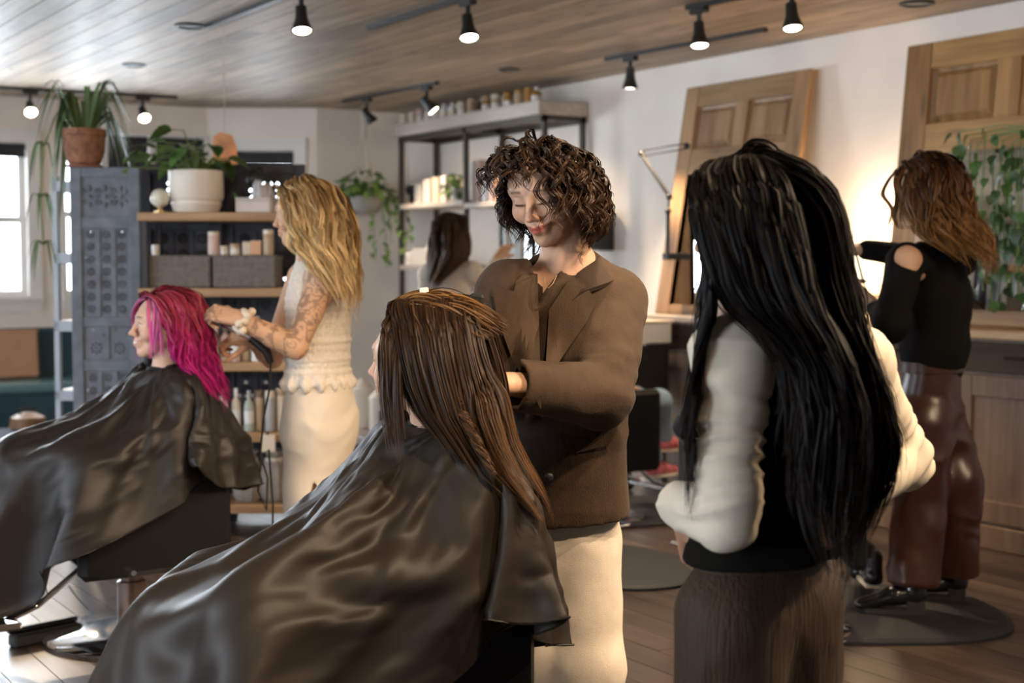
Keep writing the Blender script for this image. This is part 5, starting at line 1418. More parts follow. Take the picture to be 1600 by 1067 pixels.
# ================================================================== SEATED CLIENTS
def client(label,ch,neck,group=None):
    """joints of a client in a chair: returns local->camera map and points"""
    M=np.stack([RT,FD,np.array((0,0,1.))],1); O=np.array((ch[0],ch[1],0.)); L=lambda x,y,z: O+M@np.array((x,y,z))
    return L
def seated_clothes(p,L,nk,m,nearhand,farhand,knees=(.555,.60)):
    E=np.stack([RT,FD,np.array((0,0,1.))],1)
    pts=[L(-.45,-.4,.0),L(.45,-.4,0),L(.45,.85,0),L(-.45,.85,0)]; lo=np.min(pts,0); hi=np.max(pts,0); hi[2]=1.15; lo[2]=.05
    f=Field(lo,hi,.0095); hp=L(0,-.10,.56); nk=np.array(nk); ch=nk*.68+hp*.32
    f.seg(hp,ch,.16,.155,.03,E,(1,.68,1)); f.seg(ch,nk-(0,0,.04),.15,.075,.04,E,(1,.66,1))
    shN=nk+E@np.array((-.155,0,-.055)); shF=nk+E@np.array((.155,0,-.055)); f.seg(shN,shF,.055,.055,.05)
    elN=L(-.30,-.06,.735); elF=L(.30,-.06,.735); hN=L(*nearhand); hF=L(*farhand)
    f.seg(shN,elN,.052,.043,.02); f.seg(elN,hN,.042,.03,.02); f.seg(shF,elF,.052,.043,.02); f.seg(elF,hF,.042,.03,.02)
    for s,kz,fx in ((-1,knees[0],.60),(1,knees[1],.63)):
        h=L(s*.085,-.08,.545); k=L(s*.095,.36,kz); a=L(s*.08,.56,.25); f.seg(h,k,.085,.065,.03); f.seg(k,a,.062,.045,.025)
    V,Fc=f.mesh(); o=p.cloth('clothes',V,Fc,m); return f,(shN,shF,elN,elF,hN,hF)
M_under = mat('dark_clothes', (.02,.02,.022), .85)
def client_pink():
    p=Person('smiling person with long pink and red hair seated in a black cape, left',230,5.03)
    L=client('',CH1,None); nk=at(262,582,5.03); E=Rz(PSI)
    f,J=seated_clothes(p,L,nk,M_under,(-.20,.20,.68),(.17,.33,.64))
    Hc=at(253,507,5.0); R=Rz(RAD(114))@Rx(RAD(1))@Ry(RAD(3)); sk=np.array((.68,.43,.32))
    make_head(p,Hc,R,'open',1.15,sk,(.30,.05,.10),(nk-(0,0,.04),.048,.056),[(nk-(0,0,.08),nk-(0,0,.16),.10,.12,(1,.6,1),E)],res=.0034,teeth=True,lip=(.55,.20,.18))
    for sgn,e,w in ((-1,J[2],J[4]),(1,J[3],J[5])): limb_hand(p,e,w,tuple(FD+np.array((0,0,-.35))),(0,0,1),-sgn,res=.006,skin=sk,curl=(1.0,1.05,1.1,1.1),thumb=1.,scale=.85)
    p.finish_skin()
    for s,k in ((-1,0),(1,1)): shoe(p,L(s*.08,.52,.152),PSI,M_patent,M_sole)
    col=[(nk-(0,0,.16),nk-(0,0,.03),.165,.085,(1,.72,1),E),(J[0],J[1],.062,.062,(1,1,1),None)]
    cols=[(.26,.035,.055),(.34,.035,.075),(.42,.015,.15),(.46,.012,.20)]
    b0=grow(Hc,R,300,11,.36,cols,(.28,-.02,-1),part=-.25,comb=(1.,.55,.35),lift=.12,grav=.28,steps=14,curl=(.010,34),thick=.018,spread=.009,rad=.0016,seed=21,colliders=col,front=.1)
    b0=zfit(b0,5.0,449,622)
    B=[clearface(warp(b0,5.0,[(449,240,285),(460,218,306),(480,222,320),(510,232,328),(540,240,332),(570,254,340),(590,272,347),(622,318,360)]),29,Hc,R,(-.06,.06,.045,-.16,.045))]
    B.append(grow(Hc,R,40,10,.24,[(.40,.10,.20),(.60,.12,.36),(.62,.10,.40)],(.02,0,-1),part=-.25,comb=(1.1,.1,.4),lift=.05,grav=.3,steps=12,curl=(.006,25),thick=.01,spread=.006,rad=.0016,seed=22,colliders=col,
                  region=lambda d: ((d[:,1]>.35)&(d[:,2]>.25)&(scalp_region(d)>.5)).astype(float)))
    p.hair(B); return p
def client_brown():
    p=Person('person with long straight brown hair clipped up, seated in dark cape, foreground',640,2.93)
    L=client('',CH3,None); nk=at(692,672,2.95); E=Rz(PSI)
    f,J=seated_clothes(p,L,nk,M_under,(-.21,.25,.70),(.09,.10,.70),(.50,.525))
    Hc=at(654,560,2.92); R=Rz(RAD(71))@Rx(RAD(0))@Ry(RAD(-6)); sk=np.array((.66,.40,.27))
    make_head(p,Hc,R,'open',.8,sk,(.06,.035,.02),(nk-(0,0,.04),.048,.056),[(nk-(0,0,.08),nk-(0,0,.16),.10,.12,(1,.6,1),E)],lip=(.50,.20,.16),res=.0038)
    for sgn,e,w in ((-1,J[2],J[4]),(1,J[3],J[5])): limb_hand(p,e,w,tuple(FD+np.array((0,0,-.35))),(0,0,1),-sgn,res=.006,skin=sk,curl=(1.0,1.05,1.1,1.1),thumb=1.,scale=.85)
    p.finish_skin()
    for s in (-1,1): shoe(p,L(s*.08,.52,.152),PSI,M_patent,M_sole)
    col=[(nk-(0,0,.18),nk-(0,0,.03),.165,.085,(1,.72,1),E),(J[0],J[1],.066,.066,(1,1,1),None)]
    cols=[(.030,.015,.008),(.030,.015,.007),(.050,.024,.010),(.15,.072,.027)]
    low=lambda d: ((scalp_region(d)>.5)&(d[:,2]<.80)&(d[:,2]>.08+.34*(d[:,1]<.05))).astype(float)
    b0=grow(Hc,R,400,11,lambda d,g:(.42+.30*d[:,2])*(1+.25*(g.random(len(d))-.6)),cols,(.20,-.05,-1),part=0,comb=(.9,.35,.75),lift=.06,grav=.24,steps=16,curl=(.004,14),thick=.014,spread=.010,rad=.0012,seed=31,colliders=col,region=low,lvar=.3,flat=True)
    b0=zfit(b0,2.92,462,786)
    B=[clearface(warp(b0,2.92,[(455,640,730),(470,612,748),(490,612,758),(520,614,768),(560,622,780),(600,634,790),(640,652,796),(680,684,806),(720,712,826),(755,762,848),(786,815,862)],.6,99.2),33,Hc,R,(-.2,.2,.052,-.2,.07))]
    # curtain falling forward over the near cheek
    cu=grow(Hc,R,60,12,.24,cols[:3],(.10,-.03,-1),part=0,comb=(.9,.05,.7),lift=.04,grav=.26,steps=12,curl=(.004,14),thick=.010,spread=.008,rad=.0012,seed=34,colliders=col,
                  region=lambda d: ((d[:,1]>.05)&(d[:,1]<.62)&(d[:,2]>.2)&(d[:,2]<.85)&(d[:,0]<-.05)).astype(float))
    B.append(clearface(cu,25,Hc,R,(-.2,.2,.052,-.2,.07)))
    # top section combed back flat and rolled under the clip
    B.append(grow(Hc,R,150,11,.13,[(.08,.038,.014),(.16,.08,.028),(.07,.034,.014)],(.9,0,-.55),part=0,comb=(.15,1.,-.0),lift=.16,grav=.22,steps=10,curl=(.006,20),thick=.014,spread=.007,rad=.0012,seed=32,
                  region=lambda d: ((d[:,2]>.72)&(d[:,1]>-.7)).astype(float)))
    # twisted lock lying in front of the near shoulder
    g=np.random.default_rng(77); tt=np.linspace(0,1,40); A0=at(704,606,2.775); A1=at(772,742,2.70); ns_=110
    base_=A0[None]*(1-tt)[:,None]+A1[None]*tt[:,None]+np.stack([np.zeros(40),-.012*np.sin(tt*pi),np.zeros(40)],1)
    ph=g.integers(0,2,ns_)*pi+g.normal(size=ns_)*.55; ra=.0035+.0085*np.sqrt(g.random(ns_)); an=ph[:,None]+tt*15; wd=(ra[:,None]*(1.15-.75*tt))
    X=base_[None]+np.stack([np.cos(an)*wd*.9,np.sin(an)*wd,np.cos(an)*wd*.45],-1)+g.normal(size=(ns_,1,3))*.0015
    V=np.stack([X+.0011*np.array((cos(w_),0,sin(w_))) for w_ in (0,2.09,4.19)],2).reshape(-1,3)
    ba=(np.arange(ns_)*120)[:,None,None]; i_2=(np.arange(39)*3)[None,:,None]; j_2=np.arange(3)[None,None,:]; q0=ba+i_2+j_2; q1=ba+i_2+(j_2+1)%3
    B.append((V,np.stack([q0,q1,q1+3,q0+3],-1).reshape(-1,4),np.repeat(np.array([(.075,.036,.014)])*(.6+.8*g.random((ns_,1))),120,axis=0)))
    p.hair(B)
    # clip, earring
    t=thing('hair_clip','pale and black section clip standing in the hair of the seated brunette','clip',c2w(at(667,472,2.90)),-YAW)
    b=MB(); b.M=Matrix.Rotation(RAD(-6),4,'Y'); b.box(-.012,.006,-.006,.006,-.02,.030,.002); b.build('jaw',MATS['white'],t)
    b=MB(); b.M=Matrix.Rotation(RAD(10),4,'Y'); b.box(.002,.022,-.008,.008,-.015,.022,.003); b.build('jaw',M_black,t)
    e=at(683,612,2.86)-p.b; MB().tube([e+np.array((.010*cos(w),0,.014*sin(w))) for w in np.linspace(0,2*pi,16)],.0014,6).build('earring',M_brass,p.root,True)
    return p
# ================================================================== BLONDE STYLIST
def stylist_blonde():
    p=Person('person with wavy blonde hair, tattooed arm and white lace top, standing behind pink hair',495,5.2); E=E_(RAD(72))
    Hc=at(472,332,5.15); R=Rz(RAD(80))@Rx(RAD(-7)); sk=np.array((.60,.36,.23)); nb=at(492,412,5.2)
    chest=[(at(496,425,5.2),at(496,450,5.2),.10,.12,(1,.62,1),E)]
    make_head(p,Hc,R,'open',.2,sk,(.30,.17,.07),(nb,.048,.056),chest,res=.0038)
    sh=at(507,432,5.07); el=at(462,543,4.97); wr=at(372,497,4.92)
    ink=np.array((.16,.10,.075))
    def tattoo(V):
        q=V*np.array((26,26,26)); n=noise(q,3); n2=noise(q*2.3,8); rings=np.abs(n)<.10; blobs=(n2>.42)&(noise(V*11,5)>-.25); fl=np.abs(np.abs(noise(V*38,12))-.35)<.07
        m=(rings|blobs|(fl&(noise(V*9,2)>.0)))*.62*(np.linalg.norm(V-wr,axis=1)>.06); m=m*(V[:,2]<sh[2]+.03)
        return sk*(1-m[:,None])+ink*m[:,None]
    f=Field(np.min([sh,el],0)-.12,np.max([sh,el],0)+.12,.0048); mid=sh*.5+el*.5
    f.seg(sh,mid,.062,.047,.0); f.seg(mid,el,.047,.040,.01); f.seg(sh,at(520,440,5.14),.06,.07,.03); f.seg(el,el*.7+wr*.3,.040,.043,.02)
    V,Fc=f.mesh(); p.skin(V,Fc,tattoo(V))
    limb_hand(p,el,wr,(-.97,.02,.20),(.15,-.75,.65),1,ra=.043,rw=.027,skin=sk,tint=tattoo,curl=(.75,.8,.85,.9),thumb=.8)
    er=at(425,560,5.28); wr2=at(398,534,5.10); limb_hand(p,er,wr2,(-.8,-.35,.15),(0,-.5,.8),-1,skin=sk,curl=(.8,.85,.9,.9),thumb=.7,res=.0046)
    shR=at(470,432,5.32); f=Field(np.min([shR,er],0)-.1,np.max([shR,er],0)+.1,.006); f.seg(shR,er,.05,.04,0); V,Fc=f.mesh(); p.skin(V,Fc,np.tile(sk,(len(V),1)))
    for s,x in ((1,482),(-1,505)):                       # legs below the skirt
        a=np.array((at(x,600,5.2)[0],5.2+.04*s,0)); f=Field(a-(.15,.15,-.0),a+np.array((.15,.15,.62)),.008); f.seg(a+(0,0,.55),a+(0,0,.30),.06,.055,0); f.seg(a+(0,0,.30),a+(0,0,.08),.055,.036,.01); V,Fc=f.mesh(); p.skin(V,Fc,np.tile(sk,(len(V),1)))
        shoe(p,a,RAD(75),M_solec,M_sole)
    p.finish_skin()
    # lace top
    f=Field(at(380,640,4.9)+(0,0,-.05),at(620,370,5.5)+(0,.05,.05),.006)
    f.seg(at(497,425,5.2),at(497,470,5.2),.105,.145,.03,E,(1,.66,1)); f.seg(at(497,470,5.2),at(497,530,5.2),.148,.140,.03,E,(1,.70,1)); f.seg(at(497,530,5.2),at(497,630,5.2),.140,.155,.03,E,(1,.74,1))
    f.seg(at(492,404,5.2),at(496,425,5.2),.062,.09,.03); f.seg(at(470,425,5.3),at(522,420,5.10),.032,.032,.03)
    f.half(at(497,597,5.2),(0,0,-1)); f.seg(at(491,385,5.19),at(493,412,5.2),.055,.053,.01,op='s')
    for c,r in ((sh,.075),(shR,.07)): f.ball(c+np.array((0,-.012 if c is sh else .02,.0)),(r*.95,r*.75,r*1.35),.01,op='s')
    V,Fc=f.mesh(); V=smooth_mesh(V,Fc,1); 
    ang=np.arctan2(V[:,1]-5.2,V[:,0]-at(497,500,5.2)[0]); zz=V[:,2]; N=vnormals(V,Fc)
    band=np.exp(-((zz-at(0,560,5.2)[2])/.006)**2)+np.exp(-((zz-at(0,532,5.2)[2])/.006)**2)+np.exp(-((zz-at(0,578,5.2)[2])/.005)**2)+np.exp(-((zz-at(0,482,5.2)[2])/.005)**2)
    V=V+N*(.006*band+.0022*np.sin(zz*210)*(np.sin(ang*30)>-.2)+.0014*np.sin(ang*56))[:,None]
    # scalloped, flared hem
    h=ss(at(0,572,5.2)[2],at(0,598,5.2)[2],zz)*-1+1; fl=ss(at(0,575,5.2)[2],at(0,599,5.2)[2],zz)
    V=V+N*(fl*(.014+.012*np.sin(ang*17)))[:,None]; V[:,2]-=fl*.012*np.abs(np.sin(ang*8.5))
    p.cloth('lace_top',V.astype(np.float32),Fc,M_lace)
    # skirt
    f=Field(at(380,900,4.9)+(0,0,-.2),at(620,560,5.5)+(0,.05,.05),.007)
    f.seg(at(496,585,5.2),at(499,660,5.2),.135,.160,.03,E,(1,.80,1)); f.seg(at(499,660,5.2),at(492,760,5.2),.160,.135,.04,E,(1,.80,1)); f.seg(at(492,760,5.2),at(488,905,5.2),.135,.115,.03,E,(1,.80,1))
    f.half(at(490,880,5.2),(0,0,-1)); a=at(490,752,5.05)
    f.wedge([(a,(1,0,.28)),(a,(-1,0,.28)),(at(490,800,5.19),(0,1,0))],(-1.2,4.9,.1),(-.4,5.19,.9))
    V,Fc=f.mesh(); V=smooth_mesh(V,Fc,1); V=wrinkle(V,Fc,.006,(5,5,13),15,mask=ss(.35,.8,V[:,2])+.25); p.cloth('skirt',V,Fc,M_skirt)
    # scrunchie
    b=MB(); d=(wr-el)/np.linalg.norm(wr-el); e1=np.cross(d,(0,0,1)); e1/=np.linalg.norm(e1); e2=np.cross(d,e1); c=wr-d*.02-p.b
    b.tube([c+(e1*cos(w)+e2*sin(w))*(.036+.006*sin(w*7))+d*.012*sin(w*5) for w in np.linspace(0,2*pi,60)],[.012+.004*sin(i*1.3) for i in range(60)],8); b.build('scrunchie',MATS['cream'],p.root,True)
    col=[(nb-(0,0,.2),nb-(0,0,.02),.16,.085,(1,.70,1),E),(at(480,432,5.3),at(515,428,5.1),.05,.05,(1,1,1),None)]
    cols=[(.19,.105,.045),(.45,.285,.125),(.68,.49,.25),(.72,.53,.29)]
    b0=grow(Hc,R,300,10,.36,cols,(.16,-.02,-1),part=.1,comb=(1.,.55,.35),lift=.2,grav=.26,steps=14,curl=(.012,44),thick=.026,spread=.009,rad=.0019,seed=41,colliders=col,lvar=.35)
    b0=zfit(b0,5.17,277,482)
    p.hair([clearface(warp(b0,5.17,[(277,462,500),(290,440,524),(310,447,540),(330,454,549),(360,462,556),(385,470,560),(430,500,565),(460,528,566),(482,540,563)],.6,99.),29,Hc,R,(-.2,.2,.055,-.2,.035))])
    t=thing('curling_iron','black curling iron with its cord hanging down, held by the blonde stylist','curling iron',c2w(at(392,528,5.06)),-YAW)
    b=MB(); b.tube([(0,0,.0),(.055,0,-.045),(.07,0,-.09)],[.016,.018,.012],10); b.build('handle',M_black,t,True); b=MB(); b.tube([(0,0,0),(-.10,0,.05)],.011,10); b.build('barrel',M_chrome,t,True)
    b=MB(); b.tube([(.07,0,-.09),(.065,0,-.18),(.04,0,-.30),(.03,.0,-.42),(.055,0,-.50),(.05,0,-.62),(.02,0,-.55),(.035,0,-.42),(.06,0,-.40),(.07,.02,-.60),(.06,.03,-.90),(.02,.0,-1.04),(-.1,-.1,-1.045)],.004,6); b.build('cord',M_black,t,True)
    return p
# ================================================================== BLACK-HAIRED PERSON IN FRONT RIGHT
def person_black():
    p=Person('person with very long black hair, white sleeves and dark vest, back turned, foreground right',1190,2.42); E=E_(RAD(38)); sk=np.array((.45,.24,.15))
    Hc=at(1170,345,2.40); R=Rz(RAD(48))@Rx(RAD(-8)); nb=at(1195,480,2.43)
    make_head(p,Hc,R,'open',.2,sk,(.012,.009,.008),(nb,.05,.058),[(nb-(0,0,.04),nb-(0,0,.12),.10,.12,(1,.6,1),E)],res=.0055)
    shL=at(1145,560,2.34); shR=at(1330,570,2.52); elL=at(1137,808,2.28); elR=at(1412,718,2.66); wL=at(1062,790,2.44); wR=at(1345,762,2.40)
    limb_hand(p,elL,wL,(.15,.35,-.9),(-.95,.1,-.1),-1,skin=sk,curl=(.5,.5,.5,.5),res=.005); limb_hand(p,elR,wR,(-.6,-.1,-.75),(.2,-.9,.2),1,skin=sk,curl=(.4,.4,.4,.4),res=.005)
    p.finish_skin()
    def sleeve(sh,el,w,seed,nm):
        f=Field(np.min([sh,el,w],0)-.12,np.max([sh,el,w],0)+.12,.0048)
        f.seg(sh,el,.061,.048,0); f.seg(el,w,.048,.040,.02); f.ball(sh+(0,0,.006),(.064,.064,.058),.03); f.seg(sh,sh+(nb-sh)*.55,.058,.055,.03)
        d=(w-el)/np.linalg.norm(w-el); f.half(w+d*.01,d,0,w-.07+d*.02,w+.07+d*.09)
        V,Fc=f.mesh(); a=(el-sh)/np.linalg.norm(el-sh); t_=(V-sh)@a; rad_=V-sh-t_[:,None]*a
        dist=np.linalg.norm(V-el,axis=1); N=vnormals(V,Fc)
        q=np.stack([t_*40,rad_[:,0]*7+t_*14,rad_[:,1]*7],1); n=(1-2*np.abs(noise(q+noise(V*6,3)[:,None]*.8,seed)))
        V=V+N*(n*(.0040+.0055*np.exp(-(dist/.09)**2)+.003*np.exp(-((t_-.07)/.07)**2)))[:,None]
        return p.cloth(nm,V.astype(np.float32),Fc,M_knit)
    sleeve(shL,elL,wL,2,'sleeve'); sleeve(shR,elR,wR,6,'sleeve')
    f=Field((.10,2.05,.66),(.85,2.85,1.36),.006)
    f.seg(at(1205,520,2.45),at(1205,610,2.45),.10,.135,.03,E,(1,.66,1)); f.seg(at(1205,610,2.45),at(1192,760,2.45),.135,.118,.03,E,(1,.70,1)); f.seg(at(1192,760,2.45),at(1187,880,2.45),.118,.152,.03,E,(1,.74,1))
    f.seg(at(1175,505,2.40),at(1262,512,2.50),.045,.045,.04); f.half(at(1190,880,2.4),(0,0,-1))
    V,Fc=f.mesh(); V=wrinkle(V,Fc,.004,(8,8,14),4); p.cloth('vest',V,Fc,M_vest)
    hz=at(1186,860,2.45); ex=E@np.array((1,0,0.)); hl=at(1186,955,2.45)-ex*.075; hr=at(1186,955,2.45)+ex*.075
    aL=np.array((hl[0]-.0,hl[1],.07)); aR=np.array((hr[0],hr[1],.07))
    trousers(p,'corduroy_trousers',M_cord2,hz,hl,hr,(hl+aL)/2,(hr+aR)/2,aL,aR,.115,.096,.090,.085,E,amp=.006,freq=(7,7,8),seed=8,wz=at(0,842,2.45)[2])
    b=MB(); bc=at(1186,862,2.45)-p.b; b.M=Matrix.Translation(bc)@Matrix([list(r)+[0] for r in E]+[[0,0,0,1]]); b.lathe([(.131,-.018),(.135,-.016),(.135,.016),(.131,.018)],40); o=b.build('waistband',M_cord2,p.root,True); o.data.transform(Matrix.Translation(bc)@Matrix([list(r)+[0] for r in E]+[[0,0,0,1]])@Matrix.Diagonal((1,.74,1,1))@(Matrix.Translation(bc)@Matrix([list(r)+[0] for r in E]+[[0,0,0,1]])).inverted())
    shoe(p,(aL[0],aL[1],0),RAD(45),M_patent,M_sole); shoe(p,(aR[0],aR[1],0),RAD(30),M_patent,M_sole)
    col=[(at(1205,620,2.45),nb-(0,0,.03),.15,.09,(1,.72,1),E),(at(1190,880,2.45),at(1205,620,2.45),.15,.155,(1,.75,1),E),(shL,shR,.058,.058,(1,1,1),None),(shL,elL,.064,.052,(1,1,1),None),(shR,elR,.060,.050,(1,1,1),None)]
    cols=[(.006,.004,.003),(.005,.0035,.0025),(.008,.005,.003)]
    def shp(pp,t,d,Rr):
        w=np.where(d[:,0]>-.25,1.,.15)
        return (np.array((.10,-.05,0))*max(0,t-.25)*w[:,None])
    b0=grow(Hc,R,540,9,.66,cols,(.06,-.10,-1),part=-.35,comb=(1.,.5,.55),lift=.08,grav=.24,steps=18,curl=(.010,20),thick=.026,spread=.012,rad=.0018,seed=51,colliders=col,lvar=.30,shape=shp)
    b0=zfit(b0,2.42,238,835)
    B=[warp(b0,2.42,[(238,1150,1212),(250,1112,1240),(270,1088,1263),(300,1078,1282),(350,1079,1300),(400,1092,1313),(440,1104,1322),(480,1128,1336),(520,1168,1352),(560,1196,1366),(620,1205,1386),(680,1202,1392),(740,1205,1378),(800,1222,1345),(840,1240,1320)])]
    b1=grow(Hc,R,60,12,.58,cols,(-.12,.02,-1),part=-.35,comb=(1.1,.05,.6),lift=.06,grav=.24,steps=16,curl=(.012,24),thick=.016,spread=.010,rad=.0014,seed=52,colliders=col,
                  region=lambda d: ((d[:,0]<-.25)&(d[:,1]>.0)&(d[:,2]>.2)&(scalp_region(d)>.5)).astype(float))
    B.append(warp(zfit(b1,2.40,270,770),2.40,[(270,1090,1190),(350,1079,1190),(420,1090,1170),(480,1082,1160),(560,1070,1120),(650,1058,1098),(770,1060,1090)]))
    p.hair(B).data.materials[0]=mat('black_hair_fibre',(.01,.01,.01),.5,attr='tint',spec=.16); return p
# ================================================================== RIGHT STYLIST
def stylist_right():
    p=Person('person with auburn waves, black cold-shoulder sweater and brown satin trousers, at right',1452,5.42); E=E_(RAD(58)); sk=np.array((.66,.40,.26))
    Hc=at(1440,305,5.40); R=Rz(RAD(70))@Rx(RAD(-12)); nb=at(1460,372,5.43)
    shL=at(1415,408,5.28); shR=at(1500,408,5.56); elL=at(1392,508,5.18); wL=at(1362,476,5.36); elR=at(1432,402,5.72); wR=at(1345,389,5.74)
    make_head(p,Hc,R,'open',.2,sk,(.10,.045,.02),(nb,.05,.058),[(shL+(.04,.04,-.025),shR,.043,.043,(1,1,1),None),(nb-(0,0,.05),nb-(0,0,.14),.11,.13,(1,.6,1),E),(shL,shL*.75+elL*.25,.060,.052,(1,1,1),None)],res=.0052)
    limb_hand(p,elL,wL,(-.55,.3,.55),(-.5,-.7,-.3),-1,skin=sk,curl=(.6,.6,.7,.7),res=.005); limb_hand(p,elR,wR,(-.97,.0,-.12),(.1,-.5,.8),1,skin=sk,curl=(.6,.7,.8,.8),res=.005)
    p.finish_skin()
    f=Field((1.15,4.95,.78),(2.1,6.0,1.50),.0065)
    f.seg(at(1466,410,5.44),at(1464,470,5.44),.135,.165,.03,E,(1,.68,1)); f.seg(at(1464,470,5.44),at(1460,540,5.44),.165,.160,.03,E,(1,.74,1)); f.seg(at(1460,540,5.44),at(1457,585,5.44),.160,.135,.03,E,(1,.76,1))
    f.seg(shL,shR,.060,.055,.04); f.seg(shL,elL,.067,.062,.02); f.seg(elL,elL*.25+wL*.75,.062,.034,.02); f.seg(shR,elR,.06,.05,.02); f.seg(elR,elR*.1+wR*.9,.048,.036,.02)
    f.half(at(1457,598,5.44),(-.0,0,-1),0,(1.15,4.95,.78),(2.1,6.0,1.0))
    # the cut-out over the shoulder and the wide neckline
    f.ball(shL+np.array((.012,-.052,.025)),(.078,.055,.060),.006,Rz(RAD(-20))@Ry(RAD(-42)),op='s'); f.ball(nb+(0,0,.04),(.072,.072,.072),.01,op='s')
    V,Fc=f.mesh(); V=smooth_mesh(V,Fc,1); V=wrinkle(V,Fc,.006,(7,7,12),14); p.cloth('sweater',V,Fc,M_sweater)
    hz=at(1456,578,5.44); ex=E@np.array((1,0,0.)); mid=at(1452,660,5.44); hl=mid-ex*.085; hr=mid+ex*.085
    aL=np.array((at(1428,900,5.30)[0],5.31,.13)); aR=np.array((at(1487,900,5.52)[0],5.50,.13)); kL=np.array((at(1440,760,5.36)[0],5.36,.50)); kR=np.array((at(1488,760,5.50)[0],5.47,.50))
    trousers(p,'satin_trousers',M_satin,hz,hl,hr,kL,kR,aL,aR,.145,.112,.098,.092,E,amp=.013,freq=(7,7,5.5),seed=23,res=.007,wz=at(0,566,5.44)[2])
    b=MB(); M4=Matrix.Translation(hz+np.array((0,0,.015))-p.b)@Matrix([list(r)+[0] for r in E]+[[0,0,0,1]])@Matrix.Diagonal((1,.75,1,1)); b.M=M4; b.lathe([(.15,-.022),(.157,-.02),(.157,.02),(.15,.022)],40); b.build('waistband',M_satin,p.root,True)
    shoe(p,(aL[0]-.03,5.27,0.022),RAD(78),M_patent,M_sole,.035,.27,'boot'); shoe(p,(aR[0]-.02,5.48,.022),RAD(70),M_patent,M_sole,.035,.27,'boot')
    col=[(at(1464,540,5.44),nb-(0,0,.05),.165,.11,(1,.72,1),E),(shL,shR,.066,.062,(1,1,1),None)]
    cols=[(.040,.016,.007),(.065,.027,.010),(.17,.078,.025),(.29,.145,.045)]
    b0=grow(Hc,R,280,10,.38,cols,(.24,-.08,-1),part=.1,comb=(1.,.5,.45),lift=.14,grav=.26,steps=14,curl=(.011,34),thick=.022,spread=.011,rad=.0019,seed=61,colliders=col,lvar=.28)
    p.hair([warp(zfit(b0,5.4,240,418),5.4,[(240,1425,1472),(255,1408,1491),(280,1400,1504),(310,1398,1511),(340,1399,1520),(360,1408,1536),(380,1436,1548),(400,1468,1553),(418,1490,1550)])])
    return p
# ================================================================== PEOPLE FARTHER BACK
def standing_back():
    p=Person('person with long dark hair and cream top at the tall shelf, far back',705,9.0); yaw=RAD(-40); E=E_(yaw); sk=np.array((.62,.38,.25))
    Hc=at(704,374,9.0); R=Rz(RAD(-35))@Rx(RAD(-6)); nb=at(705,412,9.02); shL=at(668,428,9.08); shR=at(738,424,8.95)
    make_head(p,Hc,R,'open',.2,sk,(.035,.02,.012),(nb,.05,.055),[],res=.0065)
    elR=at(752,450,9.15); wR=at(777,402,9.35); elL=at(668,505,9.3); wL=at(735,470,9.5)
    limb_hand(p,elR,wR,(.5,.3,.6),(-.3,-.8,.3),1,res=.0065,skin=sk); limb_hand(p,elL,wL,(.8,.4,.2),(0,-.3,.9),-1,res=.0065,skin=sk); p.finish_skin()
    f=Field((-.9,8.6,.8),(.0,9.7,1.45),.011)
    f.seg(nb-(0,0,.06),at(705,480,9.02),.10,.16,.03,E,(1,.66,1)); f.seg(at(705,480,9.02),at(705,545,9.02),.16,.15,.03,E,(1,.7,1)); f.seg(shL,shR,.06,.06,.03)
    f.seg(shR,elR,.06,.05,.02); f.seg(elR,elR*.2+wR*.8,.048,.035,.02); f.seg(shL,elL,.06,.05,.02); f.seg(elL,elL*.2+wL*.8,.048,.035,.02)
    V,Fc=f.mesh(); V=wrinkle(V,Fc,.006,seed=31); p.cloth('blouse',V,Fc,M_creamtop)
    ex=E@np.array((1,0,0.)); m_=at(705,590,9.02); hl=m_-ex*.08; hr=m_+ex*.08; aL=np.array((hl[0],hl[1],.08)); aR=np.array((hr[0],hr[1],.08))
    trousers(p,'trousers',M_jeans,at(705,545,9.02),hl,hr,(hl+aL)/2,(hr+aR)/2,aL,aR,.14,.09,.075,.07,E,res=.012)
    shoe(p,(aL[0],aL[1],0),yaw,M_patent,M_sole); shoe(p,(aR[0],aR[1],0),yaw,M_patent,M_sole)
    col=[(at(705,500,9.02),nb-(0,0,.03),.16,.09,(1,.7,1),E),(shL,shR,.07,.07,(1,1,1),None)]
    b0=grow(Hc,R,180,9,.40,[(.05,.026,.015),(.075,.042,.022),(.11,.062,.032)],(-.16,-.06,-1),part=0,comb=(1.,.5,.5),lift=.1,grav=.25,steps=12,curl=(.006,18),thick=.02,spread=.013,rad=.003,seed=71,colliders=col)
    p.hair([warp(zfit(b0,9.,333,462),9.,[(333,690,722),(348,677,730),(380,672,733),(400,671,733),(418,669,715),(440,666,692),(462,666,684)])])
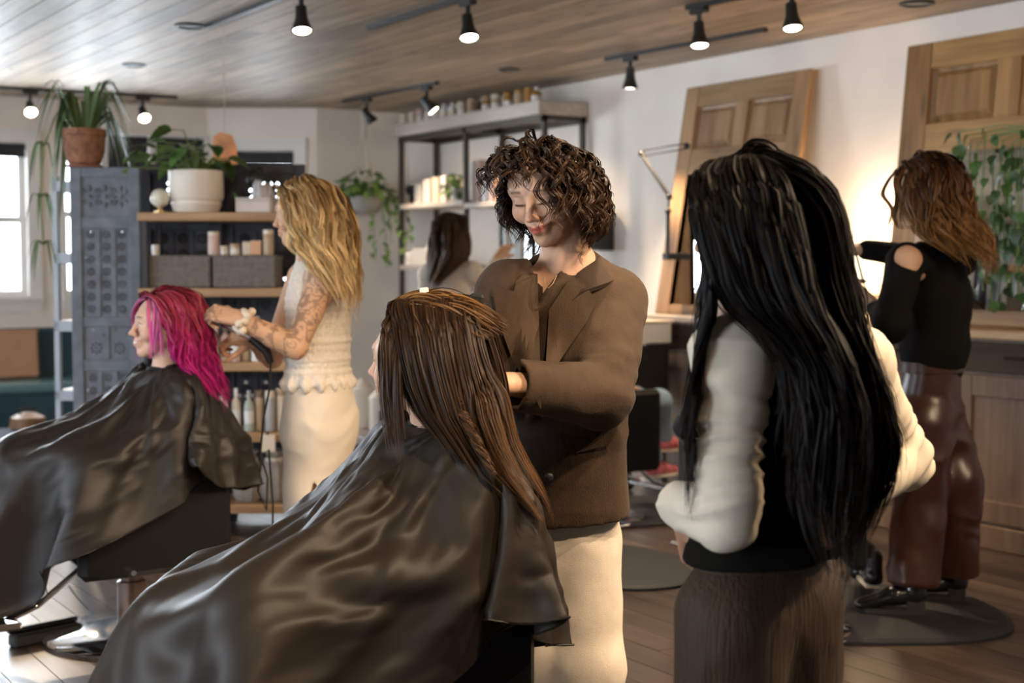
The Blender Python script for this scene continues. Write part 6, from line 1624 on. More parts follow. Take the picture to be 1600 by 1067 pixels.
def seated_far(label,ch,yaw,top,pants,shoem,hidden_hair,shoecol,chairlabel,feet,chair_yaw=None):
    """client in a chair facing the wall mirrors; mostly hidden behind others"""
    salon_chair(chairlabel,ch[0],ch[1],yaw if chair_yaw is None else chair_yaw)
    p=Person(label,800+ch[0]/ch[1]*F,ch[1]); M=Rz(yaw); O=np.array((ch[0],ch[1],0.)); L=lambda x,y,z:O+M@np.array((x,y,z)); sk=np.array((.62,.38,.25))
    nk=L(0,-.13,1.0); Hc=L(0,-.11,1.14); 
    make_head(p,Hc,M@Rx(RAD(-5)),'open',.4,sk,hidden_hair[1],(nk-(0,0,.04),.048,.055),[],res=.0065)
    elN=L(-.29,-.05,.745); elF=L(.29,-.05,.745); hN=L(-.10,.17,.70); hF=L(.10,.17,.70)
    for e,w,s in ((elN,hN,1),(elF,hF,-1)): limb_hand(p,e,w,tuple(M@np.array((0.0,.9,-.3))),(0,0,1),s,res=.0065,skin=sk)
    p.finish_skin()
    lo=np.min([L(a,b,.45) for a in(-.45,.45) for b in (-.4,.4)],0); hi=np.max([L(a,b,1.1) for a in(-.45,.45) for b in (-.4,.4)],0); f=Field(lo,hi,.010)
    hp=L(0,-.10,.56); f.seg(hp,L(0,-.12,.85),.155,.15,.03,M,(1,.68,1)); f.seg(L(0,-.12,.85),nk-(0,0,.04),.15,.075,.04,M,(1,.66,1)); a=nk+M@np.array((-.15,0,-.055)); b=nk+M@np.array((.15,0,-.055)); f.seg(a,b,.055,.055,.05)
    f.seg(a,elN,.055,.045,.02); f.seg(elN,elN*.15+hN*.85,.044,.034,.02); f.seg(b,elF,.055,.045,.02); f.seg(elF,elF*.15+hF*.85,.044,.034,.02)
    V,Fc=f.mesh(); V=wrinkle(V,Fc,.005,seed=5); p.cloth('shirt',V,Fc,top)
    hl=L(-.09,-.06,.56); hr=L(.09,-.06,.56); kL=L(-.10,.40,.60); kR=L(.10,.40,.60)
    trousers(p,'trousers',pants,L(0,-.09,.66),hl,hr,kL,kR,np.array(feet[0])+(0,0,.09),np.array(feet[1])+(0,0,.09),.14,.085,.062,.05,M,res=.010)
    for q,fp in enumerate(feet): 
        s_=shoe(p,fp,yaw+feet_yaw[q],shoem,shoecol,name='shoe')
    p.hair([grow(Hc,M,90,6,.25,[hidden_hair[0],hidden_hair[1]],(0,0,-1),lift=.3,grav=.2,steps=10,curl=(.01,30),thick=.03,spread=.012,rad=.003,seed=81)])
    return p
feet_yaw=(.15,-.1)
YR=math.atan2(-CY,SY)                                          # facing the right-hand wall
BUILD=[stylist_blazer,client_pink,client_brown,stylist_blonde,person_black,stylist_right,standing_back]
for fn in BUILD: fn()
if True:
    c8=(.385,7.35)
    M_sneak=mat('sneaker_red',(.60,.16,.19),.5,var=.6,scale=26)
    seated_far('seated client in jeans and red patterned sneakers, mostly hidden behind the brown blazer',c8,YR,M_creamtop,M_denim,M_sneak,((.05,.03,.02),(.09,.05,.03)),M_solec,
       'black salon chair partly visible between the blazer and the black-haired person',(at(1022,745,7.55),at(1036,705,7.75)))
    c9=(.925,5.10)
    seated_far('seated client in dark clothes and black patent shoes, hidden behind black-haired person',c9,RAD(-14),M_under,M_under,M_patent,((.02,.02,.02),(.04,.03,.02)),M_solec,
       'black salon chair hidden behind the black-haired person, before the satin trousers',(at(1362,914,5.45),at(1342,905,5.62)),RAD(-2))
# ================================================================== CUTTING CAPES (draped cloth, settled vertex positions)
def cape(data, ch, nk, m, label):
    q = np.array([int(v) for v in data.split()], float).reshape(-1,3)/1000.0
    A = q + np.array((ch[0],ch[1],0)); NT=64; NR=len(A)//NT-1
    Fc=[[j*NT+i, j*NT+(i+1)%NT, (j+1)*NT+(i+1)%NT, (j+1)*NT+i] for j in range(NR) for i in range(NT)]
    Fc=np.array(Fc); pin=A[:2*NT].copy(); A=smooth_mesh(A.astype(np.float32),Fc,1,.25); A[:2*NT]=pin
    # finer cloth with creases running from the neck to the hem (raised only, so they stay off the body)
    G=A.reshape(NR+1,NT,3)
    def mid(P,axis):
        if axis==1:
            m=(-np.roll(P,1,1)+9*P+9*np.roll(P,-1,1)-np.roll(P,-2,1))/16; out=np.empty((P.shape[0],P.shape[1]*2,3)); out[:,0::2]=P; out[:,1::2]=m; return out
        Q=np.concatenate([2*P[:1]-P[1:2],P,2*P[-1:]-P[-2:-1]]); m=(-Q[:-3]+9*Q[1:-2]+9*Q[2:-1]-Q[3:])/16; out=np.empty((P.shape[0]*2-1,P.shape[1],3)); out[0::2]=P; out[1::2]=m; return out
    G=mid(mid(G,1),0); n1,n2=G.shape[:2]; A=G.reshape(-1,3)
    Fc=np.array([[j*n2+i, j*n2+(i+1)%n2, (j+1)*n2+(i+1)%n2, (j+1)*n2+i] for j in range(n1-1) for i in range(n2)])
    N=vnormals(A,Fc); jj,ii=np.divmod(np.arange(n1*n2),n2); w=2*pi*ii/n2; rr=jj/(n1-1)
    q=np.stack([np.cos(w)*4.6,np.sin(w)*4.6,rr*2.0+ch[0]*3],1); q=q+noise(q*.9+7,4)[:,None]*np.array((.5,.5,.3))
    fold=np.clip(1-np.abs(noise(q,11))*3.2,0,1)**1.4*.014+np.clip(1-np.abs(noise(q*np.array((1.9,1.9,3.0))+3,21))*3.5,0,1)**1.5*.006
    fold=fold*ss(.06,.25,rr)
    A=A+N*np.where(N[:,2:3]<-.3,-1,1)*fold[:,None] if False else A+N*fold[:,None]*np.sign((N*(A-A.mean(0))).sum(1).mean())
    NT=n2
    base=np.array((ch[0],ch[1],0))
    t = thing('cape', label, 'cape', c2w(base), -YAW, 'cutting capes')
    o = np_obj('cloth', A-base, Fc, m, t, True)
    s = o.modifiers.new('subdivision','SUBSURF'); s.levels=1; s.render_levels=1
    s = o.modifiers.new('thickness','SOLIDIFY'); s.thickness=.0016; s.offset=1
    b=MB(); c=np.array(nk)+np.array((0,0,.014))-base
    ring=[c+np.array((cos(w)*.062,sin(w)*.062,0)) for w in np.linspace(0,2*pi,33)]
    b.tube(ring,.011,8,False); k=b.build('collar_band', M_vinyl, t, True); k['label']='snug black collar band'
    # hem stitching: a thicker edge
    e=A[-NT:]-base; h=MB(); h.tube([tuple(p) for p in e]+[tuple(e[0])],.0022,5,False); h.build('hem', m, t, True)
    return t
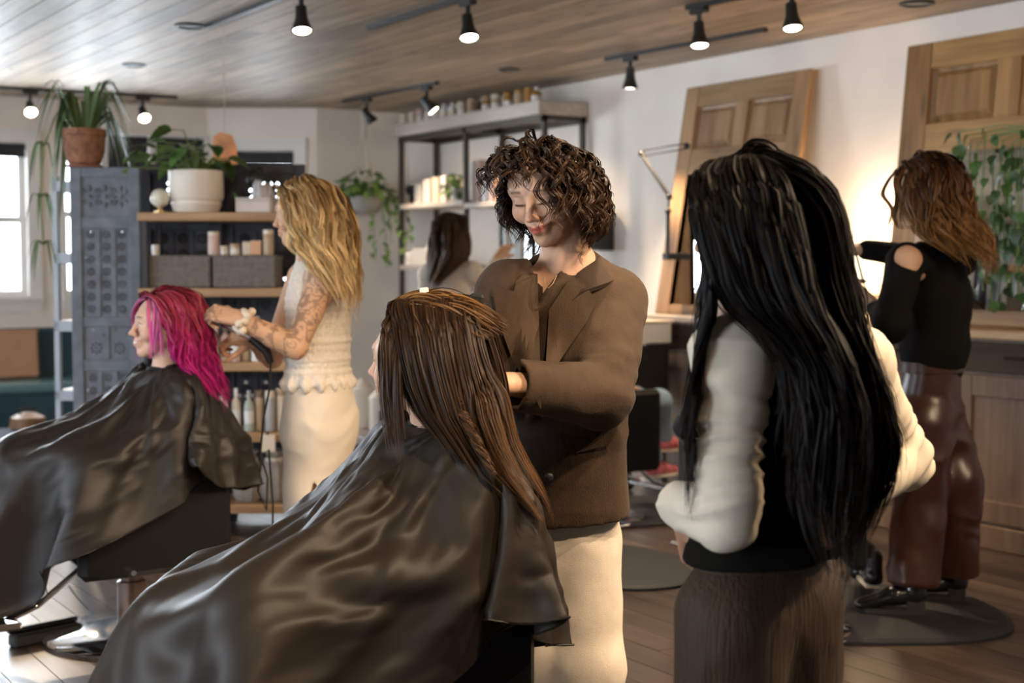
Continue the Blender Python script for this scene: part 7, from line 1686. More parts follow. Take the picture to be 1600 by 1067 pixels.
CAPE1='''85 -35 957 82 -29 957 79 -23 957 77 -17 957 76 -11 957 75 -5 957 75 1 957 75 7 957 76 14 957 78 20 957 80 26 957 83 31 957 86 36 957 90 41 957 94 46 957 99 50 957 104 54 957 110 57 957 115 60 957 121 62 957 127 63 957 134 64 957 140 64 957 146 64 957 152 63 957 159 61 957 164 59 957 170 56 957 175 53 957 180 49 957 185 44 957 189 40 957 193 35 957 196 29 957 198 23 957 200 17 957 202 11 957 203 5 957 203 -1 957 202 -7 957 201 -14 957 200 -20 957 198 -26 957 195 -31 957 191 -36 957 188 -41 957 183 -46 957 179 -50 957 173 -54 957 168 -57 957 162 -60 957 156 -62 957 150 -63 957 144 -64 957 138 -64 957 131 -64 957 125 -63 957 119 -61 957 113 -59 957 108 -56 957 102 -53 957 97 -49 957 93 -44 957 89 -40 957 52 -56 947 48 -47 947 46 -37 947 45 -27 947 46 -17 947 48 -7 947 50 2 947 53 10 947 56 18 947 59 26 947 63 33 947 68 40 947 72 46 947 78 52 947 83 58 947 89 63 947 96 67 947 103 71 947 110 74 947 117 77 947 125 78 947 132 79 947 140 80 947 148 79 947 156 78 947 163 76 947 171 73 947 178 70 947 184 66 947 191 61 947 196 56 947 202 50 947 206 43 947 210 36 947 213 29 947 216 22 947 218 14 947 219 6 947 219 -1 947 218 -9 947 217 -17 947 215 -25 947 212 -32 947 208 -39 947 204 -45 947 200 -52 947 194 -57 947 188 -62 947 182 -67 947 175 -71 947 168 -74 947 161 -77 947 153 -80 947 145 -81 947 137 -82 947 129 -83 947 121 -83 947 112 -83 947 103 -81 947 94 -80 947 85 -77 947 76 -74 947 67 -70 947 59 -64 947 29 -72 918 21 -61 921 16 -49 927 14 -36 935 16 -24 940 18 -12 948 23 -4 954 30 4 960 36 14 964 45 22 964 43 31 973 40 41 968 50 43 972 60 39 977 67 39 984 73 49 986 77 61 989 87 61 989 94 67 990 115 79 987 130 92 979 140 95 971 150 95 968 157 89 967 166 85 966 173 89 963 181 87 960 190 85 957 198 81 954 205 75 951 212 68 949 218 61 948 223 53 948 227 45 948 231 37 948 234 28 949 236 19 951 239 10 952 240 0 953 239 -9 954 236 -18 955 228 -11 958 226 -25 961 223 -34 965 222 -48 967 215 -56 970 211 -66 969 202 -68 973 190 -76 974 177 -86 973 171 -92 969 159 -93 971 147 -93 968 138 -94 968 129 -96 964 118 -101 963 106 -101 959 100 -107 952 91 -107 945 82 -104 937 71 -100 930 59 -94 924 49 -86 918 41 -75 913 11 -85 886 2 -70 889 -4 -55 898 6 -40 903 12 -24 911 17 -11 919 21 2 928 25 13 937 28 23 946 32 32 954 28 34 969 30 44 978 36 49 982 44 44 988 54 43 992 62 47 996 71 57 1002 83 61 1004 94 68 1005 114 82 1001 128 94 996 140 105 985 150 107 979 160 105 972 160 100 959 166 97 950 174 92 945 182 86 941 190 80 938 198 72 935 205 64 934 214 59 932 224 55 932 232 47 933 237 38 933 240 27 934 234 19 935 230 9 937 232 -1 937 236 -11 938 237 -22 940 235 -28 949 232 -37 953 234 -43 963 232 -52 971 227 -61 976 219 -71 981 209 -79 983 197 -90 984 187 -97 984 175 -103 982 163 -108 979 155 -107 966 145 -110 965 140 -107 954 130 -106 946 120 -106 939 110 -105 930 99 -102 920 87 -99 910 73 -98 900 57 -97 891 40 -94 884 23 -98 888 -9 -100 855 -22 -83 862 -12 -63 864 -10 -42 874 -7 -24 887 -3 -9 901 1 4 915 4 11 931 8 22 942 13 34 950 26 42 950 25 52 962 36 60 963 45 65 972 56 68 976 64 75 980 73 82 982 84 87 983 95 91 983 108 95 980 120 101 974 131 106 969 142 103 962 152 103 956 160 114 953 171 111 948 180 106 942 190 99 936 198 91 931 205 82 926 212 72 922 214 61 916 226 57 916 235 49 917 243 39 918 242 26 919 234 17 919 242 14 929 246 4 934 250 -8 938 251 -19 942 249 -31 945 246 -42 949 243 -53 955 231 -55 955 227 -66 960 221 -75 963 214 -86 966 204 -92 967 191 -101 967 180 -108 965 169 -113 960 159 -118 954 148 -124 956 139 -123 946 131 -121 934 119 -121 925 105 -122 916 93 -119 903 79 -117 891 59 -122 890 47 -120 870 27 -117 859 5 -116 860 -33 -120 831 -32 -94 826 -36 -71 838 -35 -47 853 -31 -27 869 -26 -9 886 -22 1 906 -11 16 914 -5 29 927 4 42 935 8 42 952 13 49 965 23 58 973 32 67 979 44 74 984 55 81 990 66 91 991 79 97 991 94 104 990 109 108 989 121 112 983 133 117 976 145 118 967 154 119 957 151 118 941 164 113 934 175 110 928 187 106 922 197 98 916 208 90 912 216 79 908 223 68 905 225 54 900 238 50 901 247 39 903 240 27 903 246 16 909 255 17 920 255 3 921 259 -10 925 255 -23 927 252 -36 930 254 -48 938 245 -58 939 244 -62 953 239 -73 960 232 -84 967 223 -94 971 213 -104 971 200 -113 971 187 -121 968 175 -127 965 164 -134 956 153 -138 947 144 -136 934 133 -135 921 120 -135 909 105 -136 898 86 -138 889 70 -135 873 48 -147 876 35 -146 853 14 -141 836 -11 -132 829 -46 -134 797 -59 -109 804 -63 -81 816 -61 -54 833 -55 -29 851 -51 -16 876 -35 3 885 -28 20 900 -21 35 914 -16 38 934 -6 50 944 8 60 951 23 63 954 33 74 961 43 84 969 51 94 979 64 98 974 80 105 975 94 110 974 109 111 971 117 124 975 126 123 962 138 119 952 148 130 948 162 130 941 165 126 926 172 118 914 183 110 907 197 105 902 207 95 897 220 86 895 229 73 892 227 59 885 239 49 885 250 38 887 246 23 888 254 27 901 265 19 908 264 3 907 265 -12 910 259 -27 912 262 -40 918 257 -54 923 260 -58 938 254 -71 945 244 -83 949 241 -93 959 232 -105 965 220 -115 966 208 -125 966 195 -133 963 181 -141 958 172 -143 945 160 -145 933 147 -151 922 136 -150 908 121 -150 894 103 -151 881 82 -155 871 61 -154 856 38 -171 862 21 -171 836 -3 -166 816 -33 -158 810 -73 -154 777 -87 -124 783 -91 -91 796 -87 -60 814 -80 -45 845 -64 -17 853 -55 5 870 -46 24 887 -41 33 909 -26 47 919 -13 59 930 6 60 933 12 72 947 21 83 959 30 94 968 42 105 975 58 112 975 74 119 976 90 124 975 106 127 969 120 127 959 133 137 964 141 134 950 142 131 933 157 138 928 173 139 923 178 131 908 185 121 896 194 110 887 208 101 883 220 89 879 234 79 878 235 63 872 237 46 870 252 37 871 258 23 878 265 33 891 274 20 895 274 3 895 266 -13 894 268 -29 899 267 -45 904 272 -51 920 269 -66 928 260 -79 932 259 -89 946 252 -103 954 243 -116 960 230 -128 963 216 -138 962 202 -147 958 188 -154 951 175 -159 940 163 -161 925 153 -160 908 137 -165 895 122 -164 879 102 -167 865 78 -171 852 52 -174 839 29 -196 847 6 -196 820 -21 -191 796 -49 -177 780 -101 -174 758 -116 -140 763 -119 -103 775 -116 -72 802 -108 -49 833 -87 -19 838 -75 6 856 -68 22 880 -52 40 893 -40 55 908 -17 55 912 -4 69 922 4 82 936 12 94 949 22 106 960 35 117 968 52 125 969 69 133 970 86 138 969 104 141 964 115 138 949 130 148 953 148 148 948 148 145 930 152 137 913 169 143 908 187 143 904 194 133 889 200 120 877 208 106 867 221 94 864 237 83 862 245 66 860 244 48 855 251 31 857 267 30 867 276 39 881 282 21 882 275 4 879 274 -15 880 274 -33 884 281 -41 899 283 -56 910 276 -73 915 276 -82 931 271 -97 940 263 -113 948 253 -127 954 240 -139 958 225 -151 958 209 -161 954 194 -168 945 179 -174 934 168 -175 916 155 -176 899 141 -177 881 122 -179 864 100 -183 849 74 -189 836 43 -195 823 19 -221 833 -12 -221 808 -42 -215 782 -75 -200 765 -130 -195 741 -146 -157 745 -148 -115 758 -141 -94 798 -130 -55 814 -110 -21 823 -97 7 844 -85 28 866 -72 44 888 -45 48 890 -25 62 897 -15 78 911 -6 92 926 2 105 941 13 118 953 27 130 961 45 139 965 63 147 964 83 152 963 99 150 951 119 153 947 136 148 937 148 162 942 159 156 926 156 151 906 166 141 892 185 147 888 205 144 885 210 131 870 216 116 857 224 100 849 238 85 846 253 71 846 253 51 841 260 32 843 275 37 855 288 43 870 284 24 866 282 4 865 281 -17 866 287 -33 876 295 -44 891 290 -62 897 292 -74 913 279 -89 918 280 -105 930 274 -122 940 264 -137 949 250 -152 954 234 -164 954 217 -175 948 200 -182 937 184 -187 924 166 -192 911 157 -193 890 142 -194 870 122 -196 851 98 -201 834 69 -207 819 35 -215 807 8 -244 817 -33 -246 800 -66 -240 769 -102 -223 750 -160 -216 726 -177 -174 730 -180 -129 746 -172 -104 788 -153 -60 794 -136 -23 812 -122 5 837 -108 26 863 -81 44 867 -52 51 871 -38 70 885 -27 87 900 -16 103 915 -8 117 932 4 131 945 19 144 955 37 154 959 58 163 958 79 168 955 96 165 943 116 164 934 132 156 922 143 173 929 162 172 920 168 163 900 166 154 881 183 145 871 204 150 868 224 141 865 228 126 849 234 109 837 242 90 830 258 75 830 262 54 827 273 35 831 280 51 845 298 46 856 293 25 850 291 3 849 293 -18 853 303 -29 869 305 -49 877 307 -64 893 290 -77 896 290 -96 906 288 -114 917 284 -132 929 273 -149 939 260 -164 946 243 -178 947 226 -186 937 208 -193 925 191 -196 910 173 -198 894 153 -211 884 142 -212 859 123 -213 836 96 -219 819 64 -227 804 27 -237 790 -5 -266 799 -51 -272 789 -90 -266 758 -130 -247 738 -192 -238 713 -210 -193 717 -213 -143 734 -204 -114 779 -182 -66 783 -164 -26 802 -148 1 833 -122 29 842 -88 37 846 -67 59 856 -53 79 872 -39 98 887 -29 114 905 -16 130 919 -5 144 935 11 158 945 31 170 949 52 179 949 75 184 946 92 180 932 112 176 920 127 165 906 138 184 914 160 188 910 174 179 893 173 169 872 182 155 855 204 149 849 227 151 849 244 135 844 247 119 827 254 99 817 263 77 812 274 57 812 287 39 819 290 59 830 308 48 840 303 26 834 302 3 834 308 -18 842 319 -31 859 322 -50 871 311 -70 875 293 -84 879 291 -105 889 294 -124 902 290 -143 915 282 -161 926 270 -178 937 252 -192 938 235 -194 922 217 -204 912 200 -203 893 180 -206 877 160 -222 867 137 -232 851 123 -231 822 92 -242 809 60 -248 788 20 -259 773 -17 -289 781 -68 -299 775 -117 -291 753 -161 -272 730 -225 -261 705 -244 -212 706 -247 -158 723 -237 -124 770 -213 -72 772 -192 -28 793 -172 6 818 -132 20 820 -103 44 828 -84 68 843 -66 90 858 -53 109 875 -40 127 893 -25 143 906 -15 159 924 3 173 934 25 184 935 49 191 934 71 201 937 89 196 921 106 188 905 121 175 890 133 195 898 156 204 898 175 197 883 183 185 863 185 171 842 203 158 831 228 155 829 252 147 829 264 127 821 268 108 805 277 85 799 288 63 800 302 43 806 301 66 815 319 51 824 314 27 817 316 2 819 325 -18 830 335 -34 847 330 -57 854 312 -73 856 297 -92 861 293 -114 872 299 -134 885 295 -154 898 289 -174 913 280 -192 926 257 -187 920 246 -207 912 227 -215 897 208 -215 878 188 -214 859 165 -227 845 143 -247 834 116 -253 813 90 -252 786 54 -273 776 13 -282 755 -30 -313 762 -85 -325 758 -141 -318 740 -187 -297 713 -259 -285 699 -278 -231 696 -281 -172 712 -270 -133 760 -244 -77 762 -222 -34 791 -185 1 794 -156 29 815 -122 52 814 -102 77 831 -81 100 844 -67 121 864 -50 140 879 -35 158 894 -25 174 913 -4 189 922 21 197 919 46 202 917 67 216 923 77 200 904 98 199 889 115 185 873 129 206 881 152 219 884 175 215 873 186 202 852 190 187 830 207 173 817 228 159 809 254 152 809 277 139 809 284 117 796 291 93 786 305 71 790 318 48 794 314 73 800 331 54 806 327 28 801 331 3 805 343 -16 820 347 -39 831 334 -62 834 315 -80 836 301 -101 842 297 -124 854 304 -145 868 299 -166 882 296 -187 898 281 -205 910 268 -186 902 257 -209 894 238 -222 880 217 -227 862 196 -225 841 171 -234 825 149 -258 814 120 -269 795 90 -270 767 51 -288 752 6 -307 738 -41 -337 744 -101 -351 737 -163 -346 722 -217 -323 707 -290 -307 684 -313 -252 692 -315 -187 701 -303 -142 751 -275 -83 753 -247 -33 773 -213 1 798 -174 29 795 -143 59 802 -120 87 818 -97 111 831 -80 133 850 -61 153 865 -45 172 882 -34 189 902 -11 204 909 16 208 903 43 213 899 64 229 907 66 209 889 88 206 872 108 196 856 125 217 863 147 233 870 174 233 861 187 220 841 194 204 818 212 188 804 233 173 794 256 157 789 283 147 790 301 126 787 309 101 778 317 74 773 333 53 781 327 80 784 343 57 789 341 30 785 348 3 791 359 -18 806 356 -45 813 337 -66 814 319 -87 817 304 -109 824 301 -134 836 310 -155 851 305 -179 866 303 -200 883 278 -211 890 278 -185 883 268 -210 876 249 -227 863 227 -237 846 204 -237 824 178 -242 804 155 -269 794 124 -279 772 90 -289 748 49 -314 741 1 -333 724 -52 -362 725 -116 -371 711 -180 -361 691 -244 -347 686 -313 -322 652 -345 -269 673 -349 -202 692 -337 -152 741 -308 -89 752 -275 -41 780 -233 -1 778 -195 34 782 -164 67 792 -137 96 805 -113 122 819 -92 145 837 -73 166 853 -56 186 871 -43 204 892 -17 218 895 11 221 888 40 224 883 61 242 892 58 220 874 77 207 855 102 206 840 122 227 846 143 246 854 172 250 850 188 237 829 197 220 806 217 204 791 239 187 781 262 169 773 288 156 772 305 132 768 324 109 767 331 81 760 347 57 766 339 85 768 354 61 773 355 31 770 364 4 779 372 -21 791 361 -49 793 342 -71 794 324 -94 798 308 -118 805 305 -144 818 315 -166 835 310 -190 850 305 -213 867 276 -212 869 290 -186 867 269 -204 856 259 -231 845 236 -246 829 212 -247 806 183 -260 791 152 -268 771 126 -298 756 87 -313 738 41 -326 717 -4 -362 715 -64 -385 704 -128 -378 678 -191 -352 655 -261 -360 652 -329 -328 615 -353 -266 634 -382 -220 684 -369 -161 732 -339 -97 755 -301 -41 766 -255 0 763 -218 40 772 -185 74 782 -155 104 794 -128 131 808 -105 156 824 -84 178 841 -67 199 861 -51 219 881 -23 231 882 7 233 874 37 236 867 59 255 877 52 231 859 67 213 840 95 217 826 118 237 830 139 258 839 169 265 839 189 253 818 200 236 795 222 219 779 246 202 769 269 183 761 294 164 756 310 138 750 331 114 749 342 85 745 361 61 752 348 89 750 366 64 757 370 33 757 380 5 768 382 -25 774 366 -52 775 347 -77 776 328 -101 780 310 -125 788 309 -153 801 321 -176 819 316 -201 835 304 -225 852 276 -212 850 298 -191 850 271 -200 837 265 -229 826 245 -252 812 219 -258 790 188 -274 775 155 -284 755 118 -296 734 86 -330 719 38 -346 698 -10 -385 698 -74 -399 677 -136 -373 644 -206 -353 619 -277 -372 617 -344 -333 578 -370 -268 598 -388 -211 648 -400 -167 717 -370 -102 750 -323 -46 748 -280 3 754 -240 44 763 -205 80 773 -172 112 784 -143 140 797 -117 166 813 -95 189 830 -77 211 851 -59 232 871 -28 243 870 2 244 860 34 246 853 57 266 864 47 241 845 59 219 825 88 227 813 113 247 816 136 269 825 167 280 828 189 268 807 203 250 784 227 233 769 252 215 758 275 193 747 298 171 740 317 145 734 337 119 732 351 89 730 368 62 736 357 93 736 375 66 741 383 34 745 393 4 754 389 -28 758 372 -56 758 353 -83 761 331 -107 764 313 -133 771 313 -161 786 326 -185 804 319 -212 821 301 -234 836 277 -213 832 304 -194 833 274 -196 820 268 -227 808 252 -254 794 224 -271 777 192 -283 757 156 -285 734 120 -307 714 76 -326 697 38 -369 687 -18 -401 675 -85 -408 649 -144 -370 611 -220 -356 585 -293 -384 583 -359 -338 542 -384 -269 562 -408 -213 618 -422 -170 692 -398 -106 739 -349 -47 739 -304 4 745 -262 48 754 -224 86 764 -189 119 775 -158 148 788 -129 175 803 -105 199 820 -86 222 842 -66 244 862 -34 254 859 -2 253 847 31 255 839 54 277 851 43 251 832 51 225 812 81 237 801 109 257 803 133 279 812 164 293 818 189 281 797 205 263 774 231 245 759 255 225 745 279 203 734 301 178 725 321 150 719 339 121 716 358 92 715 374 62 720 364 95 720 383 67 727 395 35 733 402 2 740 396 -31 743 378 -61 743 360 -90 747 335 -113 749 315 -139 756 317 -169 772 331 -193 791 320 -221 807 297 -241 822 278 -213 816 308 -198 817 277 -192 804 270 -224 791 256 -255 777 228 -276 760 193 -282 739 157 -295 716 114 -303 694 78 -342 680 25 -368 665 -26 -412 651 -95 -411 619 -153 -367 579 -234 -360 552 -309 -395 550 -373 -343 505 -399 -270 527 -429 -218 589 -443 -171 665 -425 -111 726 -375 -48 730 -327 6 737 -283 52 747 -243 91 757 -206 126 768 -173 156 780 -142 184 793 -115 209 810 -95 233 833 -73 255 853 -39 264 848 -6 261 834 28 264 827 52 287 840 41 260 820 44 231 799 75 246 790 103 267 792 131 288 799 161 305 808 189 294 788 208 275 764 234 257 748 259 235 733 282 211 720 302 183 710 322 153 703 336 120 700 354 89 700 375 60 705 367 95 704 388 67 711 404 36 720 410 1 727 403 -34 729 385 -65 730 367 -96 734 339 -118 734 317 -145 742 320 -177 758 336 -201 778 320 -229 794 293 -247 808 280 -215 800 312 -201 802 281 -189 789 272 -222 775 260 -256 760 232 -279 743 195 -287 721 154 -288 698 116 -315 677 67 -339 660 18 -377 643 -34 -424 627 -105 -414 591 -163 -365 547 -249 -365 519 -325 -406 517 -397 -354 476 -416 -273 493 -452 -226 562 -459 -168 637 -451 -116 711 -401 -48 721 -351 7 731 -305 55 742 -263 96 753 -224 132 763 -188 164 775 -154 192 785 -125 219 801 -104 243 824 -80 266 844 -44 274 837 -10 269 822 25 273 814 50 297 828 39 269 807 36 238 787 68 256 779 98 278 782 128 299 788 159 317 798 188 306 778 209 287 754 237 268 737 260 244 720 281 217 705 300 186 694 321 155 687 334 120 684 359 92 685 373 58 689 370 95 688 391 65 696 412 36 706 417 -1 712 401 -34 713 392 -71 717 373 -102 721 343 -124 720 319 -151 727 324 -184 745 340 -210 766 319 -237 780 288 -252 794 281 -217 785 316 -203 787 285 -186 774 275 -221 759 263 -256 744 235 -282 726 196 -284 702 153 -291 679 108 -311 658 61 -343 639 13 -386 620 -43 -435 604 -114 -416 562 -173 -363 515 -262 -371 486 -341 -417 483 -417 -362 444 -434 -277 459 -472 -230 532 -455 -164 604 -471 -123 690 -427 -49 713 -373 8 719 -326 58 734 -283 101 748 -243 139 761 -205 172 772 -168 201 778 -136 228 792 -112 254 815 -87 278 835 -49 283 825 -15 277 809 22 283 802 49 307 816 39 277 794 29 245 775 61 265 768 92 289 772 122 311 780 156 329 788 187 319 768 213 300 745 237 278 724 259 251 706 277 220 690 300 190 679 319 157 671 333 120 668 361 93 669 374 56 673 374 95 673 394 62 680 420 36 692 421 -3 697 398 -34 698 393 -73 701 380 -109 708 347 -130 706 321 -158 713 328 -191 731 344 -218 753 317 -243 766 284 -257 779 283 -219 769 319 -205 771 289 -183 759 276 -218 743 266 -255 727 238 -284 708 197 -287 684 153 -295 660 106 -316 638 57 -349 617 8 -397 599 -52 -445 580 -121 -416 533 -183 -361 484 -276 -378 453 -358 -427 450 -438 -371 412 -452 -281 425 -489 -227 501 -464 -157 573 -489 -129 666 -451 -52 700 -397 10 711 -343 60 719 -300 105 736 -259 145 754 -221 179 768 -183 210 775 -148 238 785 -121 264 806 -93 289 825 -55 292 813 -19 284 795 19 292 789 47 317 804 34 286 782 21 253 763 55 275 758 85 300 763 117 324 773 153 341 778 186 331 758 212 311 734 235 286 711 256 257 691 274 224 675 298 194 663 317 158 656 333 121 652 363 93 654 376 55 657 378 95 657 397 60 665 427 36 678 424 -5 681 396 -34 682 392 -74 685 385 -113 694 352 -136 692 323 -164 698 332 -198 718 347 -227 740 313 -245 751 279 -261 765 285 -223 754 322 -208 756 294 -181 744 274 -215 727 268 -254 710 241 -286 691 199 -289 666 152 -299 641 103 -321 618 52 -356 596 4 -408 577 -62 -454 556 -120 -404 505 -194 -360 452 -289 -386 420 -374 -437 417 -459 -380 381 -471 -286 392 -505 -224 468 -475 -150 542 -505 -136 642 -472 -54 681 -419 12 702 -363 63 708 -313 108 720 -274 150 742 -236 186 759 -198 218 770 -161 247 780 -130 275 798 -100 300 816 -60 301 802 -24 292 783 16 302 777 47 327 791 34 294 769 14 261 753 48 284 747 80 311 754 111 336 765 150 353 768 186 343 747 211 321 721 231 293 697 252 263 677 271 228 660 296 197 648 315 160 640 334 122 636 364 93 638 379 53 642 382 95 642 401 59 649 433 35 663 426 -6 665 395 -35 666 387 -76 670 389 -117 679 358 -144 680 325 -170 684 337 -205 704 349 -237 728 313 -254 738 274 -264 750 287 -226 739 325 -210 740 298 -180 728 275 -212 711 270 -253 693 244 -288 674 200 -292 648 152 -302 622 101 -326 597 48 -363 575 -1 -418 555 -73 -460 532 -122 -399 475 -204 -362 421 -302 -394 388 -391 -447 384 -481 -389 349 -491 -291 359 -520 -220 436 -488 -144 512 -520 -144 617 -489 -59 660 -439 12 686 -384 68 703 -330 112 708 -280 150 723 -248 192 746 -208 225 758 -175 256 777 -142 286 793 -106 311 805 -65 310 790 -28 300 770 13 312 766 46 336 779 31 303 756 5 270 742 41 294 737 74 321 743 107 348 755 147 365 757 184 355 737 207 330 709 226 300 684 249 268 662 268 233 645 294 200 632 313 161 624 334 123 620 366 93 622 382 52 626 386 96 626 406 57 634 440 35 649 428 -8 649 394 -35 650 387 -78 655 393 -120 664 361 -149 665 328 -176 670 342 -211 691 351 -246 715 310 -259 723 270 -268 735 289 -231 724 328 -212 725 302 -178 713 275 -209 695 271 -252 676 247 -290 657 201 -295 630 151 -306 602 99 -331 577 44 -370 553 -7 -428 532 -85 -465 507 -125 -397 445 -213 -365 389 -315 -402 355 -408 -457 351 -502 -399 318 -511 -296 327 -535 -217 403 -502 -137 483 -534 -151 591 -506 -63 639 -452 9 665 -403 71 690 -349 119 705 -293 153 708 -254 194 728 -220 233 748 -181 264 763 -151 296 784 -113 321 795 -71 319 778 -33 308 757 9 322 754 46 345 766 26 312 744 -3 279 733 34 304 727 65 334 740 102 359 745 144 376 746 183 366 725 204 339 696 223 307 670 245 274 648 266 238 630 292 203 617 311 163 608 334 124 604 367 92 606 385 51 610 390 96 611 410 56 619 446 34 634 430 -9 634 394 -36 634 387 -80 639 397 -123 649 359 -147 650 332 -182 656 347 -218 678 350 -255 702 314 -274 722 269 -273 720 292 -235 709 331 -213 709 307 -176 698 276 -206 679 273 -251 660 250 -292 640 202 -297 611 151 -310 583 96 -336 557 40 -377 532 -13 -437 510 -97 -468 483 -129 -395 416 -223 -368 357 -327 -410 322 -424 -467 317 -524 -408 287 -532 -301 295 -549 -213 370 -517 -131 454 -547 -159 565 -520 -67 616 -453 -2 643 -415 70 670 -365 124 692 -306 158 695 -258 195 710 -221 234 730 -191 272 752 -159 305 772 -120 331 785 -76 329 767 -37 316 744 6 333 743 45 354 753 21 321 732 -11 289 723 27 315 718 59 346 732 102 363 729 141 387 736 180 376 713 195 343 684 221 315 656 241 280 633 264 243 615 289 206 601 310 164 592 335 125 588 369 92 590 388 49 595 394 96 595 414 54 603 453 33 620 431 -9 618 393 -36 618 388 -82 623 400 -126 634 358 -147 634 337 -187 642 351 -226 664 348 -264 690 315 -287 713 270 -278 706 294 -240 695 333 -215 694 311 -175 682 277 -203 663 273 -249 643 253 -294 622 204 -300 593 151 -314 564 94 -341 536 36 -384 511 -20 -445 488 -109 -471 459 -134 -395 386 -233 -372 326 -340 -419 289 -441 -476 284 -546 -417 256 -553 -306 264 -562 -209 336 -534 -125 426 -559 -166 539 -534 -71 593 -457 -11 621 -417 63 649 -380 128 677 -321 166 686 -266 198 694 -230 240 716 -191 273 736 -164 311 758 -126 341 774 -82 337 755 -42 324 732 1 345 734 44 364 741 14 331 723 -20 299 715 19 326 710 54 357 722 100 368 714 137 398 724 178 386 701 188 350 671 215 321 643 240 287 619 262 248 600 287 209 586 309 166 576 336 126 572 370 92 574 391 48 579 398 96 580 419 53 588 459 31 605 432 -9 602 392 -37 603 389 -85 608 402 -130 618 358 -149 618 342 -193 628 353 -233 651 346 -273 677 315 -299 703 271 -284 691 297 -245 680 335 -216 678 316 -174 667 279 -200 647 274 -248 626 255 -296 605 205 -302 575 150 -318 545 92 -347 516 32 -391 490 -27 -453 465 -120 -473 434 -139 -394 356 -243 -376 294 -352 -428 256 -458 -486 251 -567 -426 224 -577 -312 234 -567 -206 301 -551 -120 398 -571 -173 512 -547 -75 569 -463 -19 598 -420 57 627 -391 127 659 -334 171 672 -275 202 679 -229 237 699 -197 279 721 -165 316 743 -133 351 763 -88 345 742 -46 332 719 -4 357 725 43 373 729 5 343 718 -29 309 708 11 338 704 50 368 711 98 374 700 133 408 713 175 396 689 182 357 658 207 325 629 236 292 605 260 253 585 284 212 570 308 168 561 337 127 556 371 91 558 394 47 563 402 96 564 423 51 573 465 30 590 433 -8 586 392 -37 587 390 -87 592 405 -133 603 359 -152 603 347 -198 614 354 -241 637 343 -281 664 315 -311 692 273 -290 677 299 -250 665 337 -218 662 320 -172 652 280 -198 631 273 -246 609 258 -297 588 206 -305 557 150 -322 526 90 -352 496 28 -398 468 -34 -461 443 -132 -475 409 -144 -394 326 -253 -381 263 -364 -437 223 -475 -495 218 -589 -436 193 -608 -320 212 -588 -206 271 -569 -116 371 -581 -180 484 -559 -79 545 -470 -27 575 -428 53 606 -401 126 641 -338 165 653 -287 210 667 -234 240 682 -200 283 705 -163 318 727 -140 359 752 -94 352 730 -50 341 707 -8 368 714 41 381 715 0 353 707 -39 320 701 3 351 699 45 379 701 95 382 687 129 418 701 173 405 677 176 365 646 201 331 616 230 297 590 257 258 570 282 215 555 308 171 545 337 129 540 373 91 542 397 45 548 406 96 549 428 50 557 471 28 575 431 -5 570 391 -38 571 391 -89 576 408 -136 588 360 -155 587 352 -204 600 354 -249 624 339 -289 651 314 -322 681 275 -296 662 304 -256 652 339 -219 647 324 -171 636 282 -196 614 267 -245 594 261 -298 570 208 -308 538 150 -326 507 88 -357 476 24 -405 447 -42 -469 421 -143 -476 385 -149 -394 297 -262 -385 232 -376 -447 191 -492 -504 185 -606 -437 158 -644 -330 206 -610 -206 243 -588 -112 343 -589 -187 456 -572 -82 522 -477 -34 553 -437 50 585 -411 125 622 -344 163 635 -288 204 650 -238 243 666 -200 284 688 -165 323 711 -147 367 739 -103 344 720 -56 352 697 -11 377 702 40 389 701 -4 361 695 -47 331 694 -3 358 686 41 388 689 91 390 674 125 428 689 170 415 665 171 373 633 196 337 602 225 301 576 253 261 555 281 218 539 307 173 529 338 130 524 374 90 526 400 44 532 410 96 533 432 48 542 476 25 561 431 -4 555 391 -39 555 392 -91 561 410 -140 573 361 -158 572 360 -209 587 349 -255 610 335 -297 638 314 -333 670 282 -297 649 292 -246 650 335 -222 632 328 -170 621 284 -194 598 264 -243 577 264 -299 553 209 -310 520 149 -330 487 86 -363 456 20 -412 426 -50 -476 398 -155 -477 360 -154 -394 267 -272 -391 200 -385 -462 159 -509 -513 151 -634 -463 166 -660 -338 172 -638 -211 219 -607 -108 317 -592 -193 427 -584 -86 498 -484 -41 530 -446 46 565 -421 124 604 -352 162 617 -296 207 633 -246 248 651 -203 288 672 -167 329 696 -151 374 726 -111 342 707 -64 365 693 -12 375 687 37 398 689 -9 370 682 -55 343 688 -9 367 675 36 397 677 88 398 660 121 438 678 167 425 653 166 381 620 191 344 589 220 306 562 249 265 540 278 221 524 308 176 513 339 131 508 375 90 510 403 43 517 415 97 518 436 47 527 481 21 546 433 -5 539 391 -39 539 394 -93 545 413 -143 557 362 -162 557 355 -214 573 345 -261 596 329 -305 625 312 -343 658 296 -292 654 284 -243 637 328 -211 641 333 -170 606 287 -192 582 262 -241 560 267 -299 536 210 -313 502 149 -335 468 83 -368 436 16 -419 405 -59 -482 376 -166 -478 335 -160 -395 237 -283 -405 172 -394 -497 161 -527 -529 181'''
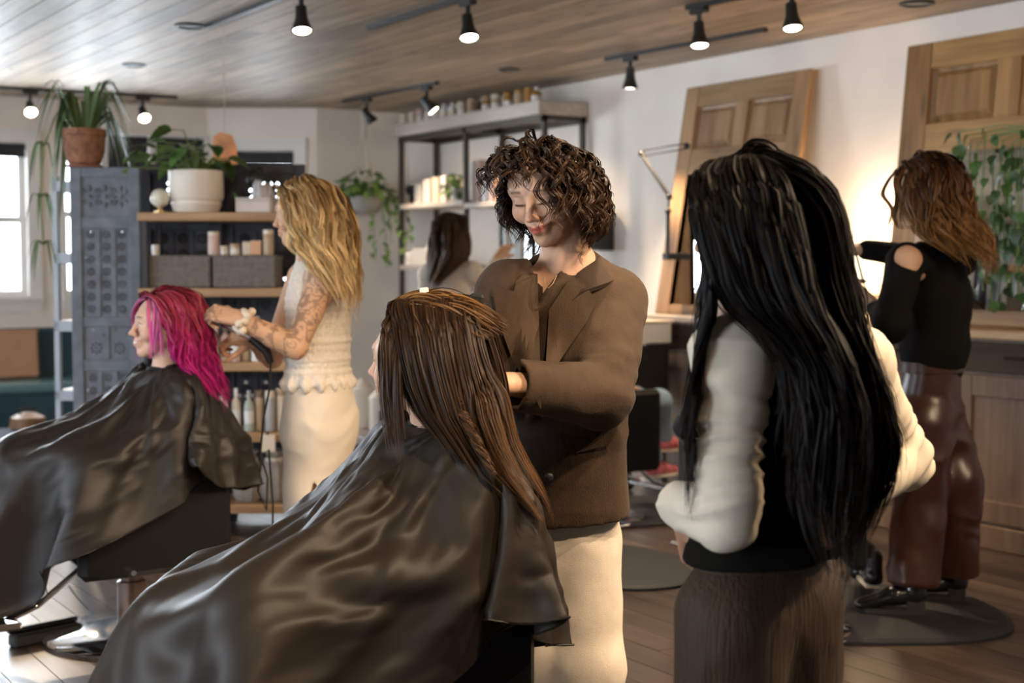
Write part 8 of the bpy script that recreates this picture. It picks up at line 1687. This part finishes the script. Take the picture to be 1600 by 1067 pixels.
CAPE3='''132 -15 996 129 -9 996 126 -3 996 124 3 996 123 9 996 122 15 996 122 21 996 122 27 996 123 34 996 125 40 996 127 46 996 130 51 996 133 56 996 137 61 996 141 66 996 146 70 996 151 74 996 157 77 996 162 80 996 168 82 996 175 83 996 181 84 996 187 84 996 193 84 996 200 83 996 206 81 996 211 79 996 217 76 996 222 73 996 227 69 996 232 64 996 236 60 996 240 55 996 243 49 996 245 43 996 247 37 996 249 31 996 250 25 996 250 19 996 249 13 996 248 6 996 247 0 996 245 -6 996 242 -11 996 238 -16 996 235 -21 996 230 -26 996 226 -30 996 221 -34 996 215 -37 996 209 -40 996 203 -42 996 197 -43 996 191 -44 996 185 -44 996 179 -44 996 172 -43 996 166 -41 996 160 -39 996 155 -36 996 149 -33 996 144 -29 996 140 -24 996 136 -20 996 99 -36 986 95 -27 986 93 -17 986 92 -7 986 93 3 986 95 13 986 97 22 986 100 30 986 103 38 986 106 46 986 110 53 986 115 60 986 120 66 986 125 72 986 130 78 986 136 83 986 143 87 986 150 91 986 157 94 986 164 97 986 172 98 986 180 99 986 187 100 986 195 99 986 203 98 986 210 96 986 218 93 986 225 90 986 232 86 986 238 81 986 243 76 986 249 70 986 253 63 986 257 56 986 260 49 986 263 42 986 265 34 986 266 26 986 266 19 986 265 11 986 264 3 986 262 -5 986 259 -12 986 256 -19 986 251 -25 986 247 -32 986 241 -37 986 235 -42 986 229 -47 986 222 -51 986 215 -54 986 208 -57 986 200 -60 986 192 -61 986 184 -62 986 176 -63 986 168 -63 986 159 -63 986 150 -61 986 141 -60 986 132 -57 986 123 -54 986 114 -50 986 106 -44 986 68 -55 969 61 -43 972 59 -29 976 59 -16 982 62 -3 986 64 9 993 68 20 998 75 27 999 81 35 1002 92 40 1007 95 50 1007 97 60 1012 100 71 1012 108 82 1015 119 90 1016 130 100 1017 142 108 1015 151 113 1013 159 110 1015 167 115 1011 175 116 1007 186 115 1002 196 115 1001 205 117 998 214 117 996 223 113 992 230 111 987 237 105 983 243 99 979 249 92 975 253 85 972 257 76 970 260 68 968 265 60 969 271 53 971 276 45 973 281 37 976 283 29 979 284 20 982 286 12 988 285 3 991 283 -6 995 278 -13 999 273 -19 1001 264 -25 1004 258 -32 1007 253 -43 1007 245 -50 1010 238 -57 1009 228 -65 1007 219 -68 1009 206 -72 1007 197 -73 1007 186 -74 1005 177 -76 1004 165 -80 1001 159 -87 997 149 -88 992 139 -88 987 128 -86 981 116 -82 976 103 -78 971 90 -73 968 78 -65 967 44 -69 941 43 -51 939 39 -35 947 52 -22 950 59 -6 956 64 8 964 64 21 973 68 34 979 72 45 986 77 52 996 78 58 1009 82 67 1016 89 76 1020 96 86 1024 105 97 1027 120 108 1028 134 120 1026 145 126 1024 152 124 1021 165 130 1020 175 131 1012 185 130 1005 188 125 993 195 122 986 204 117 982 212 112 977 221 106 973 230 104 968 240 104 964 249 99 961 254 90 957 259 80 955 265 71 954 269 61 954 276 52 955 282 44 958 282 33 960 283 23 964 287 14 968 280 8 973 278 -1 976 280 -12 979 279 -22 984 276 -31 989 273 -38 997 271 -43 1007 264 -51 1012 257 -60 1016 246 -68 1018 234 -76 1020 224 -81 1018 212 -85 1012 201 -88 1010 195 -88 998 186 -87 991 177 -86 984 166 -86 976 154 -84 969 141 -81 961 128 -79 953 113 -80 946 96 -79 939 78 -76 934 60 -73 934 29 -81 907 17 -65 915 29 -46 914 30 -26 926 41 -7 931 42 6 947 43 19 961 47 32 974 52 45 983 59 56 991 72 63 991 79 73 998 85 83 1003 92 92 1007 101 102 1010 111 111 1011 126 121 1011 137 128 1008 148 132 1007 161 130 1001 171 132 995 182 131 989 191 139 988 202 135 984 210 130 976 218 124 970 227 117 965 225 110 954 237 108 949 245 99 945 256 95 942 262 85 940 267 73 938 274 62 938 282 54 941 280 42 943 282 29 945 290 21 949 285 10 953 291 3 962 288 -8 966 294 -13 977 294 -23 984 291 -33 990 287 -44 996 277 -52 996 268 -61 998 260 -69 1003 250 -76 1003 239 -83 1003 228 -88 1001 216 -92 997 205 -95 993 195 -104 993 184 -104 985 172 -103 977 159 -103 969 145 -103 960 137 -99 945 118 -101 940 105 -99 924 85 -99 916 62 -104 917 40 -98 913 2 -104 890 4 -79 882 1 -56 894 17 -34 896 18 -13 913 22 6 929 26 22 944 38 36 953 46 50 964 55 62 972 56 71 987 64 81 996 72 91 1005 82 101 1012 92 110 1016 103 119 1020 117 130 1021 133 138 1019 146 144 1013 160 144 1006 173 146 1000 174 143 984 184 141 974 198 144 971 210 141 965 219 133 957 230 127 953 238 117 946 233 111 934 243 102 930 252 92 927 266 89 925 272 77 923 279 64 923 285 52 925 279 39 927 289 30 931 290 16 934 298 12 945 293 -1 947 300 -8 957 302 -19 965 301 -31 972 299 -42 980 290 -53 983 288 -62 994 279 -72 998 270 -81 1002 259 -89 1004 246 -96 1004 233 -102 1001 220 -107 997 208 -112 991 201 -109 978 188 -115 970 174 -115 961 160 -114 950 144 -114 941 125 -117 932 110 -111 916 90 -125 922 73 -127 902 50 -122 888 24 -115 882 -14 -121 859 -27 -97 869 -11 -71 863 -5 -41 873 -2 -16 891 2 6 910 16 25 921 23 41 937 37 56 945 39 68 961 49 80 972 54 91 985 67 100 990 77 111 998 86 121 1008 99 129 1006 112 137 1005 127 144 1004 141 149 998 154 150 992 168 150 984 181 156 981 180 153 965 194 152 958 206 146 951 221 145 946 231 135 939 244 126 935 247 114 926 241 105 914 249 92 912 264 88 909 278 80 909 287 68 910 279 54 910 283 39 911 293 28 915 302 25 928 298 10 929 303 -4 935 311 -12 946 311 -26 953 309 -39 961 301 -51 968 304 -60 981 297 -72 986 291 -83 996 279 -93 1000 267 -102 1001 253 -110 1001 239 -116 998 226 -121 991 212 -125 982 204 -124 968 192 -123 955 177 -125 944 160 -125 933 141 -129 924 121 -128 911 98 -129 899 79 -149 908 49 -150 899 32 -149 872 1 -143 871 -44 -145 851 -44 -114 839 -31 -81 835 -28 -48 851 -24 -19 871 -10 6 885 -3 27 906 16 43 915 22 60 932 32 75 945 35 87 962 48 98 971 56 110 983 66 121 993 77 132 1001 91 142 1004 106 151 1005 121 159 1004 137 164 998 152 165 990 166 165 980 176 162 966 192 162 960 189 158 944 204 155 937 218 148 931 235 145 928 246 134 921 257 121 917 250 113 904 256 98 898 261 82 895 278 79 893 289 67 894 278 54 895 290 42 898 302 40 910 307 23 912 305 6 915 315 -3 925 319 -18 933 317 -33 941 310 -47 947 314 -56 960 313 -69 972 309 -82 983 302 -94 993 290 -106 997 275 -115 1000 260 -124 999 245 -131 994 230 -136 985 217 -138 972 202 -140 961 193 -138 944 179 -137 929 160 -139 916 139 -141 905 115 -144 893 87 -148 883 66 -171 892 31 -176 889 14 -176 857 -18 -165 846 -65 -165 824 -60 -132 808 -56 -92 811 -52 -55 828 -40 -21 845 -33 3 871 -10 24 882 2 47 898 13 66 914 15 78 935 29 93 946 38 107 960 45 120 974 55 132 986 68 144 995 82 155 999 98 164 1001 115 172 999 132 177 991 148 179 983 160 175 969 176 177 961 188 171 948 202 164 938 199 153 922 217 155 917 234 148 912 252 143 910 263 129 905 263 113 895 255 102 883 259 83 879 277 77 877 292 66 878 284 49 881 298 55 892 310 41 896 309 22 897 315 5 902 325 -6 913 326 -23 920 317 -38 926 322 -51 938 324 -64 951 323 -78 964 320 -92 977 312 -105 987 299 -118 993 284 -129 996 267 -138 995 251 -145 989 234 -151 979 219 -154 967 203 -155 954 192 -154 935 179 -152 917 160 -152 900 136 -156 888 109 -162 876 78 -168 867 52 -193 876 14 -203 879 -7 -203 844 -45 -192 841 -82 -186 796 -85 -147 783 -81 -103 787 -71 -61 802 -66 -31 833 -44 1 846 -24 27 861 -7 51 877 -5 68 902 4 86 921 20 102 932 29 117 948 35 130 964 45 143 979 58 156 989 73 168 995 91 178 996 109 187 993 127 191 985 144 192 974 159 189 962 170 181 946 188 184 939 203 177 928 204 165 912 214 151 901 234 155 897 253 149 895 269 137 892 274 119 884 265 106 870 264 87 863 273 69 863 293 64 862 295 45 869 306 59 878 316 41 881 316 21 882 325 5 889 335 -9 900 326 -27 904 325 -45 913 332 -58 927 331 -74 940 333 -87 955 330 -101 969 321 -117 980 309 -131 988 292 -142 992 274 -152 990 256 -159 981 240 -163 969 225 -163 954 207 -167 941 188 -171 928 176 -169 906 158 -167 885 131 -176 877 103 -180 860 68 -188 851 38 -213 860 -2 -230 868 -29 -229 831 -69 -215 822 -113 -203 777 -112 -162 759 -111 -115 770 -97 -68 781 -85 -30 808 -70 2 835 -42 30 843 -23 56 860 -21 73 888 -7 94 904 10 111 917 19 127 935 27 142 952 34 155 970 49 168 980 65 181 988 83 193 989 102 202 987 120 205 976 138 206 965 156 204 952 165 194 935 182 188 923 202 189 915 213 176 902 214 160 886 232 150 880 254 154 878 273 145 876 284 126 871 277 110 858 271 91 848 279 71 846 291 53 849 307 41 857 313 62 862 322 42 864 325 20 867 338 6 878 339 -14 884 330 -34 889 337 -50 901 338 -67 914 344 -80 931 345 -96 946 339 -112 959 329 -128 968 315 -143 977 300 -157 984 281 -167 984 264 -171 970 246 -175 958 230 -175 941 213 -173 924 192 -176 910 171 -188 898 154 -185 873 127 -186 855 95 -203 851 59 -211 836 19 -230 842 -18 -258 857 -52 -256 820 -84 -235 792 -134 -225 749 -144 -178 743 -141 -125 749 -127 -75 765 -114 -37 799 -88 1 812 -68 32 837 -41 60 844 -36 81 871 -17 102 886 -2 122 903 9 139 922 17 154 941 23 168 960 43 180 966 56 195 978 75 208 982 95 218 979 111 215 962 131 216 951 152 218 941 167 210 926 176 198 908 197 197 899 217 189 889 219 173 873 230 155 862 253 151 859 277 152 859 292 134 855 291 113 845 280 97 832 286 74 829 299 55 832 317 42 840 320 65 845 327 42 846 337 22 852 348 4 862 340 -18 865 340 -40 874 345 -58 887 354 -72 904 354 -90 918 341 -105 930 346 -122 945 333 -139 953 320 -156 963 308 -172 975 288 -170 967 273 -183 958 255 -182 942 236 -189 928 218 -186 909 197 -185 891 172 -189 876 147 -206 864 122 -204 839 85 -211 828 51 -238 830 5 -252 824 -35 -283 840 -84 -275 818 -110 -259 775 -168 -244 737 -179 -193 729 -174 -137 733 -158 -82 749 -142 -38 782 -115 3 800 -93 36 825 -61 64 827 -50 89 853 -29 112 869 -15 133 889 -3 151 908 2 166 931 14 182 949 36 194 952 52 209 964 76 213 963 88 234 969 106 231 953 122 225 935 145 228 925 167 227 915 175 214 895 192 203 881 215 201 873 228 185 860 232 166 844 253 154 839 278 155 839 299 142 838 303 119 830 289 102 816 296 79 811 309 57 814 327 42 823 329 67 826 338 44 829 351 25 838 353 0 842 346 -24 847 352 -45 858 361 -61 875 362 -82 888 346 -96 900 341 -116 914 352 -133 929 337 -151 937 326 -169 949 313 -186 961 301 -172 951 285 -190 943 265 -191 926 244 -199 912 222 -201 894 202 -198 873 176 -201 856 146 -208 840 115 -226 828 78 -227 807 42 -258 810 -7 -278 807 -53 -308 822 -108 -302 804 -140 -283 761 -203 -264 726 -214 -209 716 -208 -148 719 -190 -89 735 -169 -39 764 -145 0 796 -115 39 808 -81 69 811 -61 97 833 -44 122 854 -29 144 874 -16 164 896 -11 179 920 4 197 937 27 209 942 49 223 948 75 222 944 78 245 954 101 248 942 115 239 922 137 236 908 162 241 900 181 231 884 187 215 864 212 211 855 232 199 844 236 178 828 252 159 819 279 158 818 304 149 819 314 125 813 299 109 798 306 83 794 319 60 796 337 43 805 338 70 808 352 48 814 360 23 819 356 -3 822 357 -28 830 367 -47 845 371 -70 859 355 -87 869 342 -106 882 344 -128 897 358 -143 912 344 -163 922 332 -183 934 310 -195 942 308 -173 931 296 -195 926 275 -201 910 253 -208 894 229 -214 878 207 -211 856 179 -214 836 147 -221 819 112 -233 802 71 -247 788 25 -269 786 -16 -307 793 -70 -334 804 -132 -329 789 -174 -304 753 -239 -282 719 -250 -224 704 -243 -159 706 -223 -96 723 -201 -46 759 -173 2 783 -135 40 788 -102 75 797 -80 106 818 -60 132 839 -43 156 860 -30 177 883 -24 193 910 -4 211 923 23 221 925 47 234 931 74 230 926 69 254 937 94 265 931 110 255 909 129 247 891 155 248 881 181 248 872 187 231 850 207 219 836 233 212 828 242 190 812 254 168 800 279 157 797 308 155 799 324 132 796 307 115 780 317 89 776 330 64 778 348 44 787 348 72 789 362 48 795 366 21 799 364 -7 803 371 -31 814 380 -53 829 368 -77 839 350 -95 850 341 -117 864 348 -139 880 365 -154 896 351 -176 907 334 -195 918 307 -199 922 321 -176 915 297 -188 906 285 -212 894 262 -218 877 236 -226 860 211 -225 838 182 -227 816 148 -238 800 110 -254 787 67 -273 776 16 -292 769 -39 -318 771 -88 -360 787 -155 -355 773 -206 -327 743 -270 -302 701 -285 -240 691 -277 -171 694 -256 -104 711 -231 -47 745 -200 3 769 -158 44 772 -124 81 783 -98 114 803 -77 142 825 -57 167 847 -44 189 871 -36 206 898 -12 224 909 16 235 912 44 246 914 71 238 907 62 263 919 86 279 919 106 272 898 124 261 877 149 257 864 178 264 859 188 247 837 205 231 819 232 223 811 249 203 797 257 179 782 280 161 777 310 159 779 333 140 778 315 121 763 328 94 760 341 68 762 359 45 769 358 75 772 372 49 777 372 19 779 375 -10 786 386 -34 800 382 -61 810 362 -81 820 347 -103 832 341 -128 847 355 -148 863 371 -165 880 349 -182 888 334 -205 899 305 -201 901 328 -183 897 301 -183 887 291 -209 874 270 -229 861 243 -237 843 216 -239 820 185 -241 798 149 -257 784 109 -279 778 62 -299 769 8 -320 760 -53 -338 750 -104 -385 767 -175 -381 750 -231 -350 721 -297 -321 676 -319 -256 678 -311 -182 682 -289 -111 701 -258 -49 728 -226 5 755 -181 47 757 -145 86 771 -117 121 790 -93 151 812 -71 177 834 -57 200 860 -47 220 887 -20 237 896 11 247 897 41 256 898 68 244 889 58 270 901 78 292 907 102 287 887 119 275 865 144 267 848 173 277 846 192 262 826 203 243 805 230 232 794 253 214 782 263 189 767 282 166 759 312 161 759 340 147 761 323 126 746 341 101 747 353 72 746 368 45 752 368 77 754 380 48 759 381 17 762 387 -12 771 394 -40 783 379 -66 792 358 -86 802 348 -112 815 343 -138 831 366 -151 847 374 -176 863 347 -189 870 333 -213 882 304 -202 882 331 -189 879 305 -178 868 293 -205 855 277 -231 841 250 -247 825 221 -249 802 187 -258 782 149 -277 772 106 -298 761 56 -318 750 -2 -331 735 -63 -361 730 -119 -408 746 -191 -401 722 -244 -363 684 -306 -326 637 -349 -271 657 -344 -194 670 -321 -120 693 -287 -53 716 -251 5 741 -203 49 743 -167 91 759 -135 127 778 -109 159 800 -85 187 822 -70 211 849 -57 231 877 -27 247 882 5 259 885 37 263 882 64 249 872 56 276 884 71 303 894 98 302 877 117 289 854 139 277 834 169 289 834 192 276 815 203 256 792 228 240 778 255 225 767 267 198 752 288 175 744 313 154 743 346 154 745 329 131 730 350 105 732 364 76 733 378 46 737 376 79 738 388 48 743 391 16 747 399 -14 758 397 -45 766 374 -67 774 356 -92 785 350 -121 799 347 -148 816 374 -157 832 376 -185 848 345 -195 853 330 -221 865 303 -204 864 333 -193 861 309 -174 851 295 -201 837 280 -229 823 256 -254 808 225 -260 785 188 -275 770 147 -290 753 102 -312 742 48 -326 726 -14 -342 711 -65 -392 723 -134 -430 724 -203 -410 686 -240 -354 646 -311 -326 598 -367 -281 624 -377 -206 659 -353 -128 685 -316 -57 706 -275 4 727 -224 50 729 -184 94 744 -154 132 770 -125 165 790 -98 195 811 -81 220 839 -67 242 867 -34 258 871 0 269 873 34 270 868 59 251 857 64 281 870 64 313 882 93 313 866 107 294 842 134 288 822 166 301 822 192 289 804 203 268 780 228 250 764 256 234 753 272 207 738 295 183 731 315 155 726 348 162 730 334 135 715 357 109 717 374 79 719 384 46 721 383 80 722 395 48 728 401 15 734 407 -17 743 396 -49 750 370 -70 758 356 -99 770 355 -129 786 350 -158 803 380 -163 818 377 -193 833 344 -200 838 328 -227 850 302 -205 847 335 -196 845 313 -171 835 294 -197 820 281 -228 805 258 -255 790 226 -275 773 188 -284 752 146 -304 737 95 -316 720 37 -323 704 -17 -366 699 -72 -418 709 -148 -449 700 -212 -418 652 -242 -355 607 -329 -349 571 -376 -286 587 -397 -213 630 -384 -137 676 -345 -62 700 -297 2 712 -245 52 716 -202 97 731 -170 137 757 -142 171 782 -112 202 800 -93 229 829 -76 253 857 -40 267 860 -5 279 861 30 276 853 57 256 842 71 285 857 57 316 868 89 324 855 100 301 830 130 298 811 162 311 811 192 301 794 204 279 768 228 259 751 257 242 739 278 216 726 298 188 716 316 157 710 350 169 716 339 139 701 364 113 703 380 81 704 386 45 705 387 81 707 401 48 713 409 14 720 413 -21 729 395 -52 735 367 -73 743 358 -105 755 361 -136 773 354 -166 790 386 -169 805 377 -200 819 342 -204 823 325 -233 836 302 -206 832 336 -198 829 317 -169 820 295 -194 804 281 -226 788 260 -256 772 227 -279 756 188 -295 736 141 -304 717 86 -307 701 33 -341 686 -17 -392 691 -80 -442 692 -163 -465 674 -218 -423 616 -249 -358 570 -341 -361 536 -385 -291 550 -405 -214 594 -412 -143 658 -374 -66 692 -319 -1 696 -268 53 706 -221 100 719 -185 141 742 -158 177 773 -126 210 791 -104 238 819 -85 263 847 -47 277 848 -10 287 848 26 281 839 56 263 828 75 291 843 51 317 853 83 334 845 93 309 819 125 308 800 159 322 800 192 314 783 204 290 757 231 271 740 258 249 725 275 219 711 293 188 701 318 160 694 351 176 701 343 143 686 370 117 689 384 82 689 382 45 690 392 81 691 402 45 697 417 12 706 417 -25 714 393 -53 719 365 -77 728 364 -111 742 367 -143 760 358 -175 778 392 -175 792 378 -207 805 341 -209 808 322 -238 821 301 -208 816 337 -200 814 322 -167 805 296 -190 788 281 -224 772 262 -257 755 228 -283 737 185 -293 716 134 -295 699 81 -317 681 33 -363 676 -32 -402 670 -90 -463 673 -176 -479 647 -208 -418 582 -257 -360 532 -351 -373 500 -394 -296 513 -417 -217 560 -431 -148 631 -401 -70 679 -346 -1 690 -292 56 700 -241 104 709 -199 146 728 -172 183 761 -140 217 781 -115 247 809 -94 273 837 -54 286 836 -15 295 835 21 285 824 55 270 814 77 298 829 47 319 838 77 343 834 85 317 807 120 319 789 156 333 788 191 326 773 205 302 746 233 281 728 256 255 711 270 222 696 291 190 685 319 164 679 352 183 686 348 147 671 376 120 674 387 83 674 377 45 674 395 80 675 404 43 681 423 10 691 419 -28 698 387 -49 705 367 -82 713 372 -116 729 373 -150 748 362 -183 765 398 -182 779 378 -213 790 339 -213 793 319 -244 806 300 -211 800 338 -202 798 327 -166 790 298 -187 773 281 -221 755 262 -257 737 228 -284 719 181 -287 698 129 -295 679 81 -334 665 22 -371 655 -43 -415 649 -100 -483 653 -189 -485 616 -202 -415 546 -264 -365 495 -362 -383 464 -403 -302 476 -435 -224 530 -450 -152 603 -422 -72 657 -373 -2 693 -317 58 699 -263 108 704 -214 151 715 -179 188 743 -156 224 776 -127 256 799 -103 283 827 -61 296 827 -20 302 822 16 286 810 54 277 800 79 304 815 43 321 823 69 352 823 78 325 795 115 330 780 153 344 777 190 337 762 207 313 735 234 290 716 253 261 696 269 226 681 288 193 670 320 167 663 353 189 672 352 151 657 381 123 659 389 83 658 373 46 659 397 79 659 407 40 665 428 8 676 419 -31 683 383 -50 689 371 -87 698 381 -121 717 377 -158 734 366 -192 752 404 -190 766 377 -218 776 337 -218 778 316 -249 792 299 -213 785 339 -204 782 331 -164 775 299 -184 757 280 -219 738 262 -257 719 227 -286 701 179 -292 680 124 -302 660 70 -335 646 10 -377 635 -52 -431 629 -111 -502 633 -199 -489 585 -199 -417 510 -271 -372 458 -373 -394 428 -417 -310 441 -457 -240 507 -467 -157 575 -426 -76 628 -398 -2 682 -341 60 704 -285 112 703 -234 157 708 -190 195 728 -165 231 762 -142 263 794 -111 293 816 -68 305 814 -25 308 808 11 290 795 52 285 787 80 312 801 41 324 808 61 360 813 71 332 784 110 343 772 150 355 766 189 349 752 210 325 725 233 299 702 247 265 682 268 231 666 286 195 654 320 171 647 354 195 657 356 156 642 385 125 644 391 84 642 369 47 643 398 78 643 410 38 650 433 5 662 419 -34 667 381 -51 673 378 -91 685 388 -127 704 378 -164 720 370 -200 739 410 -198 754 377 -223 761 336 -222 763 313 -254 777 299 -215 769 339 -205 766 336 -163 760 302 -181 741 279 -216 722 262 -256 702 227 -288 682 176 -297 661 120 -309 640 63 -344 626 1 -387 614 -60 -448 609 -125 -520 612 -207 -494 553 -198 -419 474 -278 -381 421 -384 -405 391 -435 -321 409 -479 -253 481 -481 -160 545 -431 -79 598 -412 -1 659 -366 62 703 -308 117 705 -254 162 705 -204 201 715 -176 239 749 -153 272 784 -120 302 805 -74 311 801 -30 314 794 8 295 781 50 293 773 81 319 787 39 328 792 51 368 803 65 341 772 106 347 758 146 364 754 187 360 740 203 330 712 229 305 688 249 272 668 264 235 651 285 198 638 321 175 632 355 201 642 360 160 627 389 128 628 392 84 626 366 48 628 399 77 627 412 36 634 438 3 647 418 -36 651 379 -54 658 389 -93 673 390 -133 690 369 -168 707 375 -207 726 415 -206 742 377 -226 745 334 -226 748 310 -259 763 298 -218 754 340 -206 750 341 -163 744 304 -179 725 278 -213 705 261 -255 684 226 -289 664 174 -305 643 115 -316 621 56 -352 606 -7 -399 594 -64 -469 591 -139 -536 591 -213 -498 520 -197 -422 438 -285 -390 385 -395 -416 355 -454 -334 378 -500 -263 453 -493 -164 514 -434 -83 568 -407 -5 633 -388 64 693 -330 120 709 -273 168 709 -219 206 705 -189 246 738 -165 281 774 -128 311 793 -81 322 792 -36 318 780 4 300 766 48 301 760 82 327 774 38 332 777 41 374 792 60 350 760 101 354 744 142 373 742 184 368 727 210 340 703 220 306 676 249 279 654 263 240 636 284 202 623 322 178 616 356 207 626 363 164 613 393 130 613 392 84 610 364 49 612 400 76 611 415 34 619 443 0 631 418 -38 635 378 -59 643 393 -98 659 391 -140 676 367 -174 693 379 -212 712 420 -215 730 376 -222 730 332 -230 733 306 -264 748 297 -221 738 340 -207 735 346 -162 729 307 -178 709 277 -210 689 260 -254 667 225 -290 646 171 -305 624 111 -323 602 50 -361 586 -14 -413 574 -71 -487 572 -153 -551 569 -217 -503 488 -197 -425 402 -292 -400 348 -405 -426 319 -473 -347 348 -520 -273 425 -505 -167 483 -441 -85 539 -402 -9 606 -400 63 671 -353 125 707 -290 169 697 -236 211 696 -206 250 734 -176 289 763 -136 320 781 -87 333 781 -43 318 765 0 307 752 46 309 747 83 334 760 37 338 763 30 380 782 54 359 748 97 361 731 138 383 730 181 377 713 212 351 691 216 314 662 244 284 639 264 246 621 282 205 607 323 182 601 357 212 611 367 168 598 396 131 597 392 85 594 362 49 596 401 75 595 418 32 603 447 -3 616 416 -39 620 377 -64 628 397 -103 644 391 -146 661 365 -180 678 384 -217 697 423 -228 720 377 -227 715 332 -235 718 303 -268 733 297 -224 723 340 -207 719 351 -162 714 310 -177 693 276 -207 672 260 -253 649 223 -291 627 168 -308 605 107 -331 583 44 -371 566 -21 -426 555 -79 -504 553 -169 -564 547 -219 -509 455 -197 -428 366 -299 -410 312 -416 -435 282 -493 -364 320 -540 -282 396 -515 -172 452 -454 -84 512 -401 -11 579 -408 63 647 -372 128 696 -310 177 700 -252 216 687 -207 252 716 -183 295 749 -144 328 768 -93 342 769 -49 325 752 -3 314 739 44 317 733 83 342 747 36 345 749 19 384 772 48 368 737 92 368 718 134 392 718 178 384 700 214 361 679 214 323 649 239 289 625 262 251 606 281 209 592 323 186 585 358 218 596 371 173 583 399 133 582 392 85 578 361 48 580 403 73 579 422 29 587 451 -7 601 414 -38 604 377 -69 613 400 -108 629 391 -152 646 363 -187 664 390 -221 683 425 -240 711 379 -233 701 331 -241 703 299 -273 719 296 -226 707 340 -207 703 356 -162 699 314 -176 677 276 -205 655 259 -252 632 222 -292 609 165 -313 586 103 -339 563 39 -382 547 -27 -440 535 -87 -521 533 -185 -575 524 -217 -515 422 -198 -431 330 -306 -421 276 -427 -442 245 -511 -376 289 -559 -290 367 -523 -177 420 -454 -91 483 -403 -12 552 -415 63 623 -389 130 681 -318 170 682 -269 225 690 -211 255 698 -191 301 734 -150 335 754 -99 350 756 -54 332 738 -7 321 725 42 326 720 84 350 733 35 354 736 9 387 761 44 379 727 88 375 705 130 401 706 174 391 686 215 371 667 214 332 636 232 292 611 259 255 591 280 212 576 324 189 570 359 223 581 375 177 568 402 135 566 392 86 562 361 47 564 404 72 564 425 28 572 453 -12 586 407 -32 591 379 -73 597 403 -113 615 391 -158 632 362 -194 650 400 -216 672 427 -249 698 380 -239 687 331 -246 688 296 -277 704 296 -229 692 340 -207 687 361 -162 684 318 -176 661 276 -202 639 258 -250 614 220 -292 590 163 -318 567 100 -347 545 34 -392 527 -33 -455 516 -96 -538 514 -202 -584 501 -206 -521 391 -199 -434 294 -312 -433 240 -438 -447 208 -527 -383 254 -579 -298 337 -531 -182 389 -459 -94 453 -405 -13 524 -417 64 599 -405 132 665 -328 166 664 -276 221 672 -221 260 683 -199 307 720 -157 343 740 -104 359 743 -59 339 725 -10 328 711 40 335 708 85 357 719 34 364 723 -1 391 749 41 393 720 83 383 692 127 409 692 168 387 672 216 381 655 215 341 623 230 299 597 255 259 576 279 216 561 325 193 554 361 228 566 379 181 553 404 136 550 392 86 546 360 45 548 405 71 548 430 27 557 454 -17 571 405 -32 575 381 -77 582 407 -118 600 390 -164 617 363 -202 637 406 -220 658 429 -257 685 381 -246 672 331 -252 674 293 -282 689 296 -232 677 339 -206 671 367 -162 669 322 -179 645 276 -200 622 257 -249 597 217 -292 572 162 -327 550 96 -355 526 29 -403 508 -40 -469 496 -105 -554 494 -219 -589 476 -228 -518 366 -200 -441 259 -319 -449 206 -448 -485 213 -545 -414 242 -593 -306 305 -538 -188 357 -464 -96 424 -408 -13 497 -420 66 574 -420 131 648 -339 163 647 -281 214 654 -233 264 670 -207 313 705 -154 331 728 -110 368 731 -64 346 712 -12 338 700 37 348 716 85 365 706 34 375 713 -10 391 736 33 397 707 77 391 679 124 416 679 163 388 657 214 391 643 215 349 610 229 306 583 251 263 561 278 220 545 326 196 538 362 233 551 383 186 539 406 138 534 391 87 530 360 44 532 406 69 532 434 25 541 455 -22 556 403 -32 559 384 -81 567 410 -123 586 389 -169 602 365 -211 624 411 -225 644 432 -266 671 383 -252 658 330 -257 659 289 -286 675 296 -236 661 338 -205 656 371 -163 654 322 -172 631 278 -198 605 256 -248 579 214 -291 554 159 -330 531 93 -364 507 24 -414 489 -46 -483 477 -116 -569 474 -236 -593 452 -235 -525 335 -206 -446 223 -329 -478 183 -462 -488 176 -562 -449 244 -597 -318 271 -545 -194 325 -470 -99 394 -410 -14 470 -416 68 550 -428 111 641 -357 166 636 -295 218 641 -245 269 657 -208 316 688 -152 325 713 -118 373 718 -68 355 699 -13 351 691 34 363 714 83 367 691 34 387 703 -15 381 725 25 400 694 72 399 667 121 423 665 159 392 642 211 401 631 216 358 597 228 313 568 250 269 546 277 224 530 326 200 523 363 238 536 389 191 525 407 140 518 390 88 514 359 43 516 408 68 516 437 22 526 456 -26 541 402 -33 543 386 -85 552 412 -129 571 385 -173 587 367 -219 610 416 -231 630 434 -274 658 384 -259 644 330 -263 645 286 -290 660 297 -239 646 336 -203 640 376 -164 638 324 -168 615 287 -212 602 255 -247 562 210 -290 536 154 -330 512 90 -373 488 19 -426 470 -52 -497 458 -128 -583 454 -253 -597 427 -234 -535 303 -217 -448 189 -337 -511 166'''
if True:
    cape(CAPE1, CH1, at(262,582,5.03), M_cape, 'black cape spread over the pink-haired client and chair, left')
    cape(CAPE3, CH3, at(692,672,2.95), M_cape3, 'dark brownish cape spread over the brunette client in the foreground')
